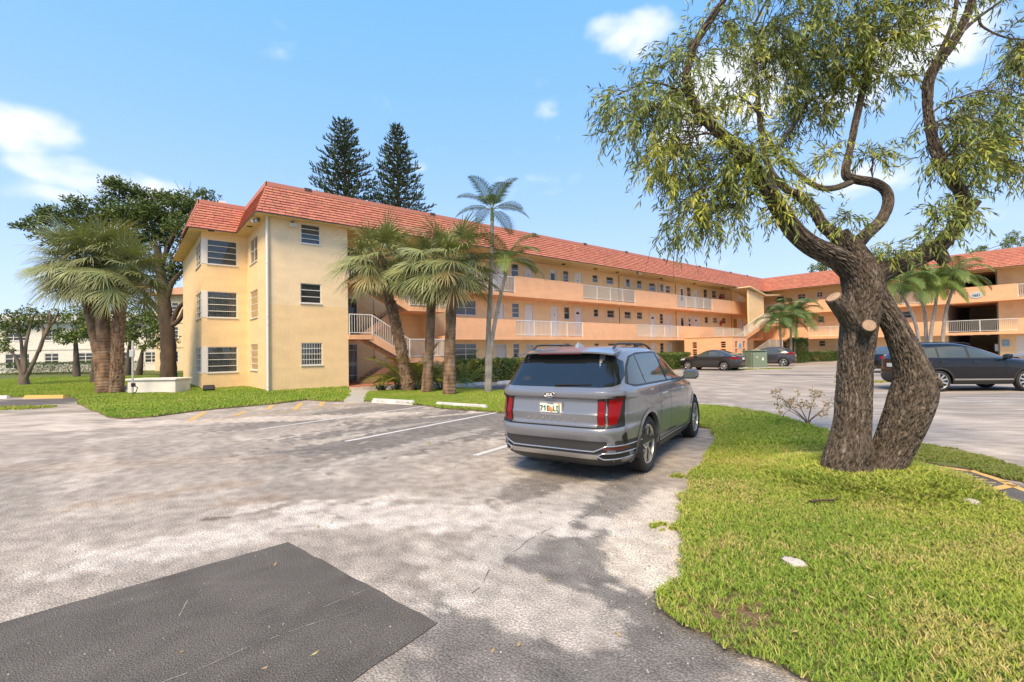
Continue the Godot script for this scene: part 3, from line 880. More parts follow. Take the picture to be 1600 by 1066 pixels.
	W[2] = [[10.51, 3.85, 12.06, 4.78, "w2"], [13.44, F2, 14.3, 4.72, "door"], [14.94, 3.82, 15.58, 4.79, "wc"], [16.05, F2, 16.85, 4.74, "plainw"], [18.5, F2, 19.27, 4.77, "door"], [19.87, 3.86, 20.46, 4.77, "w"], [20.95, F2, 21.78, 4.76, "fan"], [23.15, 4.14, 23.71, 4.74, "w"], [24.77, 4.13, 25.66, 4.73, "w"], [27.0, 4.13, 27.86, 4.7, "w"], [28.7, 4.13, 29.45, 4.73, "w"], [30.65, F2, 31.4, 4.68, "fan"], [32.08, 3.79, 32.64, 4.72, "wc"], [33.1, F2, 33.86, 4.72, "plainw"], [35.5, F2, 36.2, 4.68, "half"], [36.85, F2, 37.42, 4.68, "ladder"], [37.9, F2, 38.8, 4.66, "fan"], [39.99, 4.07, 40.62, 4.68, "w"], [41.62, 4.12, 42.49, 4.68, "w"], [43.54, 4.11, 44.35, 4.7, "w"], [46.0, F2, 46.85, 4.7, "orange"], [47.35, F2, 48.2, 4.7, "door"]]
	W[1] = [[10.44, 1.13, 12.06, 2.12, "w2c"], [13.5, .08, 14.48, 2.08, "grille"], [14.99, 1.14, 15.56, 2.1, "wc"], [16.1, .08, 16.85, 2.06, "grille"], [18.5, .08, 19.27, 2.08, "door"], [19.87, 1.14, 20.46, 2.1, "w"], [20.95, .08, 21.78, 2.08, "fan"], [23.15, 1.45, 23.71, 2.1, "w"], [24.77, 1.45, 25.66, 2.1, "w"], [27.0, 1.45, 27.86, 2.1, "w"], [28.7, 1.45, 29.45, 2.1, "w"], [30.65, .08, 31.4, 2.08, "door"], [32.05, 1.15, 32.64, 2.1, "wc"], [33.2, .08, 33.9, 2.1, "door"]]
	facade(W, Vector3(8.7, 0, -1.4), X, 42.7, 8.7)
	# walkway slabs and the parapets and railings along their edge
	block("walkway_slab", PK, Vector3(9.0, S2, -1.4), Vector3(50, F2, .0)); block("walkway_slab", PK, Vector3(9.0, S3, -1.4), Vector3(50, F3, .0))
	block("walkway_floor", M.concrete, Vector3(8.7, -.02, -1.4), Vector3(50, .06, .25))
	for r in [[14.1, 20.4, 1], [26.6, 32.62, 1], [38.88, 46.1, 1], [9.0, 14.1, 0], [20.4, 26.6, 0], [32.62, 38.88, 0]]:
		if r[2]: block("parapet", PK, Vector3(r[0], S3 - .004, -.12), Vector3(r[1], 6.32, .012))
		else: railing(Vector3(r[0] + .03, F3, -.05), Vector3(r[1] - .03, F3, -.05))
	for r in [[9.0, 14.1, 1], [20.34, 26.68, 1], [32.72, 39.0, 1], [14.1, 20.34, 0], [26.68, 32.72, 0], [39.0, 45.1, 0]]:
		if r[2]: block("parapet", PK, Vector3(r[0], S2 - .004, -.12), Vector3(r[1], 3.56, .012))
		else: railing(Vector3(r[0] + .03, F2, -.05), Vector3(r[1] - .03, F2, -.05))
	# conduits down the wall and soffit lights
	for x in [26.3, 34.7, 45.6]:
		for y in [[F3, 7.6], [F2, 5.0]]:
			var p := MB.new(); p.tube([Vector3(x, y[0], -1.37), Vector3(x, y[1], -1.37)], [.02, .02], 6)
			obj("conduit", p, M.bronze, bld)
	for x in [6.2, 12.6, 19.0, 22.4, 25.0, 31.0, 36.5, 42.0]:
		for y in [EAVE - .03, S3]:
			var p := MB.new(); p.lathe(Vector3(x, y + .015, -.5), Vector3.DOWN, [Vector2(.15, 0), Vector2(.15, .03), Vector2(.11, .07), Vector2(.001, .085)], 12)
			obj("ceiling_lamp", p, M.white if y < 6 else M.bronze, bld)
	# ---- the wing to the right, facing the lot at a right angle
	var R := {1: [], 2: [], 3: []}
	R[3] = [[.94, 6.5, 1.74, 7.16, "w"], [3.11, 6.63, 3.87, 7.22, "w2"], [4.93, 6.69, 5.47, 7.24, "w2"], [8.2, 6.5, 8.9, 7.3, "w"], [9.6, F3, 10.4, 7.3, "door"], [11.5, 6.5, 12.6, 7.4, "w2"], [13.1, F3, 13.9, 7.3, "door"], [15.05, F3, 18.2, 7.62, "open"], [20.4, F3, 21.2, 7.3, "door"], [22.2, 6.5, 23, 7.3, "w"]]
	R[2] = [[1.2, 4.05, 1.8, 4.69, "w"], [3.6, 4.05, 4.0, 4.69, "w"], [4.97, 4.05, 5.54, 4.69, "w"], [8.2, 3.9, 8.9, 4.7, "w"], [9.6, F2, 10.4, 4.7, "door"], [11.8, 4.05, 12.6, 4.7, "w"], [15.05, F2, 18.2, 5.03, "open"], [20.4, F2, 21.2, 4.7, "door"], [22.2, 3.9, 23, 4.7, "w"]]
	R[1] = [[1.2, 1.3, 1.9, 2.14, "w"], [3.7, 1.52, 4.0, 2.1, "w"], [5.0, 1.54, 5.58, 2.14, "w"], [6.62, .08, 7.35, 2.17, "door"], [9.2, 1.1, 9.9, 2.18, "w"], [12.0, 1.3, 12.9, 2.1, "w"], [15.05, .06, 18.2, 2.31, "open"], [19.15, .08, 20.1, 2.15, "door"], [22.2, 1.1, 23, 2.1, "w"]]
	facade(R, Vector3(51.4, 0, -1.4), Z, 29.4, -1.4)
	block("walkway_slab", PK, Vector3(50, S2, 0), Vector3(51.4, F2, 28)); block("walkway_slab", PK, Vector3(50, S3, 0), Vector3(51.4, F3, 28))
	block("walkway_slab", PK, Vector3(50, S2, -1.4), Vector3(51.4, F2, -.0)); block("walkway_slab", PK, Vector3(50, S3, -1.4), Vector3(51.4, F3, .0))
	block("walkway_floor", M.concrete, Vector3(49.8, -.02, 0), Vector3(51.4, .06, 28))
	for r in [[2.4, 10.2, 1], [14.5, 19.4, 1], [.05, 2.4, 0], [10.2, 14.5, 0], [19.4, 25, 0], [25, 28, 1]]:
		if r[2]: block("parapet", PK, Vector3(49.988, S3 - .004, r[0]), Vector3(50.12, 6.32, r[1]))
		else: railing(Vector3(50.05, F3, r[0] + .03), Vector3(50.05, F3, r[1] - .03))
	for r in [[0, 4.5, 1], [8.5, 15.0, 1], [19.4, 28, 1], [4.5, 8.5, 0], [15.0, 19.4, 0]]:
		if r[2]: block("parapet", PK, Vector3(49.988, S2 - .004, r[0]), Vector3(50.12, 3.56, r[1]))
		else: railing(Vector3(50.05, F2, r[0] + .03), Vector3(50.05, F2, r[1] - .03))
	block("wall", YL, Vector3(49.95, -.1, 28), Vector3(64, EAVE, 28.2)); block("wall", YL, Vector3(63.8, -.1, -13.8), Vector3(64, EAVE, 28))
	# breezeway through the wing: dark side walls, mail boxes, doors, and daylight at its far end
	for z in [15.0, 18.1]:
		block("breezeway_wall", M.grey, Vector3(51.45, 0, z), Vector3(63.8, EAVE, z + .1))
	for y in [F2, F3]: block("breezeway_floor", PK, Vector3(51.4, y - .22, 15.1), Vector3(58.5, y, 18.1))
	for y in [.06, F2, F3]:
		block("breezeway_door", M.bronze, Vector3(54.2, y, 17.98), Vector3(55.2, y + 2.05, 18.06)); block("breezeway_door", M.bronze, Vector3(55.9, y, 15.14), Vector3(56.9, y + 2.05, 15.2))
		block("notice_panel", M.blind_tan, Vector3(53.0, y + .9, 18.02), Vector3(53.9, y + 1.8, 18.07))
	for i in 6:
		block("mail_box", M.alu, Vector3(52.0 + i * .34, .9, 17.86), Vector3(52.31 + i * .34, 1.5, 18.09))
	for z in [15.6, 16.6, 17.6]:
		for y in [S2 - .01, S3 - .01]:
			var p := MB.new(); p.lathe(Vector3(50.5, y, z), Vector3.DOWN, [Vector2(.1, -.005), Vector2(.1, .03), Vector2(.001, .05)], 10)
			obj("ceiling_lamp", p, M.white, bld)
	# ---- roof
	var roof := Node3D.new(); roof.name = "roof"; bld.add_child(roof)
	var o := .62; var tp := .12; var yt := 8.98
	var E := [Vector3(-1.95 - o, EAVE, -14), Vector3(-1.95 - o, EAVE, -4.5 + o), Vector3(-o + .05, EAVE, -4.5 + o), Vector3(-o + .05, EAVE, o), Vector3(50 - o, EAVE, o), Vector3(50 - o, EAVE, 28 + o), Vector3(64, EAVE, 28 + o)]
	var T := [Vector3(-1.95 - tp, yt, -14), Vector3(-1.95 - tp, yt, -4.5 + tp), Vector3(-tp + .05, yt, -4.5 + tp), Vector3(-tp + .05, yt, tp), Vector3(50 - tp, yt, tp), Vector3(50 - tp, yt, 28 + tp), Vector3(64, yt, 28 + tp)]
	for i in 6:
		var outn: Vector3 = (E[i + 1] - E[i]).cross(T[i] - E[i]).normalized()
		roof_side(roof, E[i], E[i + 1], T[i], T[i + 1], outn)
		# the flat upper band and its metal cap
		var cp := MB.new(); cp.col = Color(.60, .245, .18)
		var k := outn; k.y = 0; k = k.normalized()
		cp.quad(T[i] + k * .035, T[i + 1] + k * .035, T[i + 1] + k * .035 + Vector3.UP * .2, T[i] + k * .035 + Vector3.UP * .2)
		cp.quad(T[i] + k * .035 + Vector3.UP * .2, T[i + 1] + k * .035 + Vector3.UP * .2, T[i + 1] - k * .3 + Vector3.UP * .2, T[i] - k * .3 + Vector3.UP * .2)
		cp.quad(T[i + 1] - k * .3 - Vector3.UP * .3, T[i] - k * .3 - Vector3.UP * .3, T[i] - k * .3 + Vector3.UP * .2, T[i + 1] - k * .3 + Vector3.UP * .2)
		obj("cap_band", cp, M.shingle, roof)
		var drip := MB.new(); drip.beam(E[i] - Vector3.UP * .02 + k * .02, E[i + 1] - Vector3.UP * .02 + k * .02, .03, .05)
		obj("drip_edge", drip, M.bronze, roof)
	block("soffit", M.soffit, Vector3(-2.5, EAVE - .012, -14), Vector3(-.55, EAVE + .03, -3.9), roof); block("soffit", M.soffit, Vector3(-.55, EAVE - .012, -14), Vector3(50, EAVE + .03, .58), roof); block("soffit", M.soffit, Vector3(49.4, EAVE - .014, .58), Vector3(64, EAVE + .028, 28.55), roof)
	block("roof_deck", M.concrete, Vector3(-1.85, 8.85, -14), Vector3(.0, 8.92, -4.6), roof); block("roof_deck", M.concrete, Vector3(.0, 8.85, -14), Vector3(50, 8.92, 0), roof); block("roof_deck", M.concrete, Vector3(50, 8.851, -14), Vector3(64, 8.921, 28), roof)
	for v in [[1.5, .05], [8, .05], [15.5, .05], [20.4, .05], [25.2, .05], [30.4, .05], [36.2, .05], [42.3, .05], [46, .05]]:
		block("roof_scupper", M.bronze, Vector3(v[0], 9.1, .06), Vector3(v[0] + .3, 9.22, .18), roof)
	block("roof_vent", M.white, Vector3(-1.2, 9.0, -4.9), Vector3(-.9, 9.36, -4.6), roof)
	for q in [[-1.6, -4.15], [-.3, -2.2]]: block("soffit_vent", M.dark, Vector3(q[0] - .12, EAVE - .02, q[1] - .12), Vector3(q[0] + .12, EAVE - .005, q[1] + .12), roof)
	# ---- downpipe at the corner
	var dp := MB.new(); dp.tube([Vector3(-.05, .02, .07), Vector3(-.05, 4, .07), Vector3(-.05, EAVE, .07)], [.055, .055, .055], 12)
	obj("downpipe", dp, M.white, bld)
	for y in [.25, 2.95, 3.3, 5.6]:
		var cl := MB.new(); cl.lathe(Vector3(-.05, y, .07), Vector3.UP, [Vector2(.056, 0), Vector2(.066, .005), Vector2(.066, .055), Vector2(.056, .06)], 12)
		obj("pipe_clamp", cl, M.white, bld)
	var dq := MB.new(); dq.tube([Vector3(.07, .02, .03), Vector3(.07, EAVE, .03)], [.016, .016], 6)
	obj("conduit", dq, M.soffit, bld)
	# ---- service room built out from the front, with slotted block vents
	var hv := func(list): 
		var r := []
		for x in list:
			for k in 3: r.append([x, .35 + k * .62, x + .42, .35 + k * .62 + .5])
		return r
	wall("service_room_wall", PK, Vector3(33.65, 0, .012), Z, 4.28, -.05, 2.48, hv.call([.75, 3.3]), .2)
	wall("service_room_wall", PK, Vector3(33.65, 0, 4.292), X, 2.7, -.05, 2.48, hv.call([.5, 1.9]), .2)
	wall("service_room_wall", PK, Vector3(36.35, 0, 4.292), -Z, 4.28, -.05, 2.48)
	block("service_room_roof", PK, Vector3(33.6, 2.48, .012), Vector3(36.4, 2.53, 4.34))
	block("service_room_core", M.bronze, Vector3(33.95, 0, .1), Vector3(36.1, 2.4, 4.0))
	for x in [[0, .75], [0, 3.3], [1, .5], [1, 1.9]]:
		for k in 3:
			for q in 2:
				var y: float = .35 + k * .62 + .17 + q * .17
				if x[0] == 0: block("vent_block", PK, Vector3(33.68, y - .02, .012 + x[1]), Vector3(33.82, y + .02, .43 + x[1]))
				else: block("vent_block", PK, Vector3(33.65 + x[1], y - .02, 4.12), Vector3(34.07 + x[1], y + .02, 4.26))
	var em := MB.new(); em.lathe(Vector3(34.95, 1.75, 4.3), Z, [Vector2(.3, -.004), Vector2(.3, .012), Vector2(.001, .014)], 24)
	var emo := obj("painted_emblem", em, M.pale_paint, bld); emo.set_meta("label", "pale blue round painted emblem")
	var em2 := MB.new(); em2.lathe(Vector3(34.95, 1.75, 4.316), Z, [Vector2(.2, -.003), Vector2(.2, .006), Vector2(.001, .008)], 24)
	obj("emblem_centre", em2, M.sign_blue, emo)
	# ---- stair tower in the inner corner under a folded white canopy
	var pn := MB.new()
	pn.quad(Vector3(43.0, 3.1, 1.6), Vector3(46.5, 4.3, 1.6), Vector3(46.5, 6.95, 1.6), Vector3(43.0, 7.3, 1.6))
	pn.quad(Vector3(46.5, 4.3, 1.45), Vector3(43.0, 3.1, 1.45), Vector3(43.0, 7.3, 1.45), Vector3(46.5, 6.95, 1.45))
	pn.quad(Vector3(43.0, 3.1, 1.45), Vector3(43.0, 3.1, 1.6), Vector3(43.0, 7.3, 1.6), Vector3(43.0, 7.3, 1.45))
	pn.quad(Vector3(46.5, 4.3, 1.6), Vector3(46.5, 4.3, 1.45), Vector3(46.5, 6.95, 1.45), Vector3(46.5, 6.95, 1.6))
	pn.quad(Vector3(46.5, 4.3, 1.6), Vector3(43, 3.1, 1.6), Vector3(43, 3.1, 1.45), Vector3(46.5, 4.3, 1.45))
	obj("stair_screen", pn, YL, bld)
	var cn := MB.new()
	cn.beam(Vector3(42.7, 7.55, .9), Vector3(46.3, 6.92, .9), 2.1, .1); cn.beam(Vector3(46.3, 6.92, .9), Vector3(50.6, 7.22, .9), 2.1, .1)
	obj("stair_canopy", cn, M.cream, bld)
	var fl := Node3D.new(); fl.name = "stair_flight"; bld.add_child(fl, true)
	for f in [[41.8, F2, 46.4, 4.0, 1.0], [42.2, .06, 46.6, 1.3, 1.4]]:
		for i in 9:
			var k := MB.new()
			var x0 := lerpf(f[0], f[2], i / 9.0); var y := lerpf(f[1], f[3], (i + 1) / 10.0)
			k.bbox(Vector3(x0, y - .12, f[4] - .6), Vector3(x0 + .53, y, f[4] + .55))
			obj("step", k, M.concrete, fl)
		var sm := MB.new(); sm.beam(Vector3(f[0] - .1, f[1] - .12, f[4] + .6), Vector3(f[2] + .1, f[3] - .12, f[4] + .6), .08, .42)
		obj("stringer", sm, PK, fl)
		railing(Vector3(f[0], f[1], f[4] + .62), Vector3(f[2], f[3], f[4] + .62))
	block("half_landing", PK, Vector3(46.4, 3.8, .02), Vector3(49.9, 4.02, 1.7)); railing(Vector3(46.5, 4.02, 1.66), Vector3(49.8, 4.02, 1.66))
	block("half_landing", PK, Vector3(46.6, 1.1, .02), Vector3(49.9, 1.32, 2.1)); railing(Vector3(46.6, 1.32, 2.06), Vector3(49.8, 1.32, 2.06))
	block("stair_wall", YL, Vector3(42.6, 0, .3), Vector3(46.5, 2.3, .45))
	# ---- things that hang on the building
	hung()

func facade(W: Dictionary, o: Vector3, ud: Vector3, w: float, x0: float) -> void:
	var nn := ud.cross(Vector3.UP)
	var lv := {1: [-.1, S2], 2: [S2, S3], 3: [S3, EAVE]}
	for fl in W:
		var holes := []
		for r in W[fl]: holes.append([r[0] - x0, r[1], r[2] - x0, r[3]])
		wall("wall", M.yellow, o, ud, w, lv[fl][0], lv[fl][1], holes, .15)
		for r in W[fl]:
			var p: Vector3 = o + ud * (r[0] - x0) + Vector3.UP * r[1]
			var ww: float = r[2] - r[0]; var hh: float = r[3] - r[1]
			var opt := {"joined": true, "frame": M.alu, "bar": .04, "inset": .04}
			match r[4]:
				"w": window(p, ud, ww, hh, 1, 2, opt)
				"w2": window(p, ud, ww, hh, 2, 2, opt.merged({"frame": M.white}, true))
				"w2c": window(p, ud, ww, hh, 2, 3, opt.merged({"frame": M.white, "blind": "closed"}, true))
				"wc": window(p, ud, ww, hh, 1, 3, opt.merged({"blind": "closed", "frame": M.white}, true))
				"ws": window(p, ud, ww, hh, 1, 1, opt.merged({"frame": M.white, "shutters": true}, true))
				"door": door(p, ud, ww, hh)
				"plainw": door(p, ud, ww, hh, "flush")
				"orange": door(p, ud, ww, hh, "plain", M.orange_door)
				"open": pass
				_: door(p, ud, ww, hh, r[4])

func on_bld(x: float, y: float, z: float) -> Vector3:
	return bld.transform * Vector3(x, y, z)

func hung() -> void:
	# flood lights
	var fl := [[1.0, 7.42, .12, "white flood light high on the yellow end wall", 0.0], [-.35, 7.5, -.4, "twin flood light under the eave at the corner", -1.0], [26.4, 7.5, .45, "flood light under the long eave above the railing", 0.3]]
	for f in fl:
		var t := thing("flood_light", f[3], "flood light", on_bld(f[0], f[1], f[2]), TURN + f[4], "flood lights under the eaves")
		var a := MB.new(); a.bbox(Vector3(-.06, .0, -.12), Vector3(.06, .2, -.05)); a.beam(Vector3(0, .1, -.1), Vector3(0, .05, .06), .04, .04)
		obj("bracket", a, M.grey, t)
		for s in ([0.0] if f[4] == 0.0 else [-.1, .1]):
			var h := MB.new(); h.cbox(Vector3(s, 0, .1), Vector3(.28 if f[4] == 0.0 else .17, .16, .1), .02, Basis(Vector3.RIGHT, .5))
			obj("lamp_head", h, M.white if f[4] == 0.0 else M.grey, t)
			var g := MB.new(); g.box(Vector3(s, -.026, .15), Vector3(.22 if f[4] == 0.0 else .12, .11, .012), Basis(Vector3.RIGHT, .5))
			obj("lens", g, M.pale_paint, t)
	# fire extinguisher cabinets
	var ex := [[43.05, 3.9, -1.34, "red fire extinguisher on the middle walkway of the long wing", TURN], [43.05, 6.6, -1.34, "red fire extinguisher on the top walkway of the long wing", TURN]]
	for e in ex:
		var t := thing("fire_extinguisher", e[3], "extinguisher", on_bld(e[0], e[1], e[2]), e[4], "fire extinguishers on the walkways")
		var a := MB.new(); a.lathe(Vector3(0, -.05, .09), Vector3.UP, [Vector2(.001, 0), Vector2(.08, .0), Vector2(.085, .03), Vector2(.085, .38), Vector2(.05, .46), Vector2(.025, .5), Vector2(.001, .5)], 14)
		obj("cylinder", a, M.red, t)
		var h := MB.new(); h.cbox(Vector3(0, .48, .09), Vector3(.05, .06, .14), .008); h.tube([Vector3(.03, .46, .12), Vector3(.1, .38, .14), Vector3(.1, .1, .12)], [.012, .012, .014], 6)
		obj("valve_and_hose", h, M.black, t)
		var b := MB.new(); b.bbox(Vector3(-.06, .05, -.055), Vector3(.06, .35, .0))
		obj("bracket", b, M.bronze, t)
	var t2 := thing("utility_cabinet", "small dark framed cabinet on the top walkway of the right wing", "cabinet", on_bld(51.34, 6.28, 2.36), TURN - PI / 2)
	var c1 := MB.new(); c1.cbox(Vector3(0, .27, 0), Vector3(.34, .56, .1), .01); obj("case", c1, M.bronze, t2)
	var c2 := MB.new(); c2.box(Vector3(0, .27, .052), Vector3(.22, .4, .01)); obj("glass_front", c2, M.pale_paint, t2)
	# oval number sign over the breezeway
	var s := thing("number_sign", "pale oval sign with building number on the peach parapet", "sign", on_bld(49.97, 5.62, 17.05), TURN - PI / 2)
	var p := MB.new()
	var pl := []
	for k in 28: pl.append(Vector3(cos(TAU * k / 28) * .40, sin(TAU * k / 28) * .27, 0))
	for k in 28:
		p.tri(Vector3(0, 0, .02), pl[k] + Vector3(0, 0, .02), pl[(k + 1) % 28] + Vector3(0, 0, .02))
		p.quad(pl[k] - Vector3(0, 0, .02), pl[(k + 1) % 28] - Vector3(0, 0, .02), pl[(k + 1) % 28] + Vector3(0, 0, .02), pl[k] + Vector3(0, 0, .02))
	obj("plate", p, M.pale_paint, s)
	lettering(s, "number", "1851", .24, .012, M.black, Transform3D(Basis(), Vector3(0, -.05, .026)))
	var wv := MB.new()
	for k in 6: wv.beam(Vector3(-.24 + k * .08, .1 + .03 * sin(k * 1.6), .024), Vector3(-.16 + k * .08, .1 + .03 * sin((k + 1) * 1.6), .024), .008, .025, Vector3.UP)
	obj("wave_mark", wv, M.sign_blue, s)
	var b := thing("notice_sign", "square blue notice sign beside the breezeway at ground level", "sign", on_bld(51.36, 1.57, 18.55), TURN - PI / 2)
	var q := MB.new(); q.cbox(Vector3.ZERO, Vector3(.46, .6, .03), .006); obj("plate", q, M.pale_paint, b)
	var q2 := MB.new(); q2.box(Vector3(0, .02, .018), Vector3(.4, .48, .006)); obj("print", q2, M.sign_blue, b)
	var q3 := MB.new()
	for k in 3: q3.box(Vector3(0, .14 - k * .1, .024), Vector3(.3 - k * .06, .03, .004))
	obj("print_bars", q3, M.pale_paint, b)
	# pull stations on the stair wall
	for y in [[1.35, "small dark red alarm box on the stair wall at ground level"], [3.7, "small dark red alarm box on the stair wall one floor up"]]:
		var a := thing("alarm_box", y[1], "alarm box", on_bld(5.85, y[0], -2.46), TURN, "alarm boxes on the stair wall")
		var k := MB.new(); k.cbox(Vector3(0, 0, .03), Vector3(.12, .16, .07), .01); obj("case", k, M.tile_red, a)
		var k2 := MB.new(); k2.tube([Vector3(0, .08, .01), Vector3(0, .9, .01)], [.01, .01], 6); obj("conduit", k2, M.bronze, a)

# ---------------------------------------------------------------- small things round the lot
func wheel_stop(at: Vector2, to: Vector2, label: String, m: Material, words := "", words2 := "", group := "concrete wheel stops") -> void:
	var d := to - at; var l := d.length()
	var t := thing("wheel_stop", label, "wheel stop", Vector3((at.x + to.x) * .5, 0, (at.y + to.y) * .5), atan2(-d.y, d.x), group)
	var mb := MB.new()
	var h := .135; var w := .17; var k := .05; var e := .05
	var x := l * .5
	var P := func(sx, yy, sz):      # tapered bar: narrower at the top and at the ends
		return Vector3(sx * (x - (e if yy > 0 else 0.0)), yy, sz * (w * .5 - (k if yy > 0 else 0.0)))
	for s in [1, -1]:
		mb.quad(P.call(-s, 0, s), P.call(s, 0, s), P.call(s, h, s), P.call(-s, h, s))
		mb.quad(P.call(s, 0, s), P.call(s, 0, -s), P.call(s, h, -s), P.call(s, h, s))
	mb.quad(P.call(-1, h, 1), P.call(1, h, 1), P.call(1, h, -1), P.call(-1, h, -1))
	obj("bar", mb, m, t)
	var pins := MB.new()
	for s in [-.35, .35]: pins.lathe(Vector3(s * l, h - .004, 0), Vector3.UP, [Vector2(.018, 0), Vector2(.016, .012), Vector2(.001, .014)], 8)
	obj("pins", pins, M.bronze, t)
	if words:
		var ti := atan2(k, h)
		var fb := Basis(Vector3.RIGHT, -ti)
		lettering(t, "stencil", words, .13, .002, M.stencil, Transform3D(fb, Vector3(-l * .25, .068, w * .5 - k * .5 + .001)))
		lettering(t, "stencil", words2, .13, .002, M.stencil, Transform3D(fb, Vector3(l * .25, .068, w * .5 - k * .5 + .001)))

func site() -> void:
	M.stencil = mat(.34, .34, .33, .8)
	wheel_stop(Vector2(-4.62, -15.55), Vector2(-3.06, -14.62), "white wheel stop by the stair walk, faded stencil lettering", M.paint_white, "BLDG 2", "GUEST 21")
	wheel_stop(Vector2(-2.3, -14.15), Vector2(-.72, -13.1), "white wheel stop in front of the third palm, reads guest 22", M.paint_white, "BLDG 2", "GUEST 22")
	wheel_stop(Vector2(.2, -12.4), Vector2(1.8, -11.3), "white wheel stop hidden ahead of the grey car", M.paint_white)
	wheel_stop(Vector2(-2.75, -21.75), Vector2(-1.35, -22.95), "white wheel stop before the hedge, beside the thin palms", M.paint_white, "BLDG 2", "GUEST 24")
	wheel_stop(Vector2(-.75, -23.2), Vector2(.65, -24.4), "white wheel stop before the hedge, partly behind the grey car", M.paint_white, "BLDG 2", "GUEST 25")
	wheel_stop(Vector2(-20.0, -19.3), Vector2(-18.2, -19.15), "yellow wheel stop at the edge of the left lawn", M.paint_yellow)
	wheel_stop(Vector2(-22.6, -19.6), Vector2(-20.75, -19.4), "white wheel stop at the far left edge of the lot", M.paint_white)
	# green pad-mounted transformers
	for q in [[16.2, -34.6, 1.15, 1.0, 1.25, "low green electrical cabinet in front, nearest the dark sedan"], [18.0, -34.9, 1.25, 1.1, 1.5, "taller green electrical cabinet beside the dark hatchback"]]:
		var t := thing("transformer_box", q[5], "transformer", Vector3(q[0], 0, q[1]), .25, "green transformer boxes")
		var p := MB.new(); p.cbox(Vector3(0, .05, 0), Vector3(q[2] + .3, .12, q[3] + .3), .02); obj("concrete_pad", p, M.concrete, t)
		var b := MB.new(); b.cbox(Vector3(0, .11 + q[4] * .4, -.1), Vector3(q[2], q[4] * .8, q[3] - .2), .02); obj("tank", b, M.green_box, t)
		var d := MB.new(); d.cbox(Vector3(0, .11 + q[4] * .36, q[3] * .5 - .12), Vector3(q[2] - .04, q[4] * .72, .22), .03); obj("door", d, M.green_box, t)
		var l := MB.new(); l.cbox(Vector3(0, .13 + q[4] * .8, -.05), Vector3(q[2] + .06, .06, q[3] - .02), .02); obj("lid", l, M.green_box, t)
		var k := MB.new(); k.box(Vector3(.2, .11 + q[4] * .4, q[3] * .5 + .0), Vector3(.16, .2, .01)); k.box(Vector3(-.3, .11 + q[4] * .5, q[3] * .5 + .0), Vector3(.1, .08, .01)); obj("warning_label", k, M.white, t)
	# white utility vault, meter pole and ground lamp on the left lawn
	var v := thing("utility_vault", "long low white concrete box on the left lawn", "utility box", Vector3(-15.75, 0, -21.0), -.06)
	var vb := MB.new(); vb.cbox(Vector3(0, .3, 0), Vector3(2.2, .6, .9), .02); obj("body", vb, M.white_wall, v)
	var vl := MB.new(); vl.cbox(Vector3(0, .63, 0), Vector3(2.32, .09, 1.02), .02); obj("lid", vl, M.white_wall, v)
	var pd := thing("concrete_pad", "small white concrete step beside the utility box", "pad", Vector3(-17.3, .03, -21.3), .1)
	var pb := MB.new(); pb.cbox(Vector3(0, .07, 0), Vector3(1.0, .14, .7), .02); obj("slab", pb, M.white_wall, pd)
	var pb2 := MB.new(); pb2.cbox(Vector3(-.25, .22, -.1), Vector3(.3, .2, .3), .02); obj("block", pb2, M.white_wall, pd)
	var po := thing("meter_pole", "thin grey steel pole with boxes before the utility vault", "pole", Vector3(-16.1, .03, -19.95), .3)
	var pp := MB.new(); pp.tube([Vector3(0, -.05, 0), Vector3(0, 2.3, 0)], [.04, .04], 10); obj("post", pp, M.alu, po)
	var p2 := MB.new(); p2.cbox(Vector3(0, 1.75, .06), Vector3(.16, .3, .12), .01); obj("meter", p2, M.alu, po)
	var p3 := MB.new(); p3.cbox(Vector3(.05, .42, .07), Vector3(.14, .16, .12), .02); p3.tube([Vector3(.05, .42, .1), Vector3(.22, .3, .12), Vector3(.16, .12, .1), Vector3(0, .05, .05)], [.02, .02, .02, .02], 6); obj("valve", p3, M.black, po)
	var gl := thing("ground_lamp", "dark square ground flood lamp at the corner bay", "lamp", Vector3(-13.55, .03, -21.0), .5)
	var g1 := MB.new(); g1.cbox(Vector3(0, .16, 0), Vector3(.44, .24, .2), .03, Basis(Vector3.RIGHT, -.35)); obj("housing", g1, M.dark, gl)
	var g2 := MB.new(); g2.beam(Vector3(0, -.04, -.06), Vector3(0, .14, -.04), .05, .05); obj("stake", g2, M.dark, gl)
	# small litter
	for r in [[2.03, -3.47, .062, "pale flat stone lying in the lawn in front"], [4.5, -4.68, .085, "pale flat stone near the lawn's yellow corner"]]:
		var t := thing("stone", r[3], "stone", Vector3(r[0], .045, r[1]), r[0], "stones in the lawn")
		var m := MB.new()
		var s := SphereMesh.new(); s.radius = 1.0; s.height = 2.0; s.radial_segments = 14; s.rings = 8
		var ar := s.get_mesh_arrays()
		for i in ar[0].size():
			var p: Vector3 = ar[0][i]
			var k := 1.0 + nB.get_noise_3dv(p * 1.5 + Vector3(r[0], 0, 0) * 9) * .5
			m.vert(Vector3(p.x * r[2] * 1.35, p.y * r[2] * .5, p.z * r[2]) * k, ar[1][i])
		for i in ar[Mesh.ARRAY_INDEX]: m.ix.append(i)
		m.smooth()
		obj("rock", m, M.stone, t)
	var sk := thing("stick", "dark broken stick lying in the grass before the tree", "stick", Vector3(3.08, .07, -4.75))
	var sm := MB.new(); sm.col = Color(.14, .09, .06)
	sm.tube([Vector3(-.12, .0, 0), Vector3(.02, .012, .01), Vector3(.13, .004, -.015), Vector3(.2, .02, -.05)], [.011, .01, .009, .004], 6)
	obj("twig", sm, M.bark2, sk)
	# slim lamp post by the palms of the right wing
	var lp := thing("lamp_post", "slim dark post lamp near the right wing palms", "lamp post", Vector3(28.0, 0, -32.6))
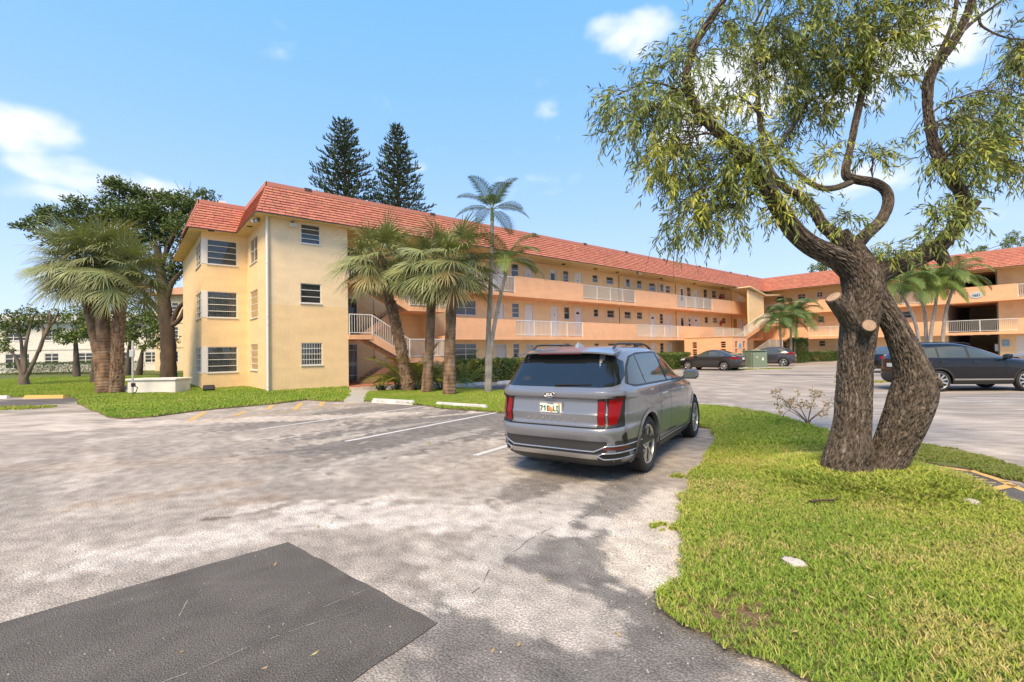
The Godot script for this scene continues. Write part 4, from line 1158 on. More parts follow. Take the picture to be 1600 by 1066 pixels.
	var l1 := MB.new(); l1.tube([Vector3(0, -.02, 0), Vector3(0, 1.7, 0)], [.05, .04], 8); obj("post", l1, M.dark, lp)
	var l2 := MB.new(); l2.lathe(Vector3(0, 1.68, 0), Vector3.UP, [Vector2(.04, 0), Vector2(.12, .05), Vector2(.15, .22), Vector2(.17, .24), Vector2(.001, .34)], 10); obj("lantern", l2, M.dark, lp)
	neighbours()

func row_house(called: String, label: String, at: Vector3, turn: float, l: float, floors: int, m: Material, roofm: Material, depth := 11.0) -> void:
	# a simple neighbour block: walls with window openings by floor, cornice and roof
	var keep := bld
	var t := thing(called, label, "building", at, turn)
	bld = t
	var holes := []
	var n := int(l / 3.4)
	for f in floors:
		for i in n:
			var w := 2.5 if i % 3 == 1 else 1.5
			var x := (i + .5) * l / n - w * .5
			holes.append([x, f * 2.7 + (.5 if f == 0 and i % 3 == 1 else .95), x + w, f * 2.7 + 2.2])
	wall("wall", m, Vector3.ZERO, Vector3.RIGHT, l, -.1, floors * 2.7 + .3, holes, .15)
	for h in holes: window(Vector3(h[0], h[1], 0), Vector3.RIGHT, h[2] - h[0], h[3] - h[1], 3 if h[2] - h[0] > 2 else 2, 3, {"joined": true, "bar": .07, "frame": M.white})
	var b := MB.new(); b.bbox(Vector3(0, -.1, -depth), Vector3(.15, floors * 2.7 + .3, -.15)); b.bbox(Vector3(l - .15, -.1, -depth), Vector3(l, floors * 2.7 + .3, -.15)); b.bbox(Vector3(0, -.1, -depth - .15), Vector3(l, floors * 2.7 + .3, -depth))
	obj("wall", b, m, t)
	for f in range(1, floors): block("floor_band", m, Vector3(-.05, f * 2.7 - .12, -.02), Vector3(l + .05, f * 2.7 + .1, .06))
	var r := MB.new()
	var y := floors * 2.7 + .3; var o := .7
	r.col = Color(.5, .27, .15)
	var c := [Vector3(-o, y, o), Vector3(l + o, y, o), Vector3(l + o, y, -depth - o), Vector3(-o, y, -depth - o)]
	var u := [Vector3(1.5, y + 1.1, -1.5), Vector3(l - 1.5, y + 1.1, -1.5), Vector3(l - 1.5, y + 1.1, -depth + 1.5), Vector3(1.5, y + 1.1, -depth + 1.5)]
	for i in 4: r.quad(c[i], c[(i + 1) % 4], u[(i + 1) % 4], u[i])
	r.quad(u[0], u[1], u[2], u[3]); r.quad(c[3], c[2], c[1], c[0])
	obj("roof", r, roofm, t)
	bld = keep

func neighbours() -> void:
	row_house("apartment_block", "long white two-storey apartment block behind the left trees", Vector3(-82, 0, -50), .12, 42, 2, M.white_wall, M.concrete)
	row_house("apartment_block", "cream apartment block with orange roof behind the corner bay", Vector3(-39.5, 0, -52), .0, 26, 3, M.cream, M.shingle)

# ---------------------------------------------------------------- vehicles
# A car's body is a stack of rounded plan outlines: for each height a rear x, a front x and a half width.
class Car:
	var rows: Array        # [y, rear x, front x, half width]
	var nr := 6.0          # squareness of the rear and front corners
	var nf := 3.6
	var wheels: Array      # wheel centre x
	var wr := .37
	var arch := .42
	func at(y: float) -> Vector3:
		var i := 0
		while i < rows.size() - 2 and rows[i + 1][0] < y: i += 1
		var a: Array = rows[i]; var b: Array = rows[i + 1]
		var p: Array = rows[maxi(i - 1, 0)]; var q: Array = rows[mini(i + 2, rows.size() - 1)]
		var t := clampf((y - a[0]) / (b[0] - a[0]), 0, 1)
		var r := Vector3()
		for k in 3:
			var ma: float = (b[k + 1] - p[k + 1]) / maxf(b[0] - p[0], .001) * (b[0] - a[0]); var mb: float = (q[k + 1] - a[k + 1]) / maxf(q[0] - a[0], .001) * (b[0] - a[0])
			var d: float = b[k + 1] - a[k + 1]
			if d * ma <= 0: ma = 0
			elif absf(ma) > absf(d) * 2.4: ma = d * 2.4
			if d * mb <= 0: mb = 0
			elif absf(mb) > absf(d) * 2.4: mb = d * 2.4
			var t2 := t * t; var t3 := t2 * t
			r[k] = (2 * t3 - 3 * t2 + 1) * a[k + 1] + (t3 - 2 * t2 + t) * ma + (3 * t2 - 2 * t3) * b[k + 1] + (t3 - t2) * mb
		return r
	func side(x: float, y: float) -> float:
		var r := at(y)
		var c := (r.x + r.y) * .5; var a := (r.y - r.x) * .5
		var t := clampf((x - c) / a, -1, 1); var n := nr if t < 0 else nf
		return r.z * pow(maxf(1 - pow(absf(t), n), 0), 1 / n)
	func rear(y: float, z: float) -> float:
		var r := at(y)
		var c := (r.x + r.y) * .5; var a := (r.y - r.x) * .5
		return c - a * pow(maxf(1 - pow(minf(absf(z / r.z), 1), nr), 0), 1 / nr)
	func front(y: float, z: float) -> float:
		var r := at(y)
		var c := (r.x + r.y) * .5; var a := (r.y - r.x) * .5
		return c + a * pow(maxf(1 - pow(minf(absf(z / r.z), 1), nf), 0), 1 / nf)
	func shell(ys: Array, ns := 110, ne := 26) -> MB:
		var mb := MB.new()
		var w := 2 * ns + 2 * ne
		var tr := pow(.5, 1 / nr); var tf := pow(.5, 1 / nf)
		var inside := PackedByteArray()
		for y in ys:
			var r := at(y)
			var c := (r.x + r.y) * .5; var a := (r.y - r.x) * .5
			for k in w:
				var p := Vector3(0, y, 0)
				if k < ns:                       # right side, rear to front
					p.x = c + a * lerpf(-tr, tf, float(k) / ns); p.z = side(p.x, y)
				elif k < ns + ne:                # front, right to left
					p.z = r.z * tf * (1 - 2.0 * (k - ns) / ne); p.x = front(y, p.z)
				elif k < 2 * ns + ne:
					p.x = c + a * lerpf(tf, -tr, float(k - ns - ne) / ns); p.z = -side(p.x, y)
				else:
					p.z = -r.z * tr * (1 - 2.0 * (k - 2 * ns - ne) / ne); p.x = rear(y, p.z)
				var ins := 0
				if absf(p.z) > r.z * .6:
					for wx in wheels:
						var d := Vector2(p.x - wx, y - wr)
						if d.length() < arch:
							ins = 1
							d = d.normalized() * arch if d.length() > .01 else Vector2(0, arch)
							p.x = wx + d.x; p.y = wr + d.y
				inside.append(ins)
				mb.vert(p, Vector3.UP)
		for j in ys.size() - 1:
			for k in w:
				var a := j * w + k; var b := j * w + (k + 1) % w
				if inside[a] + inside[b] + inside[a + w] + inside[b + w] == 4: continue
				mb.ix.append_array(PackedInt32Array([a, b, b + w, a, b + w, a + w]))
		# close the top
		var top := (ys.size() - 1) * w
		var rr := at(ys[-1])
		var cc := mb.vert(Vector3((rr.x + rr.y) * .5, ys[-1], 0), Vector3.UP)
		for k in w: mb.ix.append_array(PackedInt32Array([cc, top + k, top + (k + 1) % w]))
		mb.smooth()
		return mb
	func side_pane(cols: Array, s: float, off := .004, rows_n := 6) -> MB:    # cols: [x, y low, y high], s: +1 right, -1 left
		var mb := MB.new()
		for q in cols:
			for j in rows_n + 1:
				var y: float = lerpf(q[1], q[2], float(j) / rows_n)
				mb.vert(Vector3(q[0], y, s * (side(q[0], y) + off)), Vector3(0, .2, s))
		lace(mb, cols.size(), rows_n, s > 0)
		return mb
	func end_pane(cols: Array, rearward := true, off := .004, rows_n := 6) -> MB:      # cols: [z, y low, y high]
		var mb := MB.new()
		for q in cols:
			for j in rows_n + 1:
				var y: float = lerpf(q[1], q[2], float(j) / rows_n)
				mb.vert(Vector3(rear(y, q[0]) - off if rearward else front(y, q[0]) + off, y, q[0]), Vector3(-1 if rearward else 1, 0, 0))
		lace(mb, cols.size(), rows_n, rearward)
		return mb
	func lace(mb: MB, m: int, n: int, flip: bool) -> void:
		for i in m - 1:
			for j in n:
				var a := i * (n + 1) + j; var b := a + n + 1
				mb.ix.append_array(PackedInt32Array([a, a + 1, b + 1, a, b + 1, b] if flip else [a, b + 1, a + 1, a, b, b + 1]))
		mb.smooth()

func levels(y0: float, y1: float, n: int, extra := []) -> Array:
	var a := []
	for i in n + 1: a.append(lerpf(y0, y1, float(i) / n))
	a.append_array(extra)
	a.sort()
	return a

func spread(pts: Array, n: int) -> Array:        # denser columns between given ones
	var r := []
	for i in pts.size() - 1:
		for k in n:
			var t := float(k) / n
			r.append([lerpf(pts[i][0], pts[i + 1][0], t), lerpf(pts[i][1], pts[i + 1][1], t), lerpf(pts[i][2], pts[i + 1][2], t)])
	r.append(pts[-1])
	return r

func wheel(parent: Node, x: float, s: float, half: float, r: float, spokes: int, rimf := .68, twin := true, w := .225) -> void:
	var t := Node3D.new(); t.name = "wheel"; parent.add_child(t, true)
	t.position = Vector3(x, r, s * (half - w * .5))
	t.rotation.y = 0.0 if s > 0 else PI
	var A := Vector3.BACK
	var rr := r * rimf; var h := w * .5
	var ty := MB.new()
	var prof := [Vector2(rr, -h * .8), Vector2(rr + .02, -h), Vector2(r - .035, -h), Vector2(r - .012, -h + .018)]
	for g in 4:
		var z := lerpf(-h + .03, h - .03, (g + .5) / 4)
		prof.append_array([Vector2(r, z - .019), Vector2(r, z + .015), Vector2(r - .009, z + .016), Vector2(r - .009, z + .021)])
	prof.append_array([Vector2(r - .012, h - .018), Vector2(r - .035, h), Vector2(r - .07, h + .004), Vector2(rr + .02, h), Vector2(rr, h * .8)])
	ty.lathe(Vector3.ZERO, A, prof, 44)
	obj("tyre", ty, M.rubber, t)
	var rim := MB.new()
	rim.lathe(Vector3.ZERO, A, [Vector2(rr - .012, -h * .8), Vector2(rr - .012, h * .5), Vector2(rr - .02, h * .86), Vector2(rr - .004, h * .92), Vector2(rr + .004, h * .8)], 40)
	var ro := obj("rim", rim, M.rim, t)
	for k in spokes:
		var a := TAU * k / spokes + .3
		for q in ([-.13, .13] if twin else [0.0]):
			var sp := MB.new()
			var d0 := Vector3(cos(a + q * .4), sin(a + q * .4), 0); var d1 := Vector3(cos(a + q * 1.15), sin(a + q * 1.15), 0)
			var i0 := d0 * r * .10 + A * h * .62; var o0 := d1 * (rr - .015) + A * h * .72
			sp.beam(i0, o0, .028 if twin else .055, .03, A)
			obj("spoke", sp, M.rim, ro)
	var hb := MB.new(); hb.lathe(A * h * .3, A, [Vector2(.075, 0), Vector2(.075, h * .34), Vector2(.045, h * .5), Vector2(.001, h * .52)], 18)
	obj("hub", hb, M.rim, ro)
	var bk := MB.new(); bk.lathe(A * -h * .25, A, [Vector2(rr - .015, 0), Vector2(rr - .03, .004), Vector2(r * .42, .005), Vector2(r * .42, .02), Vector2(.001, .021)], 30)
	obj("brake_disc", bk, M.dark_metal, ro)

func car_base(called: String, label: String, at: Vector2, fwd: Vector2, c: Car, paint: Material, ys: Array, group := "") -> Node3D:
	var t := thing(called, label, "car", Vector3(at.x, .002, at.y), atan2(-fwd.y, fwd.x), group)
	obj("body", c.shell(ys), paint, t)
	var lo: Array = c.rows[0]
	var ub := MB.new()
	ub.bbox(Vector3(lo[1] + .25, lo[0] + .02, -lo[3] + .28), Vector3(lo[2] - .25, lo[0] + .55, lo[3] - .28))
	obj("underbody", ub, M.black, t)
	for wx in c.wheels:
		for s in [-1.0, 1.0]:
			# wheel arch lining and lip
			var al := MB.new()
			var hw := c.side(wx, c.wr + c.arch * .9)
			for k in 22:
				var a0 := -.25 + (PI + .5) * k / 22; var a1 := -.25 + (PI + .5) * (k + 1) / 22
				var p0 := Vector3(wx + cos(a0) * c.arch, c.wr + sin(a0) * c.arch, 0); var p1 := Vector3(wx + cos(a1) * c.arch, c.wr + sin(a1) * c.arch, 0)
				if p0.y < lo[0] and p1.y < lo[0]: continue
				var z0 := Vector3(0, 0, s * (hw - .5)); var z1 := Vector3(0, 0, s * hw)
				if s > 0: al.quad(p0 + z1, p0 + z0, p1 + z0, p1 + z1)
				else: al.quad(p0 + z0, p0 + z1, p1 + z1, p1 + z0)
			obj("wheel_arch", al, M.black, t)
	return t

func pair(t: Node, called: String, f: Callable, m: Material) -> void:
	for s in [1.0, -1.0]: obj(called, f.call(s), m, t)

func mirror(t: Node, x: float, y: float, z: float, paint: Material) -> void:
	for s in [1.0, -1.0]:
		var mb := MB.new()
		mb.beam(Vector3(x, y - .1, s * z), Vector3(x - .02, y - .03, s * (z + .1)), .08, .05)
		var b := Basis(Vector3.UP, s * .18)
		mb.cbox(Vector3(x - .03, y, s * (z + .18)), Vector3(.14, .16, .24), .045, b)
		var o := obj("side_mirror", mb, paint, t)
		var g := MB.new(); g.cbox(Vector3(x - .106, y, s * (z + .17)), Vector3(.012, .115, .18), .004, b)
		obj("mirror_glass", g, M.mirror_glass, o)

func vehicles() -> void:
	M.rubber = surf(mat(.026, .025, .024, .85), ntex(51, .05, .7, 1.3, 3), null, 2.0, false)
	M.rim = mat(.62, .62, .63, .28, {"metallic": .85})
	M.dark_metal = mat(.06, .06, .065, .45, {"metallic": .6})
	M.chrome = mat(.62, .61, .60, .2, {"metallic": .9})
	M.satin = mat(.46, .45, .44, .32, {"metallic": .8})
	M.tail_red = mat(.22, .004, .006, .2, {"metallic_specular": .35})
	M.tail_dark = mat(.10, .006, .008, .1, {"clearcoat_enabled": true, "clearcoat": 1.0})
	M.trim = mat(.03, .03, .031, .5)
	M.plate = mat(.70, .71, .66, .5)
	M.plate_green = mat(.02, .12, .07, .5)
	M.plate_orange = mat(.75, .22, .05, .5)
	M.mirror_glass = mat(.2, .24, .23, .03, {"metallic": 1.0})
	M.car_glass = mat(.010, .012, .012, .03, {"metallic_specular": .75})
	M.car_glass_light = mat(.06, .075, .07, .03, {"metallic_specular": .85})
	var paint := func(r, g, b): return mat(r, g, b, .3, {"metallic": .45, "clearcoat_enabled": true, "clearcoat": 1.0, "clearcoat_roughness": .04})
	M.paint_grey = paint.call(.22, .23, .255); M.paint_char = paint.call(.040, .040, .046); M.paint_violet = paint.call(.060, .058, .070); M.paint_black = mat(.004, .004, .006, .3, {"metallic_specular": .4, "clearcoat_enabled": true, "clearcoat": .7, "clearcoat_roughness": .03}); M.paint_silver = paint.call(.4, .41, .42)
	big_suv()
	sedan(Vector2(15.2, -32.95), Vector2(-.637, -.771), "sedan", "charcoal four-door sedan parked before the peach service room", M.paint_char)
	sedan(Vector2(33.5, -27.5), Vector2(-.3, -.95), "sedan", "silver sedan mostly behind the black sport utility car", M.paint_silver)
	hatch(Vector2(22.1, -38.2), Vector2(-.80, -.60), "hatchback", "dark violet-grey hatchback parked behind the transformer boxes", M.paint_violet)
	black_suv()
	wagon()

func big_suv() -> void:
	var c := Car.new()
	c.nr = 6.5; c.nf = 3.4; c.wheels = [0.0, 2.80]; c.wr = .368; c.arch = .425
	c.rows = [[.20, -.80, 3.62, .83], [.26, -.92, 3.70, .885], [.34, -.985, 3.75, .915], [.44, -1.00, 3.77, .93], [.515, -1.005, 3.78, .938], [.54, -1.02, 3.78, .94], [.62, -1.045, 3.77, .945], [.68, -1.035, 3.75, .947], [.705, -.985, 3.74, .948], [.73, -.965, 3.73, .949], [.80, -.975, 3.68, .95], [.835, -.98, 3.65, .95], [.86, -.965, 3.63, .95], [.98, -.945, 3.42, .945], [1.015, -.945, 3.34, .943], [1.035, -.985, 3.24, .94], [1.10, -.995, 2.90, .93], [1.125, -.98, 2.74, .922], [1.15, -.94, 2.60, .905], [1.19, -.895, 2.46, .88], [1.30, -.815, 2.24, .835], [1.45, -.70, 1.93, .775], [1.56, -.61, 1.65, .725], [1.60, -.56, 1.48, .70], [1.635, -.48, 1.22, .66], [1.66, -.30, .95, .58], [1.675, .0, .65, .42]]
	var ys := levels(.20, 1.675, 58, [.525, .53, .705, .715, .84, .85, 1.02, 1.028, 1.118, 1.135, 1.145, 1.64, 1.655, 1.67])
	var fwd := Vector2(.545, -.838)
	var t := car_base("sport_utility_car", "slate grey sport utility car parked in the near bay, seen from behind", Vector2(1.02, -6.75), fwd, c, M.paint_grey, ys)
	for wx in c.wheels:
		for s in [-1.0, 1.0]: wheel(t, wx, s, .925, c.wr, 5, .70)
	# wheel arch cladding and sills
	for s in [1.0, -1.0]:
		for wx in c.wheels:
			var lip := MB.new()
			for k in 26:
				var a0 := -.12 + (PI + .24) * k / 26; var a1 := -.12 + (PI + .24) * (k + 1) / 26
				var P := func(a, r, off): 
					var q := Vector2(wx + cos(a) * r, c.wr + sin(a) * r)
					return Vector3(q.x, q.y, s * (c.side(q.x, maxf(q.y, .22)) + off))
				if s > 0:
					lip.quad(P.call(a1, .422, .012), P.call(a0, .422, .012), P.call(a0, .472, .008), P.call(a1, .472, .008))
					lip.quad(P.call(a1, .422, -.05), P.call(a0, .422, -.05), P.call(a0, .422, .012), P.call(a1, .422, .012))
				else:
					lip.quad(P.call(a0, .422, .012), P.call(a1, .422, .012), P.call(a1, .472, .008), P.call(a0, .472, .008))
					lip.quad(P.call(a0, .422, -.05), P.call(a1, .422, -.05), P.call(a1, .422, .012), P.call(a0, .422, .012))
			obj("arch_trim", lip, M.paint_grey, t)
		obj("sill_trim", c.side_pane(spread([[.46, .205, .33], [2.34, .205, .33]], 12), s, .012), M.trim, t)
		obj("sill_strip", c.side_pane(spread([[.47, .335, .352], [2.33, .335, .352]], 8), s, .014, 2), M.chrome, t)
		# side windows with their dark surround
		obj("window_surround", c.side_pane(spread([[-.60, 1.20, 1.22], [-.42, 1.155, 1.42], [-.22, 1.152, 1.535], [.1, 1.15, 1.575], [.9, 1.14, 1.585], [1.3, 1.135, 1.54], [1.7, 1.13, 1.40], [2.18, 1.125, 1.16]], 5), s, .004, 8), M.trim, t)
		var wn := [[[-.545, 1.195, 1.215], [-.40, 1.175, 1.40], [-.22, 1.172, 1.51], [-.03, 1.17, 1.545]], [[.0, 1.17, 1.545], [.4, 1.168, 1.56], [.84, 1.163, 1.56], [.93, 1.16, 1.555]], [[1.0, 1.16, 1.55], [1.3, 1.155, 1.515], [1.7, 1.15, 1.375], [2.08, 1.145, 1.17]]]
		for w in wn: obj("side_window", c.side_pane(spread(w, 6), s, .009, 8), M.car_glass_light, t)
		# door gaps
		for d in [[[.505, .36, 1.15]], [[1.06, .36, 1.14]], [[2.13, .36, 1.12]]]:
			var x: float = d[0][0]
			obj("door_seam", c.side_pane([[x - .004, d[0][1], d[0][2]], [x + .004, d[0][1], d[0][2]]], s, .0025, 12), M.black, t)
		for x in [.62, 1.62]:
			var h := MB.new(); var zz := c.side(x, .99)
			h.cbox(Vector3(x, .99, s * (zz + .03)), Vector3(.22, .03, .022), .008); h.cbox(Vector3(x - .09, .985, s * (zz + .012)), Vector3(.03, .03, .035), .006); h.cbox(Vector3(x + .09, .985, s * (zz + .012)), Vector3(.03, .03, .035), .006)
			obj("door_handle", h, M.chrome, t)
		# roof rail
		var rl := MB.new(); var pts := []; var rd := []
		for k in 15:
			var q := k / 14.0
			var x := lerpf(-.42, 1.45, q)
			var yb := 1.652 - .20 * pow(maxf(q - .62, 0) / .38, 2.0) - .05 * pow(maxf(.12 - q, 0) / .12, 2)
			pts.append(Vector3(x, yb + .036 * sin(PI * clampf(q * 6, 0, .5)) * sin(PI * clampf((1 - q) * 6, 0, .5)) + .01, s * .60)); rd.append(.014)
		rl.tube(pts, rd, 8)
		for k in [0, 7, 14]: rl.cbox(pts[k] - Vector3(0, .03, 0), Vector3(.12, .06, .03), .01)
		obj("roof_rail", rl, M.dark_metal, t)
		# tail lamps: two upright bars each side, the outer one wrapping round the flank
		obj("tail_light_housing", c.end_pane(spread([[s * .60, .69 + .0, 1.02], [s * .695, .69, 1.03]] if s > 0 else [[s * .695, .69, 1.03], [s * .60, .69, 1.02]], 6), true, .010, 10), M.black, t)
		obj("tail_light", c.end_pane(spread([[s * .610, .72, 1.005], [s * .685, .72, 1.012]] if s > 0 else [[s * .685, .72, 1.012], [s * .610, .72, 1.005]], 6), true, .016, 10), M.tail_red, t)
		obj("tail_light_housing", c.end_pane(spread([[s * .715, .69, 1.035], [s * .86, .70, 1.05]] if s > 0 else [[s * .86, .70, 1.05], [s * .715, .69, 1.035]], 12), true, .010, 10), M.black, t)
		obj("tail_light", c.end_pane(spread([[s * .725, .72, 1.02], [s * .80, .72, 1.03]] if s > 0 else [[s * .80, .72, 1.03], [s * .725, .72, 1.02]], 8), true, .016, 10), M.tail_red, t)
		obj("tail_light_housing", c.side_pane(spread([[-.90, .695, 1.06], [-.85, .695, 1.065], [-.80, .80, 1.065], [-.72, 1.02, 1.065]], 5), s, .008, 8), M.black, t)
		obj("tail_light_wing", c.side_pane(spread([[-.895, .72, 1.04], [-.86, .72, 1.045], [-.83, .80, 1.045], [-.76, .98, 1.045]], 5), s, .012, 8), M.tail_red, t)
		# tailgate edge seams
		# rear bumper corner vents
		obj("bumper_vent", c.side_pane(spread([[-.80, .56, .60], [-.74, .50, .64], [-.68, .46, .50]], 4), s, .006, 4), M.black, t)
	obj("tailgate_seam", c.end_pane(spread([[-.62, .685, .697], [.62, .685, .697]], 20), true, .004, 2), M.black, t)
	# rear window, spoiler, high brake lamp
	obj("rear_window", c.end_pane(spread([[-.80, 1.20, 1.30], [-.74, 1.175, 1.47], [-.60, 1.165, 1.585], [.60, 1.165, 1.585], [.74, 1.175, 1.47], [.80, 1.20, 1.30]], 10), true, .005, 12), M.car_glass, t)
	var sp := MB.new()
	var top := []; var bot := []
	for k in 17:
		var z := lerpf(-.70, .70, k / 16.0)
		var b := pow(absf(z) / .70, 4)
		top.append([Vector3(-.38, 1.652 - .045 * b, z), Vector3(-.74 + .07 * b, 1.602 - .035 * b, z)])
		bot.append([Vector3(-.50, 1.60 - .05 * b, z), Vector3(-.735 + .07 * b, 1.582 - .035 * b, z)])
	for k in 16:
		sp.quad(top[k][1], top[k + 1][1], top[k + 1][0], top[k][0])
		sp.quad(bot[k + 1][1], bot[k][1], bot[k][0], bot[k + 1][0])
		sp.quad(bot[k][1], bot[k + 1][1], top[k + 1][1], top[k][1])
	sp.quad(bot[0][0], bot[0][1], top[0][1], top[0][0]); sp.quad(bot[16][1], bot[16][0], top[16][0], top[16][1])
	obj("spoiler", sp, M.paint_grey, t)
	var hl := MB.new(); hl.cbox(Vector3(-.733, 1.577, 0), Vector3(.02, .018, .62), .004); obj("high_brake_light", hl, M.tail_dark, t)
	var fin := MB.new()
	fin.tri(Vector3(-.22, 1.655, .0), Vector3(.02, 1.665, .03), Vector3(-.17, 1.735, .0)); fin.tri(Vector3(.02, 1.665, -.03), Vector3(-.22, 1.655, .0), Vector3(-.17, 1.735, .0)); fin.tri(Vector3(.02, 1.665, .03), Vector3(.02, 1.665, -.03), Vector3(-.17, 1.735, 0)); fin.tri(Vector3(-.22, 1.655, -.03), Vector3(-.22, 1.655, .03), Vector3(-.17, 1.735, 0))
	obj("antenna_fin", fin, M.paint_silver, t)
	# lower bumper: black band, bright outlined lamps and exhaust trims, satin skid strip
	obj("bumper_band", c.end_pane(spread([[-.93, .40, .53], [-.8, .385, .53], [.8, .385, .53], [.93, .40, .53]], 14), true, .006, 6), M.trim, t)
	obj("bumper_lip", c.end_pane(spread([[-.86, .215, .33], [.86, .215, .33]], 24), true, .006, 5), M.trim, t)
	obj("skid_strip", c.end_pane(spread([[-.60, .315, .375], [.60, .315, .375]], 16), true, .022, 3), M.satin, t)
	var line := func(pts: Array, w: float, off: float) -> MB:
		var mb := MB.new(); var p := []; var r := []
		for i in pts.size() - 1:
			for k in 8:
				var q: Vector2 = pts[i].lerp(pts[i + 1], k / 8.0)
				p.append(Vector3(c.rear(q.y, q.x) - off, q.y, q.x)); r.append(w)
		p.append(Vector3(c.rear(pts[-1].y, pts[-1].x) - off, pts[-1].y, pts[-1].x)); r.append(w)
		mb.tube(p, r, 6)
		return mb
	obj("bumper_brightwork", line.call([Vector2(-.92, .475), Vector2(-.70, .475), Vector2(-.56, .41), Vector2(.56, .41), Vector2(.70, .475), Vector2(.92, .475)], .010, .014), M.chrome, t)
	for s in [-1.0, 1.0]:
		obj("reflector", c.end_pane(spread([[.66, .43, .46], [.90, .43, .46]] if s > 0 else [[-.90, .43, .46], [-.66, .43, .46]], 8), true, .012, 3), M.tail_dark, t)
		obj("exhaust_trim", line.call([Vector2(s * .60, .355), Vector2(s * .66, .39), Vector2(s * .90, .39), Vector2(s * .90, .315), Vector2(s * .66, .315), Vector2(s * .60, .355)], .010, .016), M.chrome, t)
		obj("exhaust_opening", c.end_pane(spread([[.62, .33, .38], [.89, .325, .385]] if s > 0 else [[-.89, .325, .385], [-.62, .33, .38]], 8), true, .010, 3), M.black, t)
		var sn := MB.new(); sn.lathe(Vector3(c.rear(.70, s * .42) - .004, .60, s * .42), Vector3.LEFT, [Vector2(.012, 0), Vector2(.012, .004), Vector2(.001, .006)], 10)
		obj("parking_sensor", sn, M.paint_grey, t)
	# plate, emblem and lettering; local axes: the text faces backwards
	var face := Basis(Vector3(0, 0, 1), Vector3.UP, Vector3(-1, 0, 0))
	var px := c.rear(.90, 0.0) - .012
	var pl := MB.new(); pl.cbox(Vector3(px, .895, -.02), Vector3(.012, .155, .31), .004); var plo := obj("license_plate", pl, M.plate, t)
	var pf := MB.new()
	for q in [[.075, .0, .014, .33], [-.075, .0, .010, .33]]: pf.box(Vector3(px - .003, .895 + q[0], -.02), Vector3(.014, q[2], q[3]))
	for q in [-.16, .16]: pf.box(Vector3(px - .003, .895, -.02 + q), Vector3(.014, .16, .012))
	obj("plate_frame", pf, M.chrome, plo)
	lettering(plo, "plate_letters", "71E", .088, .004, M.plate_green, Transform3D(face, Vector3(px - .009, .893, -.102)))
	lettering(plo, "plate_letters", "LIJ", .088, .004, M.plate_green, Transform3D(face, Vector3(px - .009, .893, .062)))
	lettering(plo, "plate_state", "FLORIDA", .022, .003, M.plate_green, Transform3D(face, Vector3(px - .008, .955, -.02)))
	lettering(plo, "plate_state", "SUNSHINE STATE", .018, .003, M.plate_green, Transform3D(face, Vector3(px - .008, .832, -.02)))
	var og := MB.new(); og.lathe(Vector3(px - .007, .892, -.028), Vector3.LEFT, [Vector2(.026, 0), Vector2(.022, .004), Vector2(.001, .005)], 14); og.lathe(Vector3(px - .007, .872, -.008), Vector3.LEFT, [Vector2(.022, 0), Vector2(.018, .005), Vector2(.001, .006)], 14)
	obj("plate_emblem", og, M.plate_orange, plo)
	var stk := MB.new(); stk.box(Vector3(px - .008, .945, .10), Vector3(.004, .022, .03)); obj("plate_sticker", stk, M.paint_yellow, plo)
	var bx := c.rear(1.075, 0) - .004
	var em := MB.new(); var er := MB.new(); var ring := []; var rr := []
	for k in 29:
		var a := TAU * k / 28
		ring.append(Vector3(bx - .010, 1.070 + sin(a) * .036, -.02 + cos(a) * .074)); rr.append(.0055)
	for k in 28: em.tri(Vector3(bx - .008, 1.070, -.02), ring[k], ring[k + 1])
	var emo := obj("emblem", em, M.black, t)
	er.tube(ring, rr, 6, false); obj("emblem_ring", er, M.chrome, emo)
	lettering(emo, "emblem_letters", "KIA", .056, .006, M.white, Transform3D(face, Vector3(bx - .012, 1.069, -.02)))
	var word := "SORENTO"
	for k in 7:
		var z := -.33 + k * .11 - .02
		lettering(t, "name_letter", word[k], .042, .006, M.chrome, Transform3D(face, Vector3(c.rear(.77, z) - .005, .765, z)))
	# front glass, mirrors, wiper, lamps
	obj("windscreen", c.end_pane(spread([[-.74, 1.17, 1.42], [-.5, 1.16, 1.56], [.5, 1.16, 1.56], [.74, 1.17, 1.42]], 10), false, .006, 10), M.car_glass, t)
	mirror(t, 2.02, 1.19, .86, M.paint_grey)
	var wp := MB.new(); wp.beam(Vector3(c.rear(1.19, .05) - .03, 1.185, .02), Vector3(c.rear(1.21, .5) - .02, 1.20, .50), .018, .014); obj("rear_wiper", wp, M.black, t)
	for s in [-1.0, 1.0]: obj("headlight", c.end_pane(spread([[.55, .70, .84], [.86, .74, .88]] if s < 0 else [[-.86, .74, .88], [-.55, .70, .84]], 6), false, .008, 4), M.pale_paint, t)
	obj("grille", c.end_pane(spread([[-.5, .45, .80], [.5, .45, .80]], 10), false, .008, 4), M.black, t)

func dress(t: Node3D, c: Car, wins: Array, surround: Array, seams: Array, handles: Array, glass: Material) -> void:
	for s in [1.0, -1.0]:
		obj("window_surround", c.side_pane(spread(surround, 5), s, .004, 8), M.trim, t)
		for w in wins: obj("side_window", c.side_pane(spread(w, 5), s, .009, 6), glass, t)
		for d in seams: obj("door_seam", c.side_pane([[d[0] - .005, d[1], d[2]], [d[0] + .005, d[1], d[2]]], s, .003, 10), M.black, t)
		for h in handles:
			var mb := MB.new(); mb.cbox(Vector3(h[0], h[1], s * (c.side(h[0], h[1]) + .025)), Vector3(.2, .032, .03), .01)
			obj("door_handle", mb, M.trim, t)

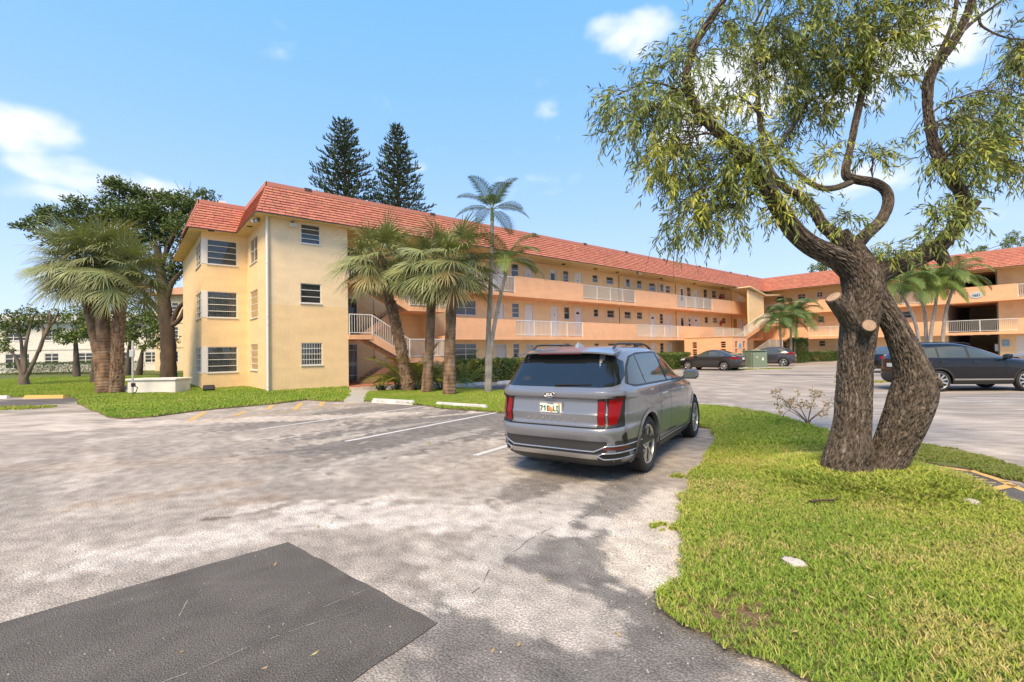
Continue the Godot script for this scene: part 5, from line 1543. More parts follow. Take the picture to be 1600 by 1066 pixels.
func sedan(at: Vector2, fwd: Vector2, called: String, label: String, paint: Material) -> void:
	var c := Car.new()
	c.nr = 4.2; c.nf = 3.2; c.wheels = [0.0, 2.70]; c.wr = .315; c.arch = .375
	c.rows = [[.20, -.75, 3.45, .78], [.30, -.92, 3.57, .84], [.45, -.98, 3.62, .87], [.60, -1.0, 3.62, .885], [.75, -.97, 3.56, .89], [.85, -.95, 3.38, .885], [.92, -.94, 3.1, .88], [.98, -.93, 2.75, .87], [1.02, -.86, 2.45, .85], [1.05, -.62, 2.32, .82], [1.12, -.38, 2.15, .77], [1.25, .0, 1.85, .70], [1.36, .32, 1.55, .63], [1.42, .55, 1.3, .54], [1.45, .72, 1.12, .34]]
	var t := car_base(called, label, at, fwd, c, paint, levels(.2, 1.45, 44, [1.03, 1.04, 1.435]))
	for wx in c.wheels:
		for s in [-1.0, 1.0]: wheel(t, wx, s, .865, c.wr, 7, .68, true, .2)
	dress(t, c, [[[-.10, 1.00, 1.03], [.1, .985, 1.2], [.35, .98, 1.3]], [[.40, .98, 1.31], [.8, .975, 1.35], [1.12, .97, 1.335]], [[1.19, .965, 1.33], [1.5, .96, 1.26], [2.2, .95, 1.0]]],
		[[-.2, .985, 1.0], [.1, .965, 1.23], [.45, .96, 1.345], [.9, .955, 1.375], [1.4, .95, 1.325], [2.3, .935, .96]], [[1.15, .28, .95], [.22, .55, .96], [2.12, .28, .93]], [[.45, .84], [1.4, .84]], M.car_glass_light)
	obj("rear_window", c.end_pane(spread([[-.60, 1.09, 1.25], [-.4, 1.08, 1.38], [.4, 1.08, 1.38], [.60, 1.09, 1.25]], 8), true, .006, 8), M.car_glass_light, t)
	obj("windscreen", c.end_pane(spread([[-.65, 1.04, 1.2], [-.4, 1.04, 1.38], [.4, 1.04, 1.38], [.65, 1.04, 1.2]], 8), false, .006, 8), M.car_glass_light, t)
	for s in [-1.0, 1.0]:
		obj("tail_light", c.end_pane(spread([[.50, .80, .92], [.87, .78, .93]] if s > 0 else [[-.87, .78, .93], [-.50, .80, .92]], 8), true, .010, 4), M.tail_red, t)
		obj("tail_light_wing", c.side_pane(spread([[-.90, .79, .93], [-.66, .86, .92]], 6), s, .010, 4), M.tail_red, t)
		obj("headlight", c.side_pane(spread([[2.95, .72, .84], [3.4, .68, .78]], 6), s, .01, 4), M.pale_paint, t)
	var pl := MB.new(); pl.cbox(Vector3(c.rear(.8, 0) - .01, .82, 0), Vector3(.012, .15, .31), .004); obj("license_plate", pl, M.plate, t)
	obj("bumper_band", c.end_pane(spread([[-.7, .24, .36], [.7, .24, .36]], 16), true, .008, 4), M.trim, t)
	mirror(t, 2.05, 1.0, .83, paint)

func hatch(at: Vector2, fwd: Vector2, called: String, label: String, paint: Material) -> void:
	var c := Car.new()
	c.nr = 3.8; c.nf = 3.2; c.wheels = [0.0, 2.61]; c.wr = .34; c.arch = .395
	c.rows = [[.24, -.62, 3.3, .80], [.34, -.78, 3.42, .86], [.5, -.82, 3.47, .885], [.62, -.83, 3.47, .89], [.78, -.80, 3.40, .89], [.92, -.77, 3.2, .885], [1.0, -.75, 2.85, .875], [1.06, -.74, 2.5, .86], [1.12, -.70, 2.28, .83], [1.25, -.52, 2.0, .77], [1.38, -.30, 1.7, .71], [1.5, -.02, 1.4, .64], [1.56, .25, 1.15, .54], [1.585, .45, .95, .34]]
	var t := car_base(called, label, at, fwd, c, paint, levels(.24, 1.585, 44, [1.57]))
	for wx in c.wheels:
		for s in [-1.0, 1.0]: wheel(t, wx, s, .875, c.wr, 5, .72, true, .21)
	dress(t, c, [[[.12, 1.18, 1.2], [.3, 1.12, 1.42], [.9, 1.08, 1.47], [1.0, 1.07, 1.465]], [[1.06, 1.07, 1.46], [1.5, 1.06, 1.36], [2.12, 1.05, 1.12]]],
		[[-.25, 1.26, 1.28], [.1, 1.14, 1.42], [.5, 1.08, 1.495], [.9, 1.06, 1.505], [1.4, 1.05, 1.41], [2.22, 1.03, 1.06]], [[1.03, .34, 1.05], [.2, .6, 1.1], [2.05, .34, 1.03]], [[.32, 1.2], [1.28, .95]], M.car_glass_light)
	obj("rear_window", c.end_pane(spread([[-.66, 1.16, 1.3], [-.45, 1.14, 1.47], [.45, 1.14, 1.47], [.66, 1.16, 1.3]], 8), true, .006, 8), M.car_glass, t)
	obj("windscreen", c.end_pane(spread([[-.68, 1.13, 1.3], [-.4, 1.13, 1.48], [.4, 1.13, 1.48], [.68, 1.13, 1.3]], 8), false, .006, 8), M.car_glass, t)
	for s in [-1.0, 1.0]:
		obj("tail_light", c.end_pane(spread([[.48, .98, 1.07], [.84, .95, 1.12]] if s > 0 else [[-.84, .95, 1.12], [-.48, .98, 1.07]], 8), true, .010, 4), M.tail_red, t)
		obj("tail_light_wing", c.side_pane(spread([[-.70, .95, 1.12], [-.42, 1.06, 1.14]], 6), s, .010, 4), M.tail_red, t)
		obj("arch_trim", c.side_pane(spread([[.42, .245, .34], [2.18, .245, .34]], 8), s, .010, 3), M.trim, t)
	var pl := MB.new(); pl.cbox(Vector3(c.rear(.85, 0) - .01, .86, 0), Vector3(.012, .15, .31), .004); obj("license_plate", pl, M.plate, t)
	obj("bumper_band", c.end_pane(spread([[-.75, .28, .46], [.75, .28, .46]], 16), true, .008, 4), M.trim, t)
	mirror(t, 1.98, 1.14, .84, paint)

func black_suv() -> void:
	var c := Car.new()
	c.nr = 4.4; c.nf = 3.2; c.wheels = [0.0, 2.67]; c.wr = .355; c.arch = .41
	c.rows = [[.24, -.80, 3.45, .80], [.34, -.96, 3.58, .87], [.5, -1.02, 3.63, .895], [.66, -1.02, 3.64, .90], [.80, -1.0, 3.6, .90], [.94, -.97, 3.45, .895], [1.04, -.95, 3.1, .885], [1.10, -.93, 2.62, .87], [1.15, -.90, 2.36, .85], [1.28, -.80, 2.02, .80], [1.45, -.66, 1.58, .73], [1.57, -.52, 1.18, .66], [1.63, -.35, .85, .56], [1.655, -.1, .55, .36]]
	var t := car_base("black_sport_utility_car", "glossy black sport utility car parked behind the twisted tree", Vector2(14.5, -16.75), Vector2(.985, .12), c, M.paint_black, levels(.24, 1.655, 48, [1.64]))
	for wx in c.wheels:
		for s in [-1.0, 1.0]: wheel(t, wx, s, .885, c.wr, 10, .76, false, .22)
	dress(t, c, [[[-.66, 1.17, 1.30], [-.5, 1.16, 1.44], [-.02, 1.15, 1.49]], [[.04, 1.15, 1.495], [.5, 1.145, 1.51], [.88, 1.14, 1.50]], [[.96, 1.14, 1.49], [1.3, 1.135, 1.41], [2.05, 1.125, 1.16]]],
		[[-.75, 1.16, 1.2], [-.55, 1.14, 1.45], [0, 1.13, 1.52], [.6, 1.12, 1.54], [1.1, 1.11, 1.49], [2.2, 1.095, 1.12]], [[.0, .62, 1.13], [.92, .34, 1.12], [2.02, .34, 1.1]], [[.15, 1.0], [1.12, .98]], M.car_glass_light)
	for s in [1.0, -1.0]:
		obj("sill_strip", c.side_pane(spread([[.44, .38, .44], [2.22, .38, .43]], 12), s, .016, 3), M.chrome, t)
		obj("sill_trim", c.side_pane(spread([[.42, .245, .36], [2.25, .245, .36]], 12), s, .010, 3), M.trim, t)
		for wx in c.wheels:
			var lip := MB.new()
			for k in 22:
				var a0 := -.12 + (PI + .24) * k / 22; var a1 := -.12 + (PI + .24) * (k + 1) / 22
				var P := func(a, r, off):
					var q := Vector2(wx + cos(a) * r, c.wr + sin(a) * r)
					return Vector3(q.x, q.y, s * (c.side(q.x, maxf(q.y, .25)) + off))
				if s > 0: lip.quad(P.call(a1, .408, .012), P.call(a0, .408, .012), P.call(a0, .455, .009), P.call(a1, .455, .009))
				else: lip.quad(P.call(a0, .408, .012), P.call(a1, .408, .012), P.call(a1, .455, .009), P.call(a0, .455, .009))
			obj("arch_trim", lip, M.trim, t)
		obj("headlight", c.side_pane(spread([[3.0, .86, .96], [3.45, .82, .9]], 6), s, .01, 4), M.pale_paint, t)
		var rl := MB.new(); rl.tube([Vector3(-.5, 1.585, s * .62), Vector3(-.35, 1.655, s * .61), Vector3(.4, 1.675, s * .6), Vector3(1.0, 1.63, s * .61), Vector3(1.15, 1.575, s * .63)], [.014, .014, .014, .014, .014], 6)
		obj("roof_rail", rl, M.dark_metal, t)
	obj("rear_window", c.end_pane(spread([[-.72, 1.18, 1.3], [-.5, 1.17, 1.53], [.5, 1.17, 1.53], [.72, 1.18, 1.3]], 8), true, .006, 8), M.car_glass, t)
	obj("windscreen", c.end_pane(spread([[-.7, 1.15, 1.35], [-.4, 1.15, 1.55], [.4, 1.15, 1.55], [.7, 1.15, 1.35]], 8), false, .006, 8), M.car_glass_light, t)
	for s in [-1.0, 1.0]: obj("tail_light", c.end_pane(spread([[.45, .95, 1.08], [.86, .93, 1.09]] if s > 0 else [[-.86, .93, 1.09], [-.45, .95, 1.08]], 8), true, .010, 4), M.tail_dark, t)
	var pl := MB.new(); pl.cbox(Vector3(c.rear(.9, 0) - .01, .88, 0), Vector3(.012, .15, .31), .004); obj("license_plate", pl, M.plate, t)
	obj("bumper_band", c.end_pane(spread([[-.85, .26, .56], [.85, .26, .56]], 20), true, .012, 5), M.trim, t)
	mirror(t, 2.0, 1.17, .85, M.paint_black)

func wagon() -> void:
	var c := Car.new()
	c.nr = 3.6; c.nf = 3.2; c.wheels = [0.0, 2.75]; c.wr = .34; c.arch = .395
	c.rows = [[.24, -.75, 3.4, .80], [.36, -.92, 3.52, .87], [.5, -.97, 3.57, .895], [.7, -.96, 3.56, .90], [.9, -.90, 3.4, .895], [1.0, -.86, 3.0, .88], [1.06, -.82, 2.5, .86], [1.15, -.66, 2.22, .81], [1.28, -.42, 1.9, .74], [1.4, -.14, 1.55, .68], [1.5, .2, 1.2, .56], [1.53, .45, .95, .34]]
	var t := car_base("black_wagon", "black wagon with grey lower trim glimpsed between the tree trunks", Vector2(21.6, -27.4), Vector2(.95, -.31), c, M.paint_black, levels(.24, 1.53, 40, [1.51]))
	for wx in c.wheels:
		for s in [-1.0, 1.0]: wheel(t, wx, s, .885, c.wr, 6, .7, false, .21)
	dress(t, c, [[[-.35, 1.1, 1.22], [-.1, 1.07, 1.35], [.3, 1.05, 1.41]], [[.36, 1.05, 1.415], [.8, 1.04, 1.43], [1.05, 1.035, 1.41]], [[1.12, 1.03, 1.40], [1.5, 1.02, 1.3], [2.1, 1.01, 1.06]]],
		[[-.45, 1.08, 1.15], [-.1, 1.05, 1.38], [.4, 1.03, 1.445], [.9, 1.02, 1.455], [1.4, 1.0, 1.36], [2.2, .99, 1.0]], [[1.08, .34, 1.02], [.2, .6, 1.04]], [[.4, .92], [1.35, .92]], M.car_glass_light)
	for s in [1.0, -1.0]:
		obj("lower_trim", c.side_pane(spread([[-.93, .30, .44], [-.42, .30, .44]], 8), s, .01, 3), M.satin, t)
		obj("arch_trim", c.side_pane(spread([[.42, .25, .42], [2.3, .25, .42]], 8), s, .01, 3), M.satin, t)
		obj("tail_light_wing", c.side_pane(spread([[-.88, .80, .96], [-.55, .86, 1.0]], 6), s, .010, 4), M.tail_red, t)
		obj("tail_light", c.end_pane(spread([[.5, .8, .96], [.86, .78, .98]] if s > 0 else [[-.86, .78, .98], [-.5, .8, .96]], 6), true, .010, 4), M.tail_red, t)
	obj("rear_window", c.end_pane(spread([[-.64, 1.09, 1.2], [-.4, 1.08, 1.4], [.4, 1.08, 1.4], [.64, 1.09, 1.2]], 8), true, .006, 8), M.car_glass_light, t)
	obj("windscreen", c.end_pane(spread([[-.66, 1.09, 1.25], [-.4, 1.09, 1.42], [.4, 1.09, 1.42], [.66, 1.09, 1.25]], 8), false, .006, 8), M.car_glass_light, t)
	mirror(t, 2.0, 1.07, .84, M.paint_black)
const TREE := {
	"trunk": [[4.006, -0.105, -5.764, 0.282], [4.027, 0.050, -5.764, 0.259], [4.047, 0.205, -5.764, 0.236], [4.084, 0.375, -5.764, 0.219], [4.130, 0.608, -5.764, 0.193], [4.167, 0.839, -5.783, 0.185], [4.213, 1.149, -5.812, 0.183], [4.239, 1.464, -5.812, 0.183], [4.280, 1.780, -5.812, 0.191], [4.329, 2.056, -5.812, 0.201], [4.360, 2.294, -5.812, 0.212], [4.335, 2.509, -5.812, 0.207], [4.240, 2.750, -5.812, 0.158], [4.134, 2.935, -5.812, 0.108], [4.090, 3.039, -5.812, 0.086]],
	"trunk2": [[4.399, -0.003, -5.764, 0.197], [4.531, 0.197, -5.764, 0.195], [4.649, 0.447, -5.746, 0.208], [4.743, 0.721, -5.717, 0.221], [4.813, 0.954, -5.698, 0.229], [4.842, 1.147, -5.689, 0.212], [4.818, 1.364, -5.689, 0.171], [4.757, 1.597, -5.708, 0.142], [4.657, 1.864, -5.727, 0.125], [4.546, 2.104, -5.764, 0.122], [4.442, 2.313, -5.783, 0.132], [4.375, 2.532, -5.812, 0.139]],
	"left": [[4.310, 2.478, -5.812, 0.151], [4.069, 2.664, -5.764, 0.130], [3.859, 2.752, -5.717, 0.119], [3.621, 2.855, -5.670, 0.109], [3.404, 3.018, -5.623, 0.101], [3.215, 3.270, -5.575, 0.090], [3.044, 3.518, -5.528, 0.084], [2.869, 3.738, -5.500, 0.076], [2.670, 3.977, -5.481, 0.065], [2.478, 4.138, -5.462, 0.057], [2.261, 4.332, -5.434, 0.048], [2.121, 4.553, -5.405, 0.045], [2.076, 4.806, -5.386, 0.042], [2.157, 5.098, -5.386, 0.036], [2.320, 5.366, -5.386, 0.033], [2.505, 5.634, -5.386, 0.029], [2.677, 5.964, -5.386, 0.023]],
	"mid": [[4.194, 2.830, -5.812, 0.102], [4.050, 3.020, -5.859, 0.078], [3.949, 3.147, -5.906, 0.065], [3.841, 3.407, -5.953, 0.057], [3.703, 3.556, -6.001, 0.052], [3.546, 3.700, -6.048, 0.044], [3.420, 3.912, -6.095, 0.035], [3.347, 4.297, -6.143, 0.029], [3.328, 4.833, -6.190, 0.026], [3.343, 5.422, -6.237, 0.020], [3.323, 5.945, -6.237, 0.017]],
	"ess": [[4.225, 2.798, -5.812, 0.085], [4.406, 2.986, -5.812, 0.067], [4.640, 3.179, -5.859, 0.061], [4.781, 3.409, -5.906, 0.058], [4.792, 3.588, -5.953, 0.056], [4.649, 3.689, -5.953, 0.054], [4.438, 3.734, -5.953, 0.052], [4.309, 3.777, -5.953, 0.052], [4.296, 3.892, -5.953, 0.044], [4.366, 4.121, -5.972, 0.038], [4.454, 4.423, -6.001, 0.038], [4.564, 4.737, -6.048, 0.038], [4.686, 5.099, -6.095, 0.035], [4.784, 5.468, -6.143, 0.029], [4.867, 5.938, -6.143, 0.023], [4.935, 6.454, -6.143, 0.017]],
	"ess2": [[4.356, 3.710, -5.953, 0.043], [4.194, 3.649, -5.982, 0.038], [4.025, 3.653, -6.010, 0.036], [3.862, 3.761, -6.048, 0.034], [3.697, 3.958, -6.095, 0.028], [3.512, 4.149, -6.143, 0.026], [3.386, 4.466, -6.143, 0.019]],
	"right": [[4.372, 2.413, -5.812, 0.150], [4.495, 2.486, -5.783, 0.126], [4.656, 2.559, -5.764, 0.110], [4.894, 2.657, -5.717, 0.102], [5.106, 2.749, -5.689, 0.092], [5.273, 2.890, -5.670, 0.080], [5.427, 3.074, -5.670, 0.069], [5.537, 3.265, -5.689, 0.064], [5.540, 3.447, -5.717, 0.062], [5.441, 3.664, -5.746, 0.063], [5.317, 3.912, -5.764, 0.059], [5.276, 4.238, -5.812, 0.049], [5.283, 4.626, -5.859, 0.047], [5.328, 4.962, -5.878, 0.053], [5.475, 5.198, -5.906, 0.052], [5.691, 5.456, -5.953, 0.050], [5.830, 5.670, -5.953, 0.044], [5.956, 5.968, -5.953, 0.036], [6.086, 6.367, -5.953, 0.030]],
	"right2": [[5.325, 4.910, -5.859, 0.037], [5.355, 5.142, -5.812, 0.031], [5.448, 5.384, -5.764, 0.028], [5.554, 5.657, -5.764, 0.025], [5.632, 6.059, -5.764, 0.023]],
	"right3": [[5.786, 5.580, -5.953, 0.031], [6.071, 5.817, -6.001, 0.020], [6.419, 6.056, -6.048, 0.015], [6.677, 6.264, -6.048, 0.012]],
	"right4": [[6.065, 5.800, -5.953, 0.018], [6.110, 5.682, -5.953, 0.013], [6.333, 5.513, -5.906, 0.010], [6.564, 5.445, -5.859, 0.007]],
	"fork": [[3.485, 4.147, -6.095, 0.029], [3.628, 4.377, -6.143, 0.025], [3.832, 4.610, -6.190, 0.022], [4.014, 4.890, -6.237, 0.016]],
	"stub_left": [[4.257, 1.740, -5.793, 0.112], [4.099, 1.951, -5.717, 0.100], [3.949, 2.103, -5.651, 0.092], [3.863, 2.202, -5.623, 0.089]],
	"stub_front": [[4.284, 1.762, -5.764, 0.094], [4.199, 1.818, -5.575, 0.080], [4.166, 1.851, -5.481, 0.076]],
	"stub_low": [[4.801, 1.088, -5.670, 0.155], [4.931, 1.151, -5.623, 0.121], [5.014, 1.212, -5.594, 0.105]],
	"stub_hang": [[5.144, 2.752, -5.670, 0.086], [5.192, 2.668, -5.642, 0.070], [5.218, 2.587, -5.623, 0.054]],
	"stub_up": [[5.500, 3.167, -5.670, 0.049], [5.593, 3.261, -5.651, 0.039], [5.647, 3.339, -5.632, 0.036]],
}
const BLOBS := [[1.86, 4.55, -5.39, 0.54], [1.54, 4.31, -5.43, 0.45], [1.25, 4.56, -5.39, 0.22], [2.17, 5.03, -5.39, 0.39], [2.09, 4.15, -5.43, 0.54], [1.84, 3.76, -5.39, 0.34], [2.36, 3.72, -5.48, 0.44], [2.69, 3.81, -5.53, 0.43], [2.07, 3.10, -5.43, 0.27], [2.28, 3.45, -5.48, 0.36], [2.56, 3.20, -5.53, 0.32], [2.93, 3.55, -5.58, 0.36], [3.02, 3.90, -5.58, 0.32], [2.73, 4.79, -5.86, 0.26], [2.64, 5.49, -5.58, 0.36], [3.48, 5.19, -6.14, 0.51], [3.87, 5.44, -6.14, 0.58], [4.24, 5.67, -6.05, 0.64], [4.58, 5.64, -5.95, 0.62], [4.99, 5.55, -5.95, 0.53], [3.99, 4.76, -6.24, 0.35], [4.37, 5.18, -6.14, 0.42], [4.87, 5.18, -6.05, 0.38], [3.64, 5.90, -6.24, 0.48], [5.37, 5.95, -6.05, 0.34], [4.32, 4.93, -6.33, 0.31], [3.54, 5.76, -5.86, 0.41], [5.59, 4.37, -5.76, 0.37], [5.95, 4.56, -5.76, 0.33], [6.25, 4.16, -5.76, 0.32], [5.30, 4.25, -5.67, 0.15], [5.40, 3.93, -5.67, 0.28], [5.97, 3.94, -5.81, 0.32], [6.54, 5.44, -5.95, 0.27], [6.54, 4.83, -6.05, 0.31], [6.46, 3.83, -5.86, 0.20], [5.55, 3.99, -5.62, 0.26], [5.37, 3.23, -5.62, 0.18], [5.18, 3.09, -5.58, 0.14], [5.46, 3.43, -5.62, 0.10], [4.11, 3.19, -5.76, 0.13], [4.12, 4.08, -5.95, 0.13], [4.65, 3.98, -5.95, 0.17], [3.66, 3.56, -5.86, 0.13], [3.27, 3.20, -5.58, 0.10], [4.63, 2.76, -5.67, 0.08], [5.02, 2.91, -5.67, 0.09], [3.91, 6.82, -6.14, 0.69], [4.69, 6.72, -6.05, 0.74], [2.87, 6.43, -5.76, 0.52], [5.52, 6.71, -6.05, 0.61], [6.43, 6.44, -6.05, 0.45], [7.08, 4.52, -5.95, 0.46], [7.15, 5.58, -6.05, 0.40]]
const BIG_LIMBS := [[[-22.15, -0.18, -30.30], [-22.15, 2.33, -30.30], [-22.35, 4.40, -30.30], [-22.47, 5.85, -30.30], [-22.67, 7.30, -30.30], [-22.88, 8.76, -30.30]], [[-22.47, 5.64, -30.30], [-23.30, 6.48, -30.30], [-23.92, 6.91, -30.30], [-25.16, 9.01, -30.30], [-26.19, 10.28, -30.30]], [[-22.26, 5.22, -30.30], [-21.85, 6.46, -30.30], [-21.02, 7.28, -30.30], [-20.19, 8.09, -30.30]], [[-22.18, 3.16, -30.30], [-21.44, 4.80, -30.30], [-20.61, 5.40, -30.30], [-20.48, 6.02, -30.30]], [[-22.35, 3.98, -30.30], [-23.30, 5.24, -30.30], [-24.12, 6.50, -30.30], [-24.54, 7.34, -30.30]], [[-22.06, 3.57, -30.30], [-21.44, 3.97, -30.30], [-21.03, 4.79, -30.30], [-20.61, 5.20, -30.30]], [[-24.12, 6.91, -30.30], [-26.40, 9.03, -30.30], [-28.89, 10.53, -30.30], [-30.96, 10.36, -30.30]], [[-22.67, 7.30, -30.30], [-21.84, 9.37, -30.30], [-20.59, 11.02, -30.30]]]
const BIG_BLOBS := [[-29.44, 9.90, -29.00, 1.03], [-28.73, 10.30, -29.50, 1.20], [-26.86, 11.05, -29.00, 1.03], [-28.60, 10.65, -30.00, 1.43], [-24.91, 12.24, -30.00, 1.47], [-23.62, 12.21, -31.00, 1.77], [-21.49, 12.01, -31.00, 1.60], [-24.04, 10.43, -31.00, 2.32], [-22.28, 9.67, -31.50, 2.14], [-21.50, 7.62, -31.00, 1.60], [-26.55, 11.23, -30.00, 1.63], [-21.31, 11.53, -32.00, 1.57], [-22.99, 7.22, -31.00, 1.43], [-25.26, 8.96, -32.00, 2.09], [-25.40, 12.41, -30.00, 1.14], [-20.65, 12.49, -32.00, 0.96], [-28.84, 9.09, -29.00, 0.95], [-20.39, 9.89, -30.00, 1.63], [-24.50, 10.99, -30.00, 1.96], [-27.44, 10.32, -32.00, 1.96], [-23.87, 11.50, -32.50, 1.99]]
const LT_LIMBS := [[[-29.65, -0.05, -28.60], [-29.73, 0.49, -28.60], [-29.81, 0.96, -28.60]], [[-29.81, 0.61, -28.60], [-30.16, 1.67, -28.60], [-30.67, 2.26, -28.60], [-30.83, 2.46, -28.60]], [[-29.73, 0.61, -28.60], [-29.82, 2.24, -28.60], [-29.98, 3.22, -28.60], [-30.45, 4.20, -28.60]], [[-29.58, 0.41, -28.60], [-29.00, 1.65, -28.60], [-28.34, 3.19, -28.60], [-27.84, 3.97, -28.60], [-27.57, 4.55, -28.60]], [[-28.80, 2.03, -28.60], [-28.50, 3.20, -28.60], [-28.97, 4.45, -28.60]], [[-29.65, 0.80, -28.60], [-29.58, 2.44, -28.60], [-29.20, 3.99, -28.60], [-28.97, 4.37, -28.60]], [[-28.34, 3.12, -28.60], [-28.11, 3.97, -28.60], [-28.19, 4.52, -28.60]]]
const LT_BLOBS := [[-30.34, 4.00, -28.50, 1.01], [-29.18, 4.18, -28.50, 0.93], [-30.72, 2.26, -28.50, 0.78], [-28.27, 3.97, -28.60, 0.54], [-30.20, 3.56, -29.00, 0.79], [-30.11, 3.39, -28.00, 0.76], [-29.21, 3.70, -29.00, 0.55]]
const MT_A := [[-36.23, -39.15], [-36.35, 3.20, -39.15], [[-36.78, 4.91, -39.15, 1.49], [-35.44, 4.78, -39.15, 1.49], [-36.24, 3.73, -39.15, 1.39], [-37.52, 3.64, -39.15, 1.07]]]
const MT_B := [[-26.55, -29.92], [-26.47, 3.21, -29.92], [[-26.47, 3.62, -29.92, 1.06], [-26.06, 4.23, -29.92, 0.98], [-26.88, 3.22, -29.92, 0.81], [-25.86, 3.20, -29.92, 0.81]]]
const MT_C := [[-32.75, -40.04], [-32.59, 2.61, -40.04], [[-32.43, 5.34, -40.04, 1.53], [-31.34, 4.50, -40.04, 1.42], [-33.25, 3.71, -40.04, 1.31], [-31.88, 3.42, -40.04, 1.20]]]
const MT_D := [[-31.53, -39.67], [-31.21, 2.04, -39.67], [[-30.23, 4.73, -39.67, 1.62], [-29.69, 3.37, -39.67, 1.40], [-30.50, 2.84, -39.67, 1.19], [-29.04, 4.17, -39.67, 1.08]]]
const FAR_BLOBS := [[50.37, 14.71, -75.00, 1.63], [48.09, 13.93, -75.00, 1.02], [55.75, 15.05, -72.00, 2.55], [53.27, 14.11, -72.00, 1.76], [58.18, 14.02, -72.00, 1.57], [78.90, 17.14, -80.00, 1.09], [80.56, 17.55, -80.00, 1.09], [84.95, 18.13, -80.00, 1.63], [86.85, 19.20, -80.00, 1.96]]
const PALMS := {
	"p1": [[-4.28, -0.09, -19.40], [-4.62, 1.92, -19.40], [-5.05, 3.78, -19.40], [-5.45, 5.51, -19.40]],
	"p2": [[-3.42, -0.06, -18.60], [-3.27, 1.89, -18.60], [-3.17, 3.66, -18.60], [-3.20, 4.98, -18.60]],
	"p3": [[-2.36, -0.04, -17.50], [-2.31, 1.86, -17.50], [-2.24, 3.53, -17.50], [-2.29, 5.01, -17.50]],
	"a1": [[-1.00, -0.03, -18.20], [-0.91, 2.34, -18.20], [-0.75, 4.82, -18.20], [-0.69, 6.70, -18.20]],
	"a2": [[-0.92, -0.03, -18.20], [-0.80, 1.84, -18.20], [-0.52, 3.33, -18.20], [-0.21, 4.56, -18.20]],
	"l1": [[-18.38, -0.05, -21.20], [-18.58, 1.59, -21.20], [-18.99, 3.62, -21.20], [-19.40, 5.80, -21.20]],
	"l2": [[-18.09, -0.06, -21.00], [-18.18, 1.59, -21.00], [-18.29, 3.60, -21.00], [-18.35, 6.04, -21.00]],
	"l3": [[-17.49, -0.06, -20.80], [-17.47, 1.58, -20.80], [-17.38, 3.56, -20.80], [-17.27, 5.41, -20.80]],
	"r1": [[31.37, -0.02, -36.00], [31.15, 1.99, -36.00], [30.68, 3.96, -36.00], [29.89, 5.45, -36.00]],
	"r2": [[31.97, -0.04, -36.40], [32.06, 2.48, -36.40], [32.01, 3.97, -36.40], [31.67, 5.67, -36.40]],
	"r3": [[31.69, -0.02, -35.80], [31.92, 2.46, -35.80], [32.21, 3.92, -35.80], [32.46, 5.28, -35.80]],
	"r4": [[32.34, -0.02, -35.50], [32.57, 2.44, -35.50], [32.93, 4.37, -35.50], [33.52, 5.96, -35.50]],
	"c1": [[24.63, 0.11, -43.00], [24.60, 1.10, -43.00], [24.57, 2.27, -43.00], [24.54, 3.09, -43.00]],
	"c2": [[26.04, 0.12, -44.00], [26.08, 1.37, -44.00], [26.12, 2.87, -44.00], [26.21, 3.95, -44.00]],
	"c3": [[26.82, 0.09, -44.50], [26.80, 1.36, -44.50], [26.90, 2.88, -44.50], [27.05, 3.78, -44.50]],
}
const PINES := [[-16.26, -46.00, 24.78, 4.69], [-11.26, -47.00, 24.54, 3.84]]

# ---------------------------------------------------------------- plants
func v3(a: Array) -> Vector3:
	return Vector3(a[0], a[1], a[2])

func rdir() -> Vector3:
	var z := rng.randf_range(-1, 1); var a := rng.randf() * TAU; var r := sqrt(1 - z * z)
	return Vector3(r * cos(a), z, r * sin(a))

func vary(c: Color, k: float) -> Color:
	var f := rng.randf_range(1 - k, 1 + k)
	return Color(c.r * f * rng.randf_range(.9, 1.1), c.g * f, c.b * f * rng.randf_range(.85, 1.15))

func smooth_path(pts: Array, st: float) -> Array:        # Catmull-Rom resampling of points with a radius as 4th value
	var r := []
	for i in pts.size() - 1:
		var p0: Vector4 = pts[maxi(i - 1, 0)]; var p1: Vector4 = pts[i]; var p2: Vector4 = pts[i + 1]; var p3: Vector4 = pts[mini(i + 2, pts.size() - 1)]
		var l := Vector3(p2.x - p1.x, p2.y - p1.y, p2.z - p1.z).length()
		var m := maxi(1, int(l / st))
		for k in m:
			var t := float(k) / m
			r.append(.5 * ((2 * p1) + (p2 - p0) * t + (2 * p0 - 5 * p1 + 4 * p2 - p3) * t * t + (3 * p1 - p0 - 3 * p2 + p3) * t * t * t))
	r.append(pts[-1])
	return r

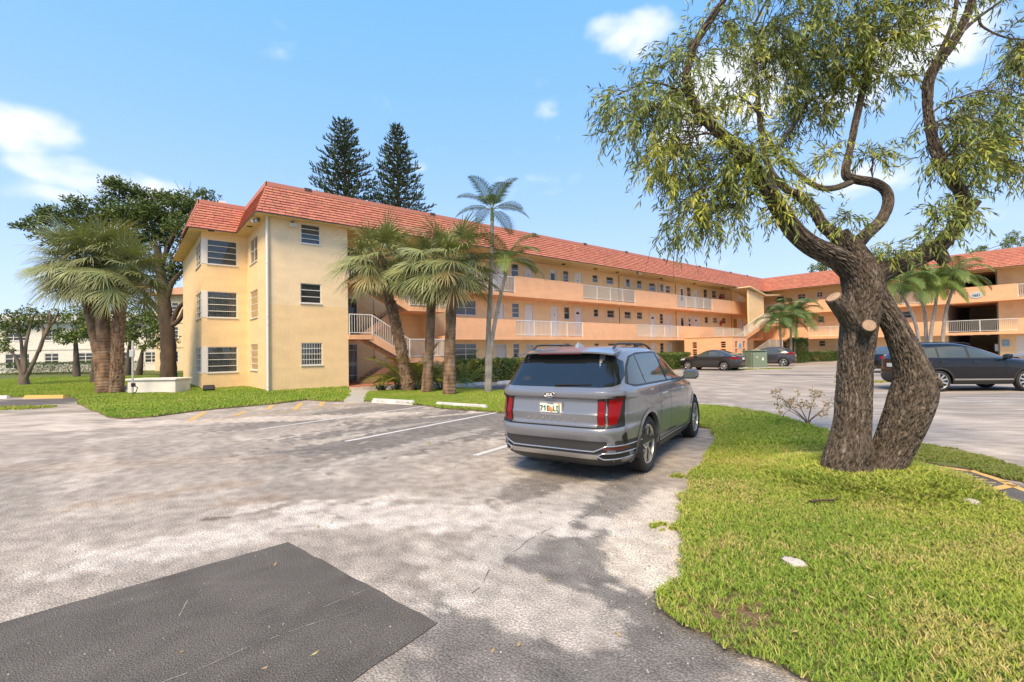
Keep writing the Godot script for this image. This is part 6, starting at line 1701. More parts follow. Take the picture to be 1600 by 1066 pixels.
func bark_limb(mb: MB, pts: Array, sides: int, st: float, ridge: float, f: FastNoiseLite, lump := .05, cap := true) -> void:
	# a limb with furrowed bark: the surface itself is ridged along the grain
	var sp := smooth_path(pts, st)
	var m := sp.size()
	var prev := Vector3.ZERO
	var base := mb.v.size(); var along := rng.randf() * 50.0
	for i in m:
		var p := Vector3(sp[i].x, sp[i].y, sp[i].z)
		var a: Vector4 = sp[mini(i + 1, m - 1)] - sp[maxi(i - 1, 0)]
		var t := Vector3(a.x, a.y, a.z).normalized()
		if i == 0: prev = t.cross(Vector3(.31, .2, .93)).normalized()
		prev = (prev - t * prev.dot(t)).normalized()
		var bi := t.cross(prev)
		if i > 0: along += Vector3(sp[i].x - sp[i - 1].x, sp[i].y - sp[i - 1].y, sp[i].z - sp[i - 1].z).length()
		var r: float = sp[i].w
		for k in sides + 1:
			var an := TAU * (k % sides) / sides
			var d := prev * cos(an) + bi * sin(an)
			var q := Vector3(cos(an) * r * 74, along * 9.0, sin(an) * r * 74)
			var rd := absf(f.get_noise_3dv(q)) * 2.0
			var bump := f.get_noise_3dv(Vector3(cos(an), along * 1.3, sin(an)) * 2.2) * lump
			var rr := r * (1 + bump) + (minf(rd, .45) - .3) * ridge
			var k2 := .8 + f.get_noise_3dv(q * 1.7 + Vector3(9, 9, 9)) * .8
			var gl := smoothstep(.25, .6, f.get_noise_3dv(q * .5 + Vector3(40, 0, 0)))
			mb.col = Color(.19 * k2, .15 * k2, .115 * k2).lerp(Color(.46, .39, .32), gl * .55)
			mb.vert(p + d * rr, d, Vector2(float(k) / sides * r * 2.0, along * .3))
	for i in m - 1:
		for k in sides:
			var a := base + i * (sides + 1) + k; var b := a + sides + 1
			mb.ix.append_array(PackedInt32Array([a, b + 1, a + 1, a, b, b + 1]))
	mb.smooth(base)
	if cap:
		var e := base + (m - 1) * (sides + 1)
		var c := Vector3(sp[-1].x, sp[-1].y, sp[-1].z)
		for k in sides: mb.tri(c, mb.v[e + k], mb.v[e + k + 1])

func twig(lf: MB, wd: MB, p: Vector3, d: Vector3, l: float, n: int, ll: float, lw: float, droop: float, c: Color) -> void:
	var seg := 5
	var path := [p]; var rad := [.0035]
	for i in seg:
		d = (d + Vector3.DOWN * droop / seg + rdir() * .08).normalized()
		p += d * l / seg
		path.append(p); rad.append(.0035 * (1 - .8 * (i + 1) / seg))
	if wd: wd.tube(path, rad, 3, false)
	for i in n:
		var t := (i + rng.randf()) / n * seg
		var k := mini(int(t), seg - 1)
		var q: Vector3 = path[k].lerp(path[k + 1], t - k)
		var ax: Vector3 = (path[k + 1] - path[k]).normalized()
		var out := (rdir() * .9 + ax * .9 + Vector3.DOWN * droop * .35).normalized()
		lf.col = vary(c, .28)
		lf.leaf(q, out, out.cross(rdir()).normalized(), ll * rng.randf_range(.75, 1.2), lw)

func hero_tree() -> void:
	var t := thing("twisted_tree", "old twisted double-trunked tree with sawn stubs on the lawn island", "tree", Vector3(4.2, 0, -5.77))
	var f := FastNoiseLite.new(); f.seed = 61; f.frequency = .35; f.fractal_octaves = 3; f.noise_type = FastNoiseLite.TYPE_SIMPLEX
	var limbs := {}
	for k in TREE:
		var a := []
		for q in TREE[k]: a.append(Vector4(q[0] - 4.2, q[1], q[2] + 5.77, q[3]))
		limbs[k] = a
	for k in limbs:
		var mb := MB.new()
		var big: bool = limbs[k][0].w > .15
		bark_limb(mb, limbs[k], 170 if big else (72 if limbs[k][0].w > .07 else 18), .014 if big else .02, .058 if big else (.034 if limbs[k][0].w > .07 else .004), f, .07 if big else .05, k.begins_with("stub"))
		if k == "trunk":      # burl and root flare
			var b := []
			for q in [[-.02, .18, .03, .15], [.0, .30, .06, .17], [.03, .40, .06, .17], [.03, .52, .02, .15], [.02, .66, -.04, .06], [.02, .76, -.08, .02]]: b.append(Vector4(-.12 + q[0], q[1], q[2] + .04, q[3]))
			bark_limb(mb, b, 130, .014, .05, f, .12, true)
			for a in 7:
				var an := TAU * a / 7 + .4
				var r := [Vector4(-.1, .30, .0, .17), Vector4(-.1 + cos(an) * .17, .1, sin(an) * .17, .10), Vector4(-.1 + cos(an) * .27, -.06, sin(an) * .27, .05)]
				bark_limb(mb, r, 64, .016, .036, f, .1, false)
		if k == "trunk2":
			for a in 5:
				var an := TAU * a / 5 + .9
				var r := [Vector4(.27, .26, .0, .16), Vector4(.27 + cos(an) * .14, .08, sin(an) * .14, .10), Vector4(.27 + cos(an) * .22, -.05, sin(an) * .22, .05)]
				bark_limb(mb, r, 64, .016, .036, f, .1, false)
		obj("trunk" if k.begins_with("trunk") else ("sawn_stub" if k.begins_with("stub") else "limb"), mb, M.bark, t)
	for k in ["stub_left", "stub_front", "stub_low"]:        # sawn faces
		var a: Vector4 = limbs[k][-2]; var b: Vector4 = limbs[k][-1]
		var ax := Vector3(b.x - a.x, b.y - a.y, b.z - a.z).normalized()
		var o := Vector3(b.x, b.y, b.z)
		var cm := MB.new()
		for q in 9:       # growth rings of the sawn wood
			var kk := rng.randf_range(.72, 1.05)
			cm.col = Color(.74 * kk, .52 * kk, .36 * kk) if q > 0 else Color(.26, .19, .14)
			cm.lathe(o, ax, [Vector2(b.w * .97 * (1 - q / 9.0), -.03 if q == 0 else .009 + .002 * (q % 3)), Vector2(b.w * .97 * (1 - q / 9.0), .010 + .002 * (q % 3)), Vector2(b.w * .97 * maxf(1 - (q + 1) / 9.0, .004), .010 + .002 * (q % 3))], 26)
		obj("sawn_face", cm, M.cut, t)
	# foliage: drooping twigs of narrow leaves on side branches
	var lf := MB.new(); var wd := MB.new()
	wd.col = Color(.16, .11, .075)
	var anchors := []
	for k in limbs:
		if k.begins_with("stub") or k.begins_with("trunk"): continue
		for q in smooth_path(limbs[k], .12):
			if q.y > 2.6: anchors.append(Vector3(q.x, q.y, q.z))
	for b in BLOBS:
		var c := Vector3(b[0] - 4.2, b[1], b[2] + 5.77); var r: float = b[3]
		var best := c; var bd := 99.0
		for q in anchors:
			var dd: float = q.distance_to(c) + maxf(0, q.y - c.y) * .4
			if dd < bd: bd = dd; best = q
		var bend := (best + c) * .5 + Vector3.UP * bd * .18 + rdir() * .05
		var pth := [Vector4(best.x, best.y, best.z, .006 + .012 * bd), Vector4(bend.x, bend.y, bend.z, .004 + .006 * bd), Vector4(c.x, c.y, c.z, .004)]
		var sp := smooth_path(pth, .08); var pp := []; var pr := []
		for q in sp:
			pp.append(Vector3(q.x, q.y, q.z)); pr.append(q.w)
		if pp.size() > 1: wd.tube(pp, pr, 5, false)
		var yellow := rng.randf()
		var n := int(27 * pow(r / .5, 1.7)) + 5
		for i in n:
			var e := c + rdir() * r * pow(rng.randf(), .45) * Vector3(1, .85, 1.1)
			var s: Vector3 = pp[rng.randi_range(pp.size() / 3, pp.size() - 1)]
			if s.distance_to(e) > .06:
				var mid := (s + e) * .5 + Vector3.UP * s.distance_to(e) * .15
				wd.tube([s, mid, e], [.0055, .0045, .003], 3, false)
			var col := Color(.20, .255, .055).lerp(Color(.46, .47, .06), smoothstep(.55, 1.0, yellow * .6 + rng.randf() * .5)).lerp(Color(.13, .15, .055), .5 * float(rng.randf() < .35))
			for q in 3:
				var dir := ((e - s).normalized() * .7 + rdir() * .8).normalized()
				twig(lf, wd if q == 0 else null, e, dir, rng.randf_range(.18, .42), 13, .105, .018, rng.randf_range(.8, 2.1), col)
	# bare hanging twigs
	for i in 46:
		var b = BLOBS[[27, 28, 29, 33, 34, 5, 6, 15, 20, 8, 10][i % 11]]
		var p: Vector3 = Vector3(b[0] - 4.2, b[1], b[2] + 5.77) + rdir() * b[3] * 1.1
		var d := (rdir() + Vector3.DOWN * .4).normalized()
		var path := [p]; var rad := [.005]
		for k in 7:
			d = (d + Vector3.DOWN * .18 + rdir() * .22).normalized(); p += d * .09
			path.append(p); rad.append(.005 - .0006 * k)
		wd.tube(path, rad, 3, false)
	obj("twigs", wd, M.bark2, t).set_meta("kind", "stuff")
	obj("crown", lf, M.leaf, t).set_meta("kind", "stuff")

func sabal(called: String, label: String, pts: Array, r0: float, fronds: int, size: float, boots: float, sd: int, group: String, c := Color(.24, .28, .11)) -> void:
	# fan palm: trunk, then fronds of a stalk and a pleated fan whose strips droop at the tip
	rng.seed = sd
	var o := Vector3(pts[0][0], 0, pts[0][2])
	var t := thing(called, label, "palm tree", o, 0, group)
	var f := FastNoiseLite.new(); f.seed = sd; f.frequency = .5; f.fractal_octaves = 3
	var a := []
	for i in pts.size():
		var q := v3(pts[i]) - o
		if i == 0: q.y = -.05
		a.append(Vector4(q.x, q.y, q.z, r0 * ([1.25, 1.0, .95, 1.0][i])))
	var sp := smooth_path(a, .045)
	var tr := MB.new(); var pp := []; var pr := []
	for i in sp.size():
		var q: Vector4 = sp[i]
		pp.append(Vector3(q.x, q.y, q.z)); pr.append(q.w * (1.0 + .05 * f.get_noise_1d(i * 9.0)) * (1.06 if i % 3 == 0 else .98))
	var base := 0
	var k := 1.0
	tr.col = Color(.25, .165, .10)
	tr.tube(pp, pr, 20, true, .5)
	for i in tr.v.size():
		var p := tr.v[i]
		var n := f.get_noise_3dv(p * Vector3(9, 3, 9))
		k = .82 + n * .9
		tr.c[i] = Color(.40 * k, .255 * k, .155 * k).lerp(Color(.48, .40, .31), smoothstep(.1, .5, f.get_noise_3dv(p * 4.0 + Vector3(5, 5, 5))) * .6)
		tr.v[i] = p + tr.n[i] * n * .02
	tr.smooth()
	obj("trunk", tr, M.bark2, t)
	# old leaf bases
	var bt := MB.new()
	var L := sp.size()
	for i in range(int(L * (1 - boots)), L):
		var q: Vector4 = sp[i]
		for s in 5:
			var an := i * 1.9 + s * TAU / 5 + rng.randf() * .3
			var d := Vector3(cos(an), 0, sin(an))
			var b0 := Vector3(q.x, q.y, q.z) + d * q.w * .9
			var kk := rng.randf_range(.6, 1.3)
			bt.col = Color(.36 * kk, .225 * kk, .135 * kk).lerp(Color(.62, .52, .40), .55 * float(rng.randf() < .3))
			var side := d.cross(Vector3.UP)
			var wv := side * rng.randf_range(-.06, .06)
			bt.beam(b0 - Vector3.UP * .03, b0 + d * rng.randf_range(.03, .07) + Vector3.UP * rng.randf_range(.08, .16) + wv, .055, .018, d)
	obj("leaf_bases", bt, M.bark2, t).set_meta("kind", "stuff")
	var top := Vector3(a[-1].x, a[-1].y, a[-1].z)
	var cr := MB.new(); var st := MB.new()
	for i in fronds:
		var u := (i + .5) / fronds
		var el := lerpf(1.35, -.75, pow(u, .75)) + rng.randf_range(-.15, .15)
		var az := i * 2.39996 + rng.randf_range(-.3, .3)
		var d := Vector3(cos(az) * cos(el), sin(el), sin(az) * cos(el))
		var pl := size * rng.randf_range(.75, 1.1)
		var h0 := top + Vector3.UP * .05
		var hub := h0 + d * pl + Vector3.DOWN * pl * .12 * (1 + cos(el))
		st.col = Color(.22, .24, .07)
		st.tube([h0, (h0 + hub) * .5 + Vector3.UP * pl * .04, hub], [.02, .016, .012], 4, false)
		var fd := (hub - h0).normalized() + Vector3.DOWN * .22
		fd = fd.normalized()
		var sd2 := fd.cross(Vector3.UP).normalized() if absf(fd.y) < .97 else Vector3.RIGHT
		sd2 = sd2.rotated(fd, rng.randf_range(-.5, .5))
		var nrm := sd2.cross(fd).normalized()
		var fl := size * rng.randf_range(.8, 1.05)
		var n := 44
		var old := rng.randf() < .08 and el < -.2
		for j in n:
			var w := (j + .5) / n * 2 - 1
			var an := w * 2.35
			var dir := (fd * cos(an) + sd2 * sin(an) + nrm * .22 * (.3 - absf(w)) + rdir() * .07).normalized()
			var ll := fl * (1.0 - .38 * pow(absf(w), 2.2)) * rng.randf_range(.9, 1.06)
			var base_p := hub + fd * fl * .12 * (1 - absf(w))
			cr.col = vary(Color(.30, .24, .10) if old else c.lerp(Color(.30, .31, .13), rng.randf() * .6), .2)
			var pv0 := base_p; var dd := dir
			var wd0 := .012
			var last := -1
			var tw := dir.cross(nrm).normalized()
			for s in 5:
				var wid: float = [.018, .027, .024, .015, .002][s] * size
				var nn := tw.cross(dd).normalized()
				var x0 := cr.vert(pv0 - tw * wid * .5, nn); cr.vert(pv0 + tw * wid * .5 + nn * wid * .25, nn)
				if last >= 0: cr.ix.append_array(PackedInt32Array([last, last + 1, x0 + 1, last, x0 + 1, x0]))
				last = x0
				pv0 += dd * ll * .25
				dd = (dd + Vector3.DOWN * [.05, .16, .42, .8, .8][s] * rng.randf_range(.3, 1.9)).normalized()
	cr.wind()
	obj("leaf_stalks", st, M.palm_leaf, t).set_meta("kind", "stuff")
	obj("crown", cr, M.palm_leaf, t).set_meta("kind", "stuff")

func feather(called: String, label: String, pts: Array, r0: float, fronds: int, size: float, sd: int, group: String, c: Color, droop := 1.0, trunkc := Color(.58, .54, .48)) -> void:
	rng.seed = sd
	var o := Vector3(pts[0][0], 0, pts[0][2])
	var t := thing(called, label, "palm tree", o, 0, group)
	var a := []
	for i in pts.size():
		var q := v3(pts[i]) - o
		if i == 0: q.y = -.05
		a.append(Vector4(q.x, q.y, q.z, r0 * lerpf(1.25, .8, i / 3.0)))
	var tr := MB.new(); var pp := []; var pr := []
	var sp := smooth_path(a, .06)
	for i in sp.size():
		pp.append(Vector3(sp[i].x, sp[i].y, sp[i].z)); pr.append(sp[i].w * (1.04 if i % 2 == 0 else .99))
	tr.col = trunkc
	tr.tube(pp, pr, 14, true, .5)
	for i in tr.v.size():
		var n := nB.get_noise_3dv(tr.v[i] * Vector3(5, 3, 5)); var kk := .9 + n * .5
		tr.c[i] = Color(trunkc.r * kk, trunkc.g * kk, trunkc.b * kk)
	obj("trunk", tr, M.bark2, t)
	var top := Vector3(a[-1].x, a[-1].y, a[-1].z)
	var cs := MB.new(); cs.col = Color(.16, .22, .06)
	cs.tube([top - Vector3.UP * .02, top + Vector3.UP * size * .22, top + Vector3.UP * size * .42], [r0 * .95, r0 * .85, r0 * .4], 12)
	obj("crownshaft", cs, M.palm_leaf, t)
	var cr := MB.new(); var st := MB.new()
	st.col = Color(.24, .27, .08)
	for i in fronds:
		var u := (i + .5) / fronds
		var el := lerpf(1.25, .0, u) + rng.randf_range(-.1, .1)
		var az := i * 2.39996 + rng.randf_range(-.25, .25)
		var d := Vector3(cos(az) * cos(el), sin(el), sin(az) * cos(el))
		var p := top + Vector3.UP * size * .38
		var path := [p]; var rad := [.014 * size]
		var seg := 14
		for k in seg:
			d = (d + Vector3.DOWN * droop * (.05 + .14 * k / seg)).normalized()
			p += d * size * 1.35 / seg
			path.append(p); rad.append(.014 * size * (1 - .85 * k / seg))
		st.tube(path, rad, 4, false)
		for k in range(2, seg):
			for m in 4:
				var q: Vector3 = path[k].lerp(path[k + 1], m / 4.0)
				var ax: Vector3 = (path[k + 1] - path[k]).normalized()
				var sd2 := ax.cross(Vector3.UP).normalized()
				var un := sd2.cross(ax).normalized()
				var ff := float(k) / seg
				for s: float in [-1.0, 1.0]:
					var out := (sd2 * s + ax * (.55 + ff * .6) + un * .25 + Vector3.DOWN * .2 * droop).normalized()
					cr.col = vary(c, .2)
					var ll := size * .48 * sin(PI * clampf(.18 + ff * .78, 0, 1)) * rng.randf_range(.85, 1.1)
					var m1 := q + out * ll * .55
					var o2 := (out + Vector3.DOWN * .5 * droop).normalized()
					var w := ax * size * .0105
					var nn := out.cross(ax).normalized() * s
					var x0 := cr.vert(q - w * .5, nn); cr.vert(q + w * .5, nn); cr.vert(m1 - w, nn); cr.vert(m1 + w, nn); cr.vert(m1 + o2 * ll * .5, nn)
					cr.ix.append_array(PackedInt32Array([x0, x0 + 1, x0 + 3, x0, x0 + 3, x0 + 2, x0 + 2, x0 + 3, x0 + 4]))
	cr.wind()
	obj("leaf_stalks", st, M.palm_leaf, t).set_meta("kind", "stuff")
	obj("crown", cr, M.palm_leaf, t).set_meta("kind", "stuff")

func leaf_cloud(mb: MB, c: Vector3, r: Vector3, n: int, l: float, w: float, col: Color, col2: Color) -> void:
	# sprays of leaves: little bouquets scattered through the volume, thinner at the rim
	var m := maxi(1, n / 7)
	for i in m:
		var p := c + rdir() * pow(rng.randf(), .42) * r
		var up := ((p - c) / r + Vector3.UP * .6 + rdir() * .5).normalized()
		var cc := col.lerp(col2, rng.randf())
		for k in 7:
			var d := (up * .5 + rdir()).normalized()
			mb.col = vary(cc, .25)
			mb.leaf(p + rdir() * l * .5, d, d.cross(rdir()).normalized(), l * rng.randf_range(.7, 1.3), w)

func crown_tree(called: String, label: String, limbs: Array, blobs: Array, r0: float, sd: int, group: String, leaf := .2, dens := 1.0, col := Color(.075, .125, .024), col2 := Color(.14, .19, .035), flat := .6, barkc := Color(.20, .16, .12)) -> void:
	rng.seed = sd
	var o := Vector3(limbs[0][0][0], 0, limbs[0][0][2])
	var t := thing(called, label, "tree", o, 0, group)
	var f := FastNoiseLite.new(); f.seed = sd; f.frequency = .4; f.fractal_octaves = 3
	for i in limbs.size():
		var a := []
		for k in limbs[i].size():
			var q := v3(limbs[i][k]) - o
			if i == 0 and k == 0: q.y = -.1
			a.append(Vector4(q.x, q.y, q.z, r0 * (1.0 if i == 0 else .42) * lerpf(1.15 if i == 0 else 1.0, .5 if i == 0 else .35, float(k) / maxi(1, limbs[i].size() - 1))))
		var mb := MB.new()
		var sp := smooth_path(a, .12); var pp := []; var pr := []
		for q in sp:
			pp.append(Vector3(q.x, q.y, q.z)); pr.append(q.w * (1 + .12 * f.get_noise_3d(q.x * 4, q.y * 4, q.z * 4)))
		mb.tube(pp, pr, 14, true, .5)
		for k in mb.v.size():
			var kk := .9 + f.get_noise_3dv(mb.v[k] * Vector3(9, 2, 9)) * .7
			mb.c[k] = Color(barkc.r * kk, barkc.g * kk, barkc.b * kk)
		obj("trunk" if i == 0 else "limb", mb, M.bark2, t)
	var lf := MB.new(); var br := MB.new(); br.col = barkc
	var ends := []
	for l in limbs: ends.append(v3(l[-1]) - o)
	for b in blobs:
		var c := Vector3(b[0], b[1], b[2]) - o; var r: float = b[3]
		var e: Vector3 = ends[0]
		for q in ends:
			if q.distance_to(c) < e.distance_to(c): e = q
		br.tube([e, (e + c) * .5 + rdir() * .2, c], [r0 * .16, r0 * .11, r0 * .05], 6, false)
		for k in 5:
			br.tube([c, c + rdir() * r * .8], [r0 * .05, r0 * .02], 4, false)
		# a blob is itself a few flattened pads, so that the outline is broken
		for k in 7:
			var pc := c + rdir() * r * .62 * Vector3(1, flat, 1)
			var pr := r * rng.randf_range(.34, .58)
			leaf_cloud(lf, pc, Vector3(pr, pr * flat, pr), int(dens * 150 * pr * pr / (leaf * leaf * 12)), leaf, leaf * .5, col, col2)
	obj("branches", br, M.bark2, t).set_meta("kind", "stuff")
	obj("crown", lf, M.leaf, t).set_meta("kind", "stuff")

func pine(called: String, label: String, at: Array, sd: int) -> void:
	# tall conifer with tiered branches turning up at their ends
	rng.seed = sd
	var top: float = at[2]; var reach: float = at[3]
	var t := thing(called, label, "pine tree", Vector3(at[0], 0, at[1]), 0, "tall conifers behind the roof")
	var tr := MB.new(); tr.col = Color(.15, .11, .08)
	tr.tube([Vector3(0, -.1, 0), Vector3(.1, top * .5, 0), Vector3(0, top, 0)], [.38, .25, .03], 12)
	obj("trunk", tr, M.bark2, t)
	var cr := MB.new(); var br := MB.new(); br.col = Color(.13, .10, .07)
	var y := top - .35
	while y > 8.0:
		var u := (top - y) / 9.5
		var len := reach * .86 * minf(1.0, .10 + pow(clampf(u, 0, 1), .8) * .95) * rng.randf_range(.85, 1.1)
		var n := 6 if u < .25 else 8
		var off := rng.randf() * TAU
		for k in n:
			var az := off + TAU * k / n + rng.randf_range(-.2, .2)
			var d := Vector3(cos(az), rng.randf_range(.25, .5), sin(az)).normalized()
			var path := [Vector3(0, y, 0)]; var rad := [.05]
			var p: Vector3 = path[0]
			var l := len * rng.randf_range(.75, 1.1)
			for s in 6:
				d = (d + Vector3.UP * (.10 if s > 2 else -.08)).normalized()
				p += d * l / 6
				path.append(p); rad.append(.05 - .007 * s)
			br.tube(path, rad, 3, false)
			var m := int(5 + l * 7)
			for j in m:
				var s := pow((j + .5) / m, .7) * 5.99
				var q: Vector3 = path[int(s)].lerp(path[int(s) + 1], s - int(s))
				var ax: Vector3 = (path[int(s) + 1] - path[int(s)]).normalized()
				var out := (ax * .8 + rdir() * .7 + Vector3.UP * .55).normalized()
				var ll := rng.randf_range(.28, .55)
				var cc := vary(Color(.065, .105, .045), .3)
				# a finger of needles
				for z in 3:
					var sd2 := out.cross(rdir()).normalized()
					cr.col = cc
					cr.leaf(q, out, sd2, ll, .11)
		y -= rng.randf_range(.30, .42) * (1.0 + u * .25)
	obj("branches", br, M.bark2, t).set_meta("kind", "stuff")
	obj("crown", cr, M.leaf, t).set_meta("kind", "stuff")

func hedge(called: String, label: String, a: Vector2, b: Vector2, w: float, h: float, sd: int, col: Color, col2: Color, dens := 1.0, cat := "hedge") -> void:
	rng.seed = sd
	var d := b - a; var l := d.length()
	var t := thing(called, label, cat, Vector3((a.x + b.x) * .5, 0, (a.y + b.y) * .5), atan2(-d.y, d.x))
	var br := MB.new(); br.col = Color(.13, .10, .07)
	for i in int(l * 5):
		var x := rng.randf_range(-l * .48, l * .48)
		br.tube([Vector3(x, -.05, rng.randf_range(-w * .2, w * .2)), Vector3(x + rng.randf_range(-.2, .2), h * .75, rng.randf_range(-w * .4, w * .4))], [.015, .006], 4, false)
	obj("stems", br, M.bark2, t).set_meta("kind", "stuff")
	var lf := MB.new()
	var n := int(l * w * h * 2600 * dens)
	for i in n:
		var p := Vector3(rng.randf_range(-.5, .5) * l, rng.randf() * h, rng.randf_range(-.5, .5) * w)
		# more leaves towards the clipped faces
		match rng.randi() % 4:
			0: p.y = h * rng.randf_range(.86, 1.03) + nB.get_noise_2d(p.x * 2 + sd, p.z * 2) * .12
			1: p.z = w * .5 * rng.randf_range(.85, 1.08) + nB.get_noise_2d(p.x * 2, p.y * 2 + sd) * .08
			2: p.z = -w * .5 * rng.randf_range(.85, 1.05)
		if p.y < .06: p.y += .1
		var dd := (rdir() + Vector3.UP * .4).normalized()
		var kk := smoothstep(-.1, .35, nB.get_noise_2d(p.x * 1.3 + sd, p.y))
		lf.col = vary(col.lerp(col2, kk * rng.randf()), .3)
		lf.leaf(p, dd, dd.cross(rdir()).normalized(), rng.randf_range(.07, .13), .055)
	obj("leaves", lf, M.leaf, t).set_meta("kind", "stuff")

func clump(called: String, label: String, at: Vector3, h: float, fronds: int, sd: int, col: Color, strap := false) -> void:
	rng.seed = sd
	var t := thing(called, label, "shrub", at)
	var lf := MB.new(); var st := MB.new(); st.col = Color(.26, .27, .07)
	for i in fronds:
		var az := i * 2.39996; var el := rng.randf_range(.55, 1.4)
		var d := Vector3(cos(az) * cos(el), sin(el), sin(az) * cos(el))
		var p := Vector3(cos(az), 0, sin(az)) * rng.randf() * h * .18
		if strap:
			lf.col = vary(col, .3)
			var sd2 := d.cross(Vector3.UP).normalized(); var nn := sd2.cross(d); var last := -1
			var ll := h * rng.randf_range(.7, 1.2)
			for s in 5:
				var w: float = [.05, .06, .05, .035, .004][s]
				var x0 := lf.vert(p - sd2 * w * .5, nn); lf.vert(p + sd2 * w * .5, nn)
				if last >= 0: lf.ix.append_array(PackedInt32Array([last, last + 1, x0 + 1, last, x0 + 1, x0]))
				last = x0; p += d * ll / 4; d = (d + Vector3.DOWN * .28).normalized()
		else:
			var path := [p]; var rad := [.012]
			var ll := h * rng.randf_range(.7, 1.15)
			for s in 8:
				d = (d + Vector3.DOWN * (.03 + .035 * s)).normalized(); p += d * ll / 8
				path.append(p); rad.append(.012 - .0012 * s)
			st.tube(path, rad, 4, false)
			for s in range(2, 8):
				for m in 3:
					var q: Vector3 = path[s].lerp(path[s + 1], m / 3.0)
					var ax: Vector3 = (path[s + 1] - path[s]).normalized(); var sd2 := ax.cross(Vector3.UP).normalized()
					for e: float in [-1.0, 1.0]:
						var out := (sd2 * e + ax * .8 + Vector3.UP * .15).normalized()
						lf.col = vary(col, .25)
						lf.leaf(q, out, ax, h * .28 * rng.randf_range(.8, 1.1), .022)
	lf.wind()
	if st.v.size() > 0: obj("stems", st, M.palm_leaf, t).set_meta("kind", "stuff")
	obj("leaves", lf, M.palm_leaf, t).set_meta("kind", "stuff")

func grass_field(called: String, label: String, region: PackedVector2Array, box: Rect2, count: int, h: float, w: float, tall: Callable, y: float, sd: int, keep: Callable, cols: Array) -> void:
	rng.seed = sd
	w /= h
	var mb := MB.new()
	for i in 7:
		var az := i * 2.4 + .3; var lean := .35 + .14 * (i % 4)
		var d := Vector3(cos(az) * lean, 1, sin(az) * lean).normalized()
		var sd2 := Vector3(-sin(az), 0, cos(az))
		var p := Vector3(cos(az * 1.7), 0, sin(az * 1.7)) * .35
		var l := 1.0 * (.7 + .1 * (i % 4))
		var nn := d.cross(sd2).normalized()
		if nn.y < 0: nn = -nn
		var m1 := p + d * l * .55; var d2 := (d + Vector3(cos(az), -.25, sin(az)) * .6).normalized(); var e := m1 + d2 * l * .5
		var s := mb.vert(p - sd2 * w * .5, nn); mb.vert(p + sd2 * w * .5, nn); mb.vert(m1 - sd2 * w * .45, nn); mb.vert(m1 + sd2 * w * .45, nn); mb.vert(e, nn)
		mb.ix.append_array(PackedInt32Array([s, s + 1, s + 3, s, s + 3, s + 2, s + 2, s + 3, s + 4]))
	mb.wind()
	var mm := MultiMesh.new()
	mm.transform_format = MultiMesh.TRANSFORM_3D; mm.use_colors = true
	mm.mesh = mb.mesh(M.grass)
	var xf := []; var cs := []
	var tries := 0
	while xf.size() < count and tries < count * 12:
		tries += 1
		var p := Vector2(rng.randf_range(box.position.x, box.end.x), rng.randf_range(box.position.y, box.end.y))
		if not keep.call(p) or not Geometry2D.is_point_in_polygon(p, region): continue
		var s: float = h * rng.randf_range(.65, 1.25) * tall.call(p)
		var b := Basis(Vector3.UP, rng.randf() * TAU).scaled(Vector3.ONE * s)
		b.y += Vector3(rng.randf_range(-.5, .5), 0, rng.randf_range(-.5, .5)) * s
		xf.append(Transform3D(b, Vector3(p.x, y, p.y)))
		var k := clampf(.5 + nA.get_noise_2dv(p * 1.3) * 1.1 + rng.randf_range(-.35, .35), 0, 1)
		var c: Color = cols[0].lerp(cols[1], k)
		if rng.randf() < .16 + smoothstep(.05, .5, nB.get_noise_2dv(p * .9)) * .55: c = c.lerp(cols[2], rng.randf_range(.4, 1.0))
		cs.append(c)
	mm.instance_count = xf.size()
	for i in xf.size():
		mm.set_instance_transform(i, xf[i]); mm.set_instance_color(i, cs[i])
	var o := MultiMeshInstance3D.new()
	o.name = numbered(called); o.multimesh = mm
	add_child(o)
	o.set_meta("kind", "stuff")
	tag(o, label, "grass")

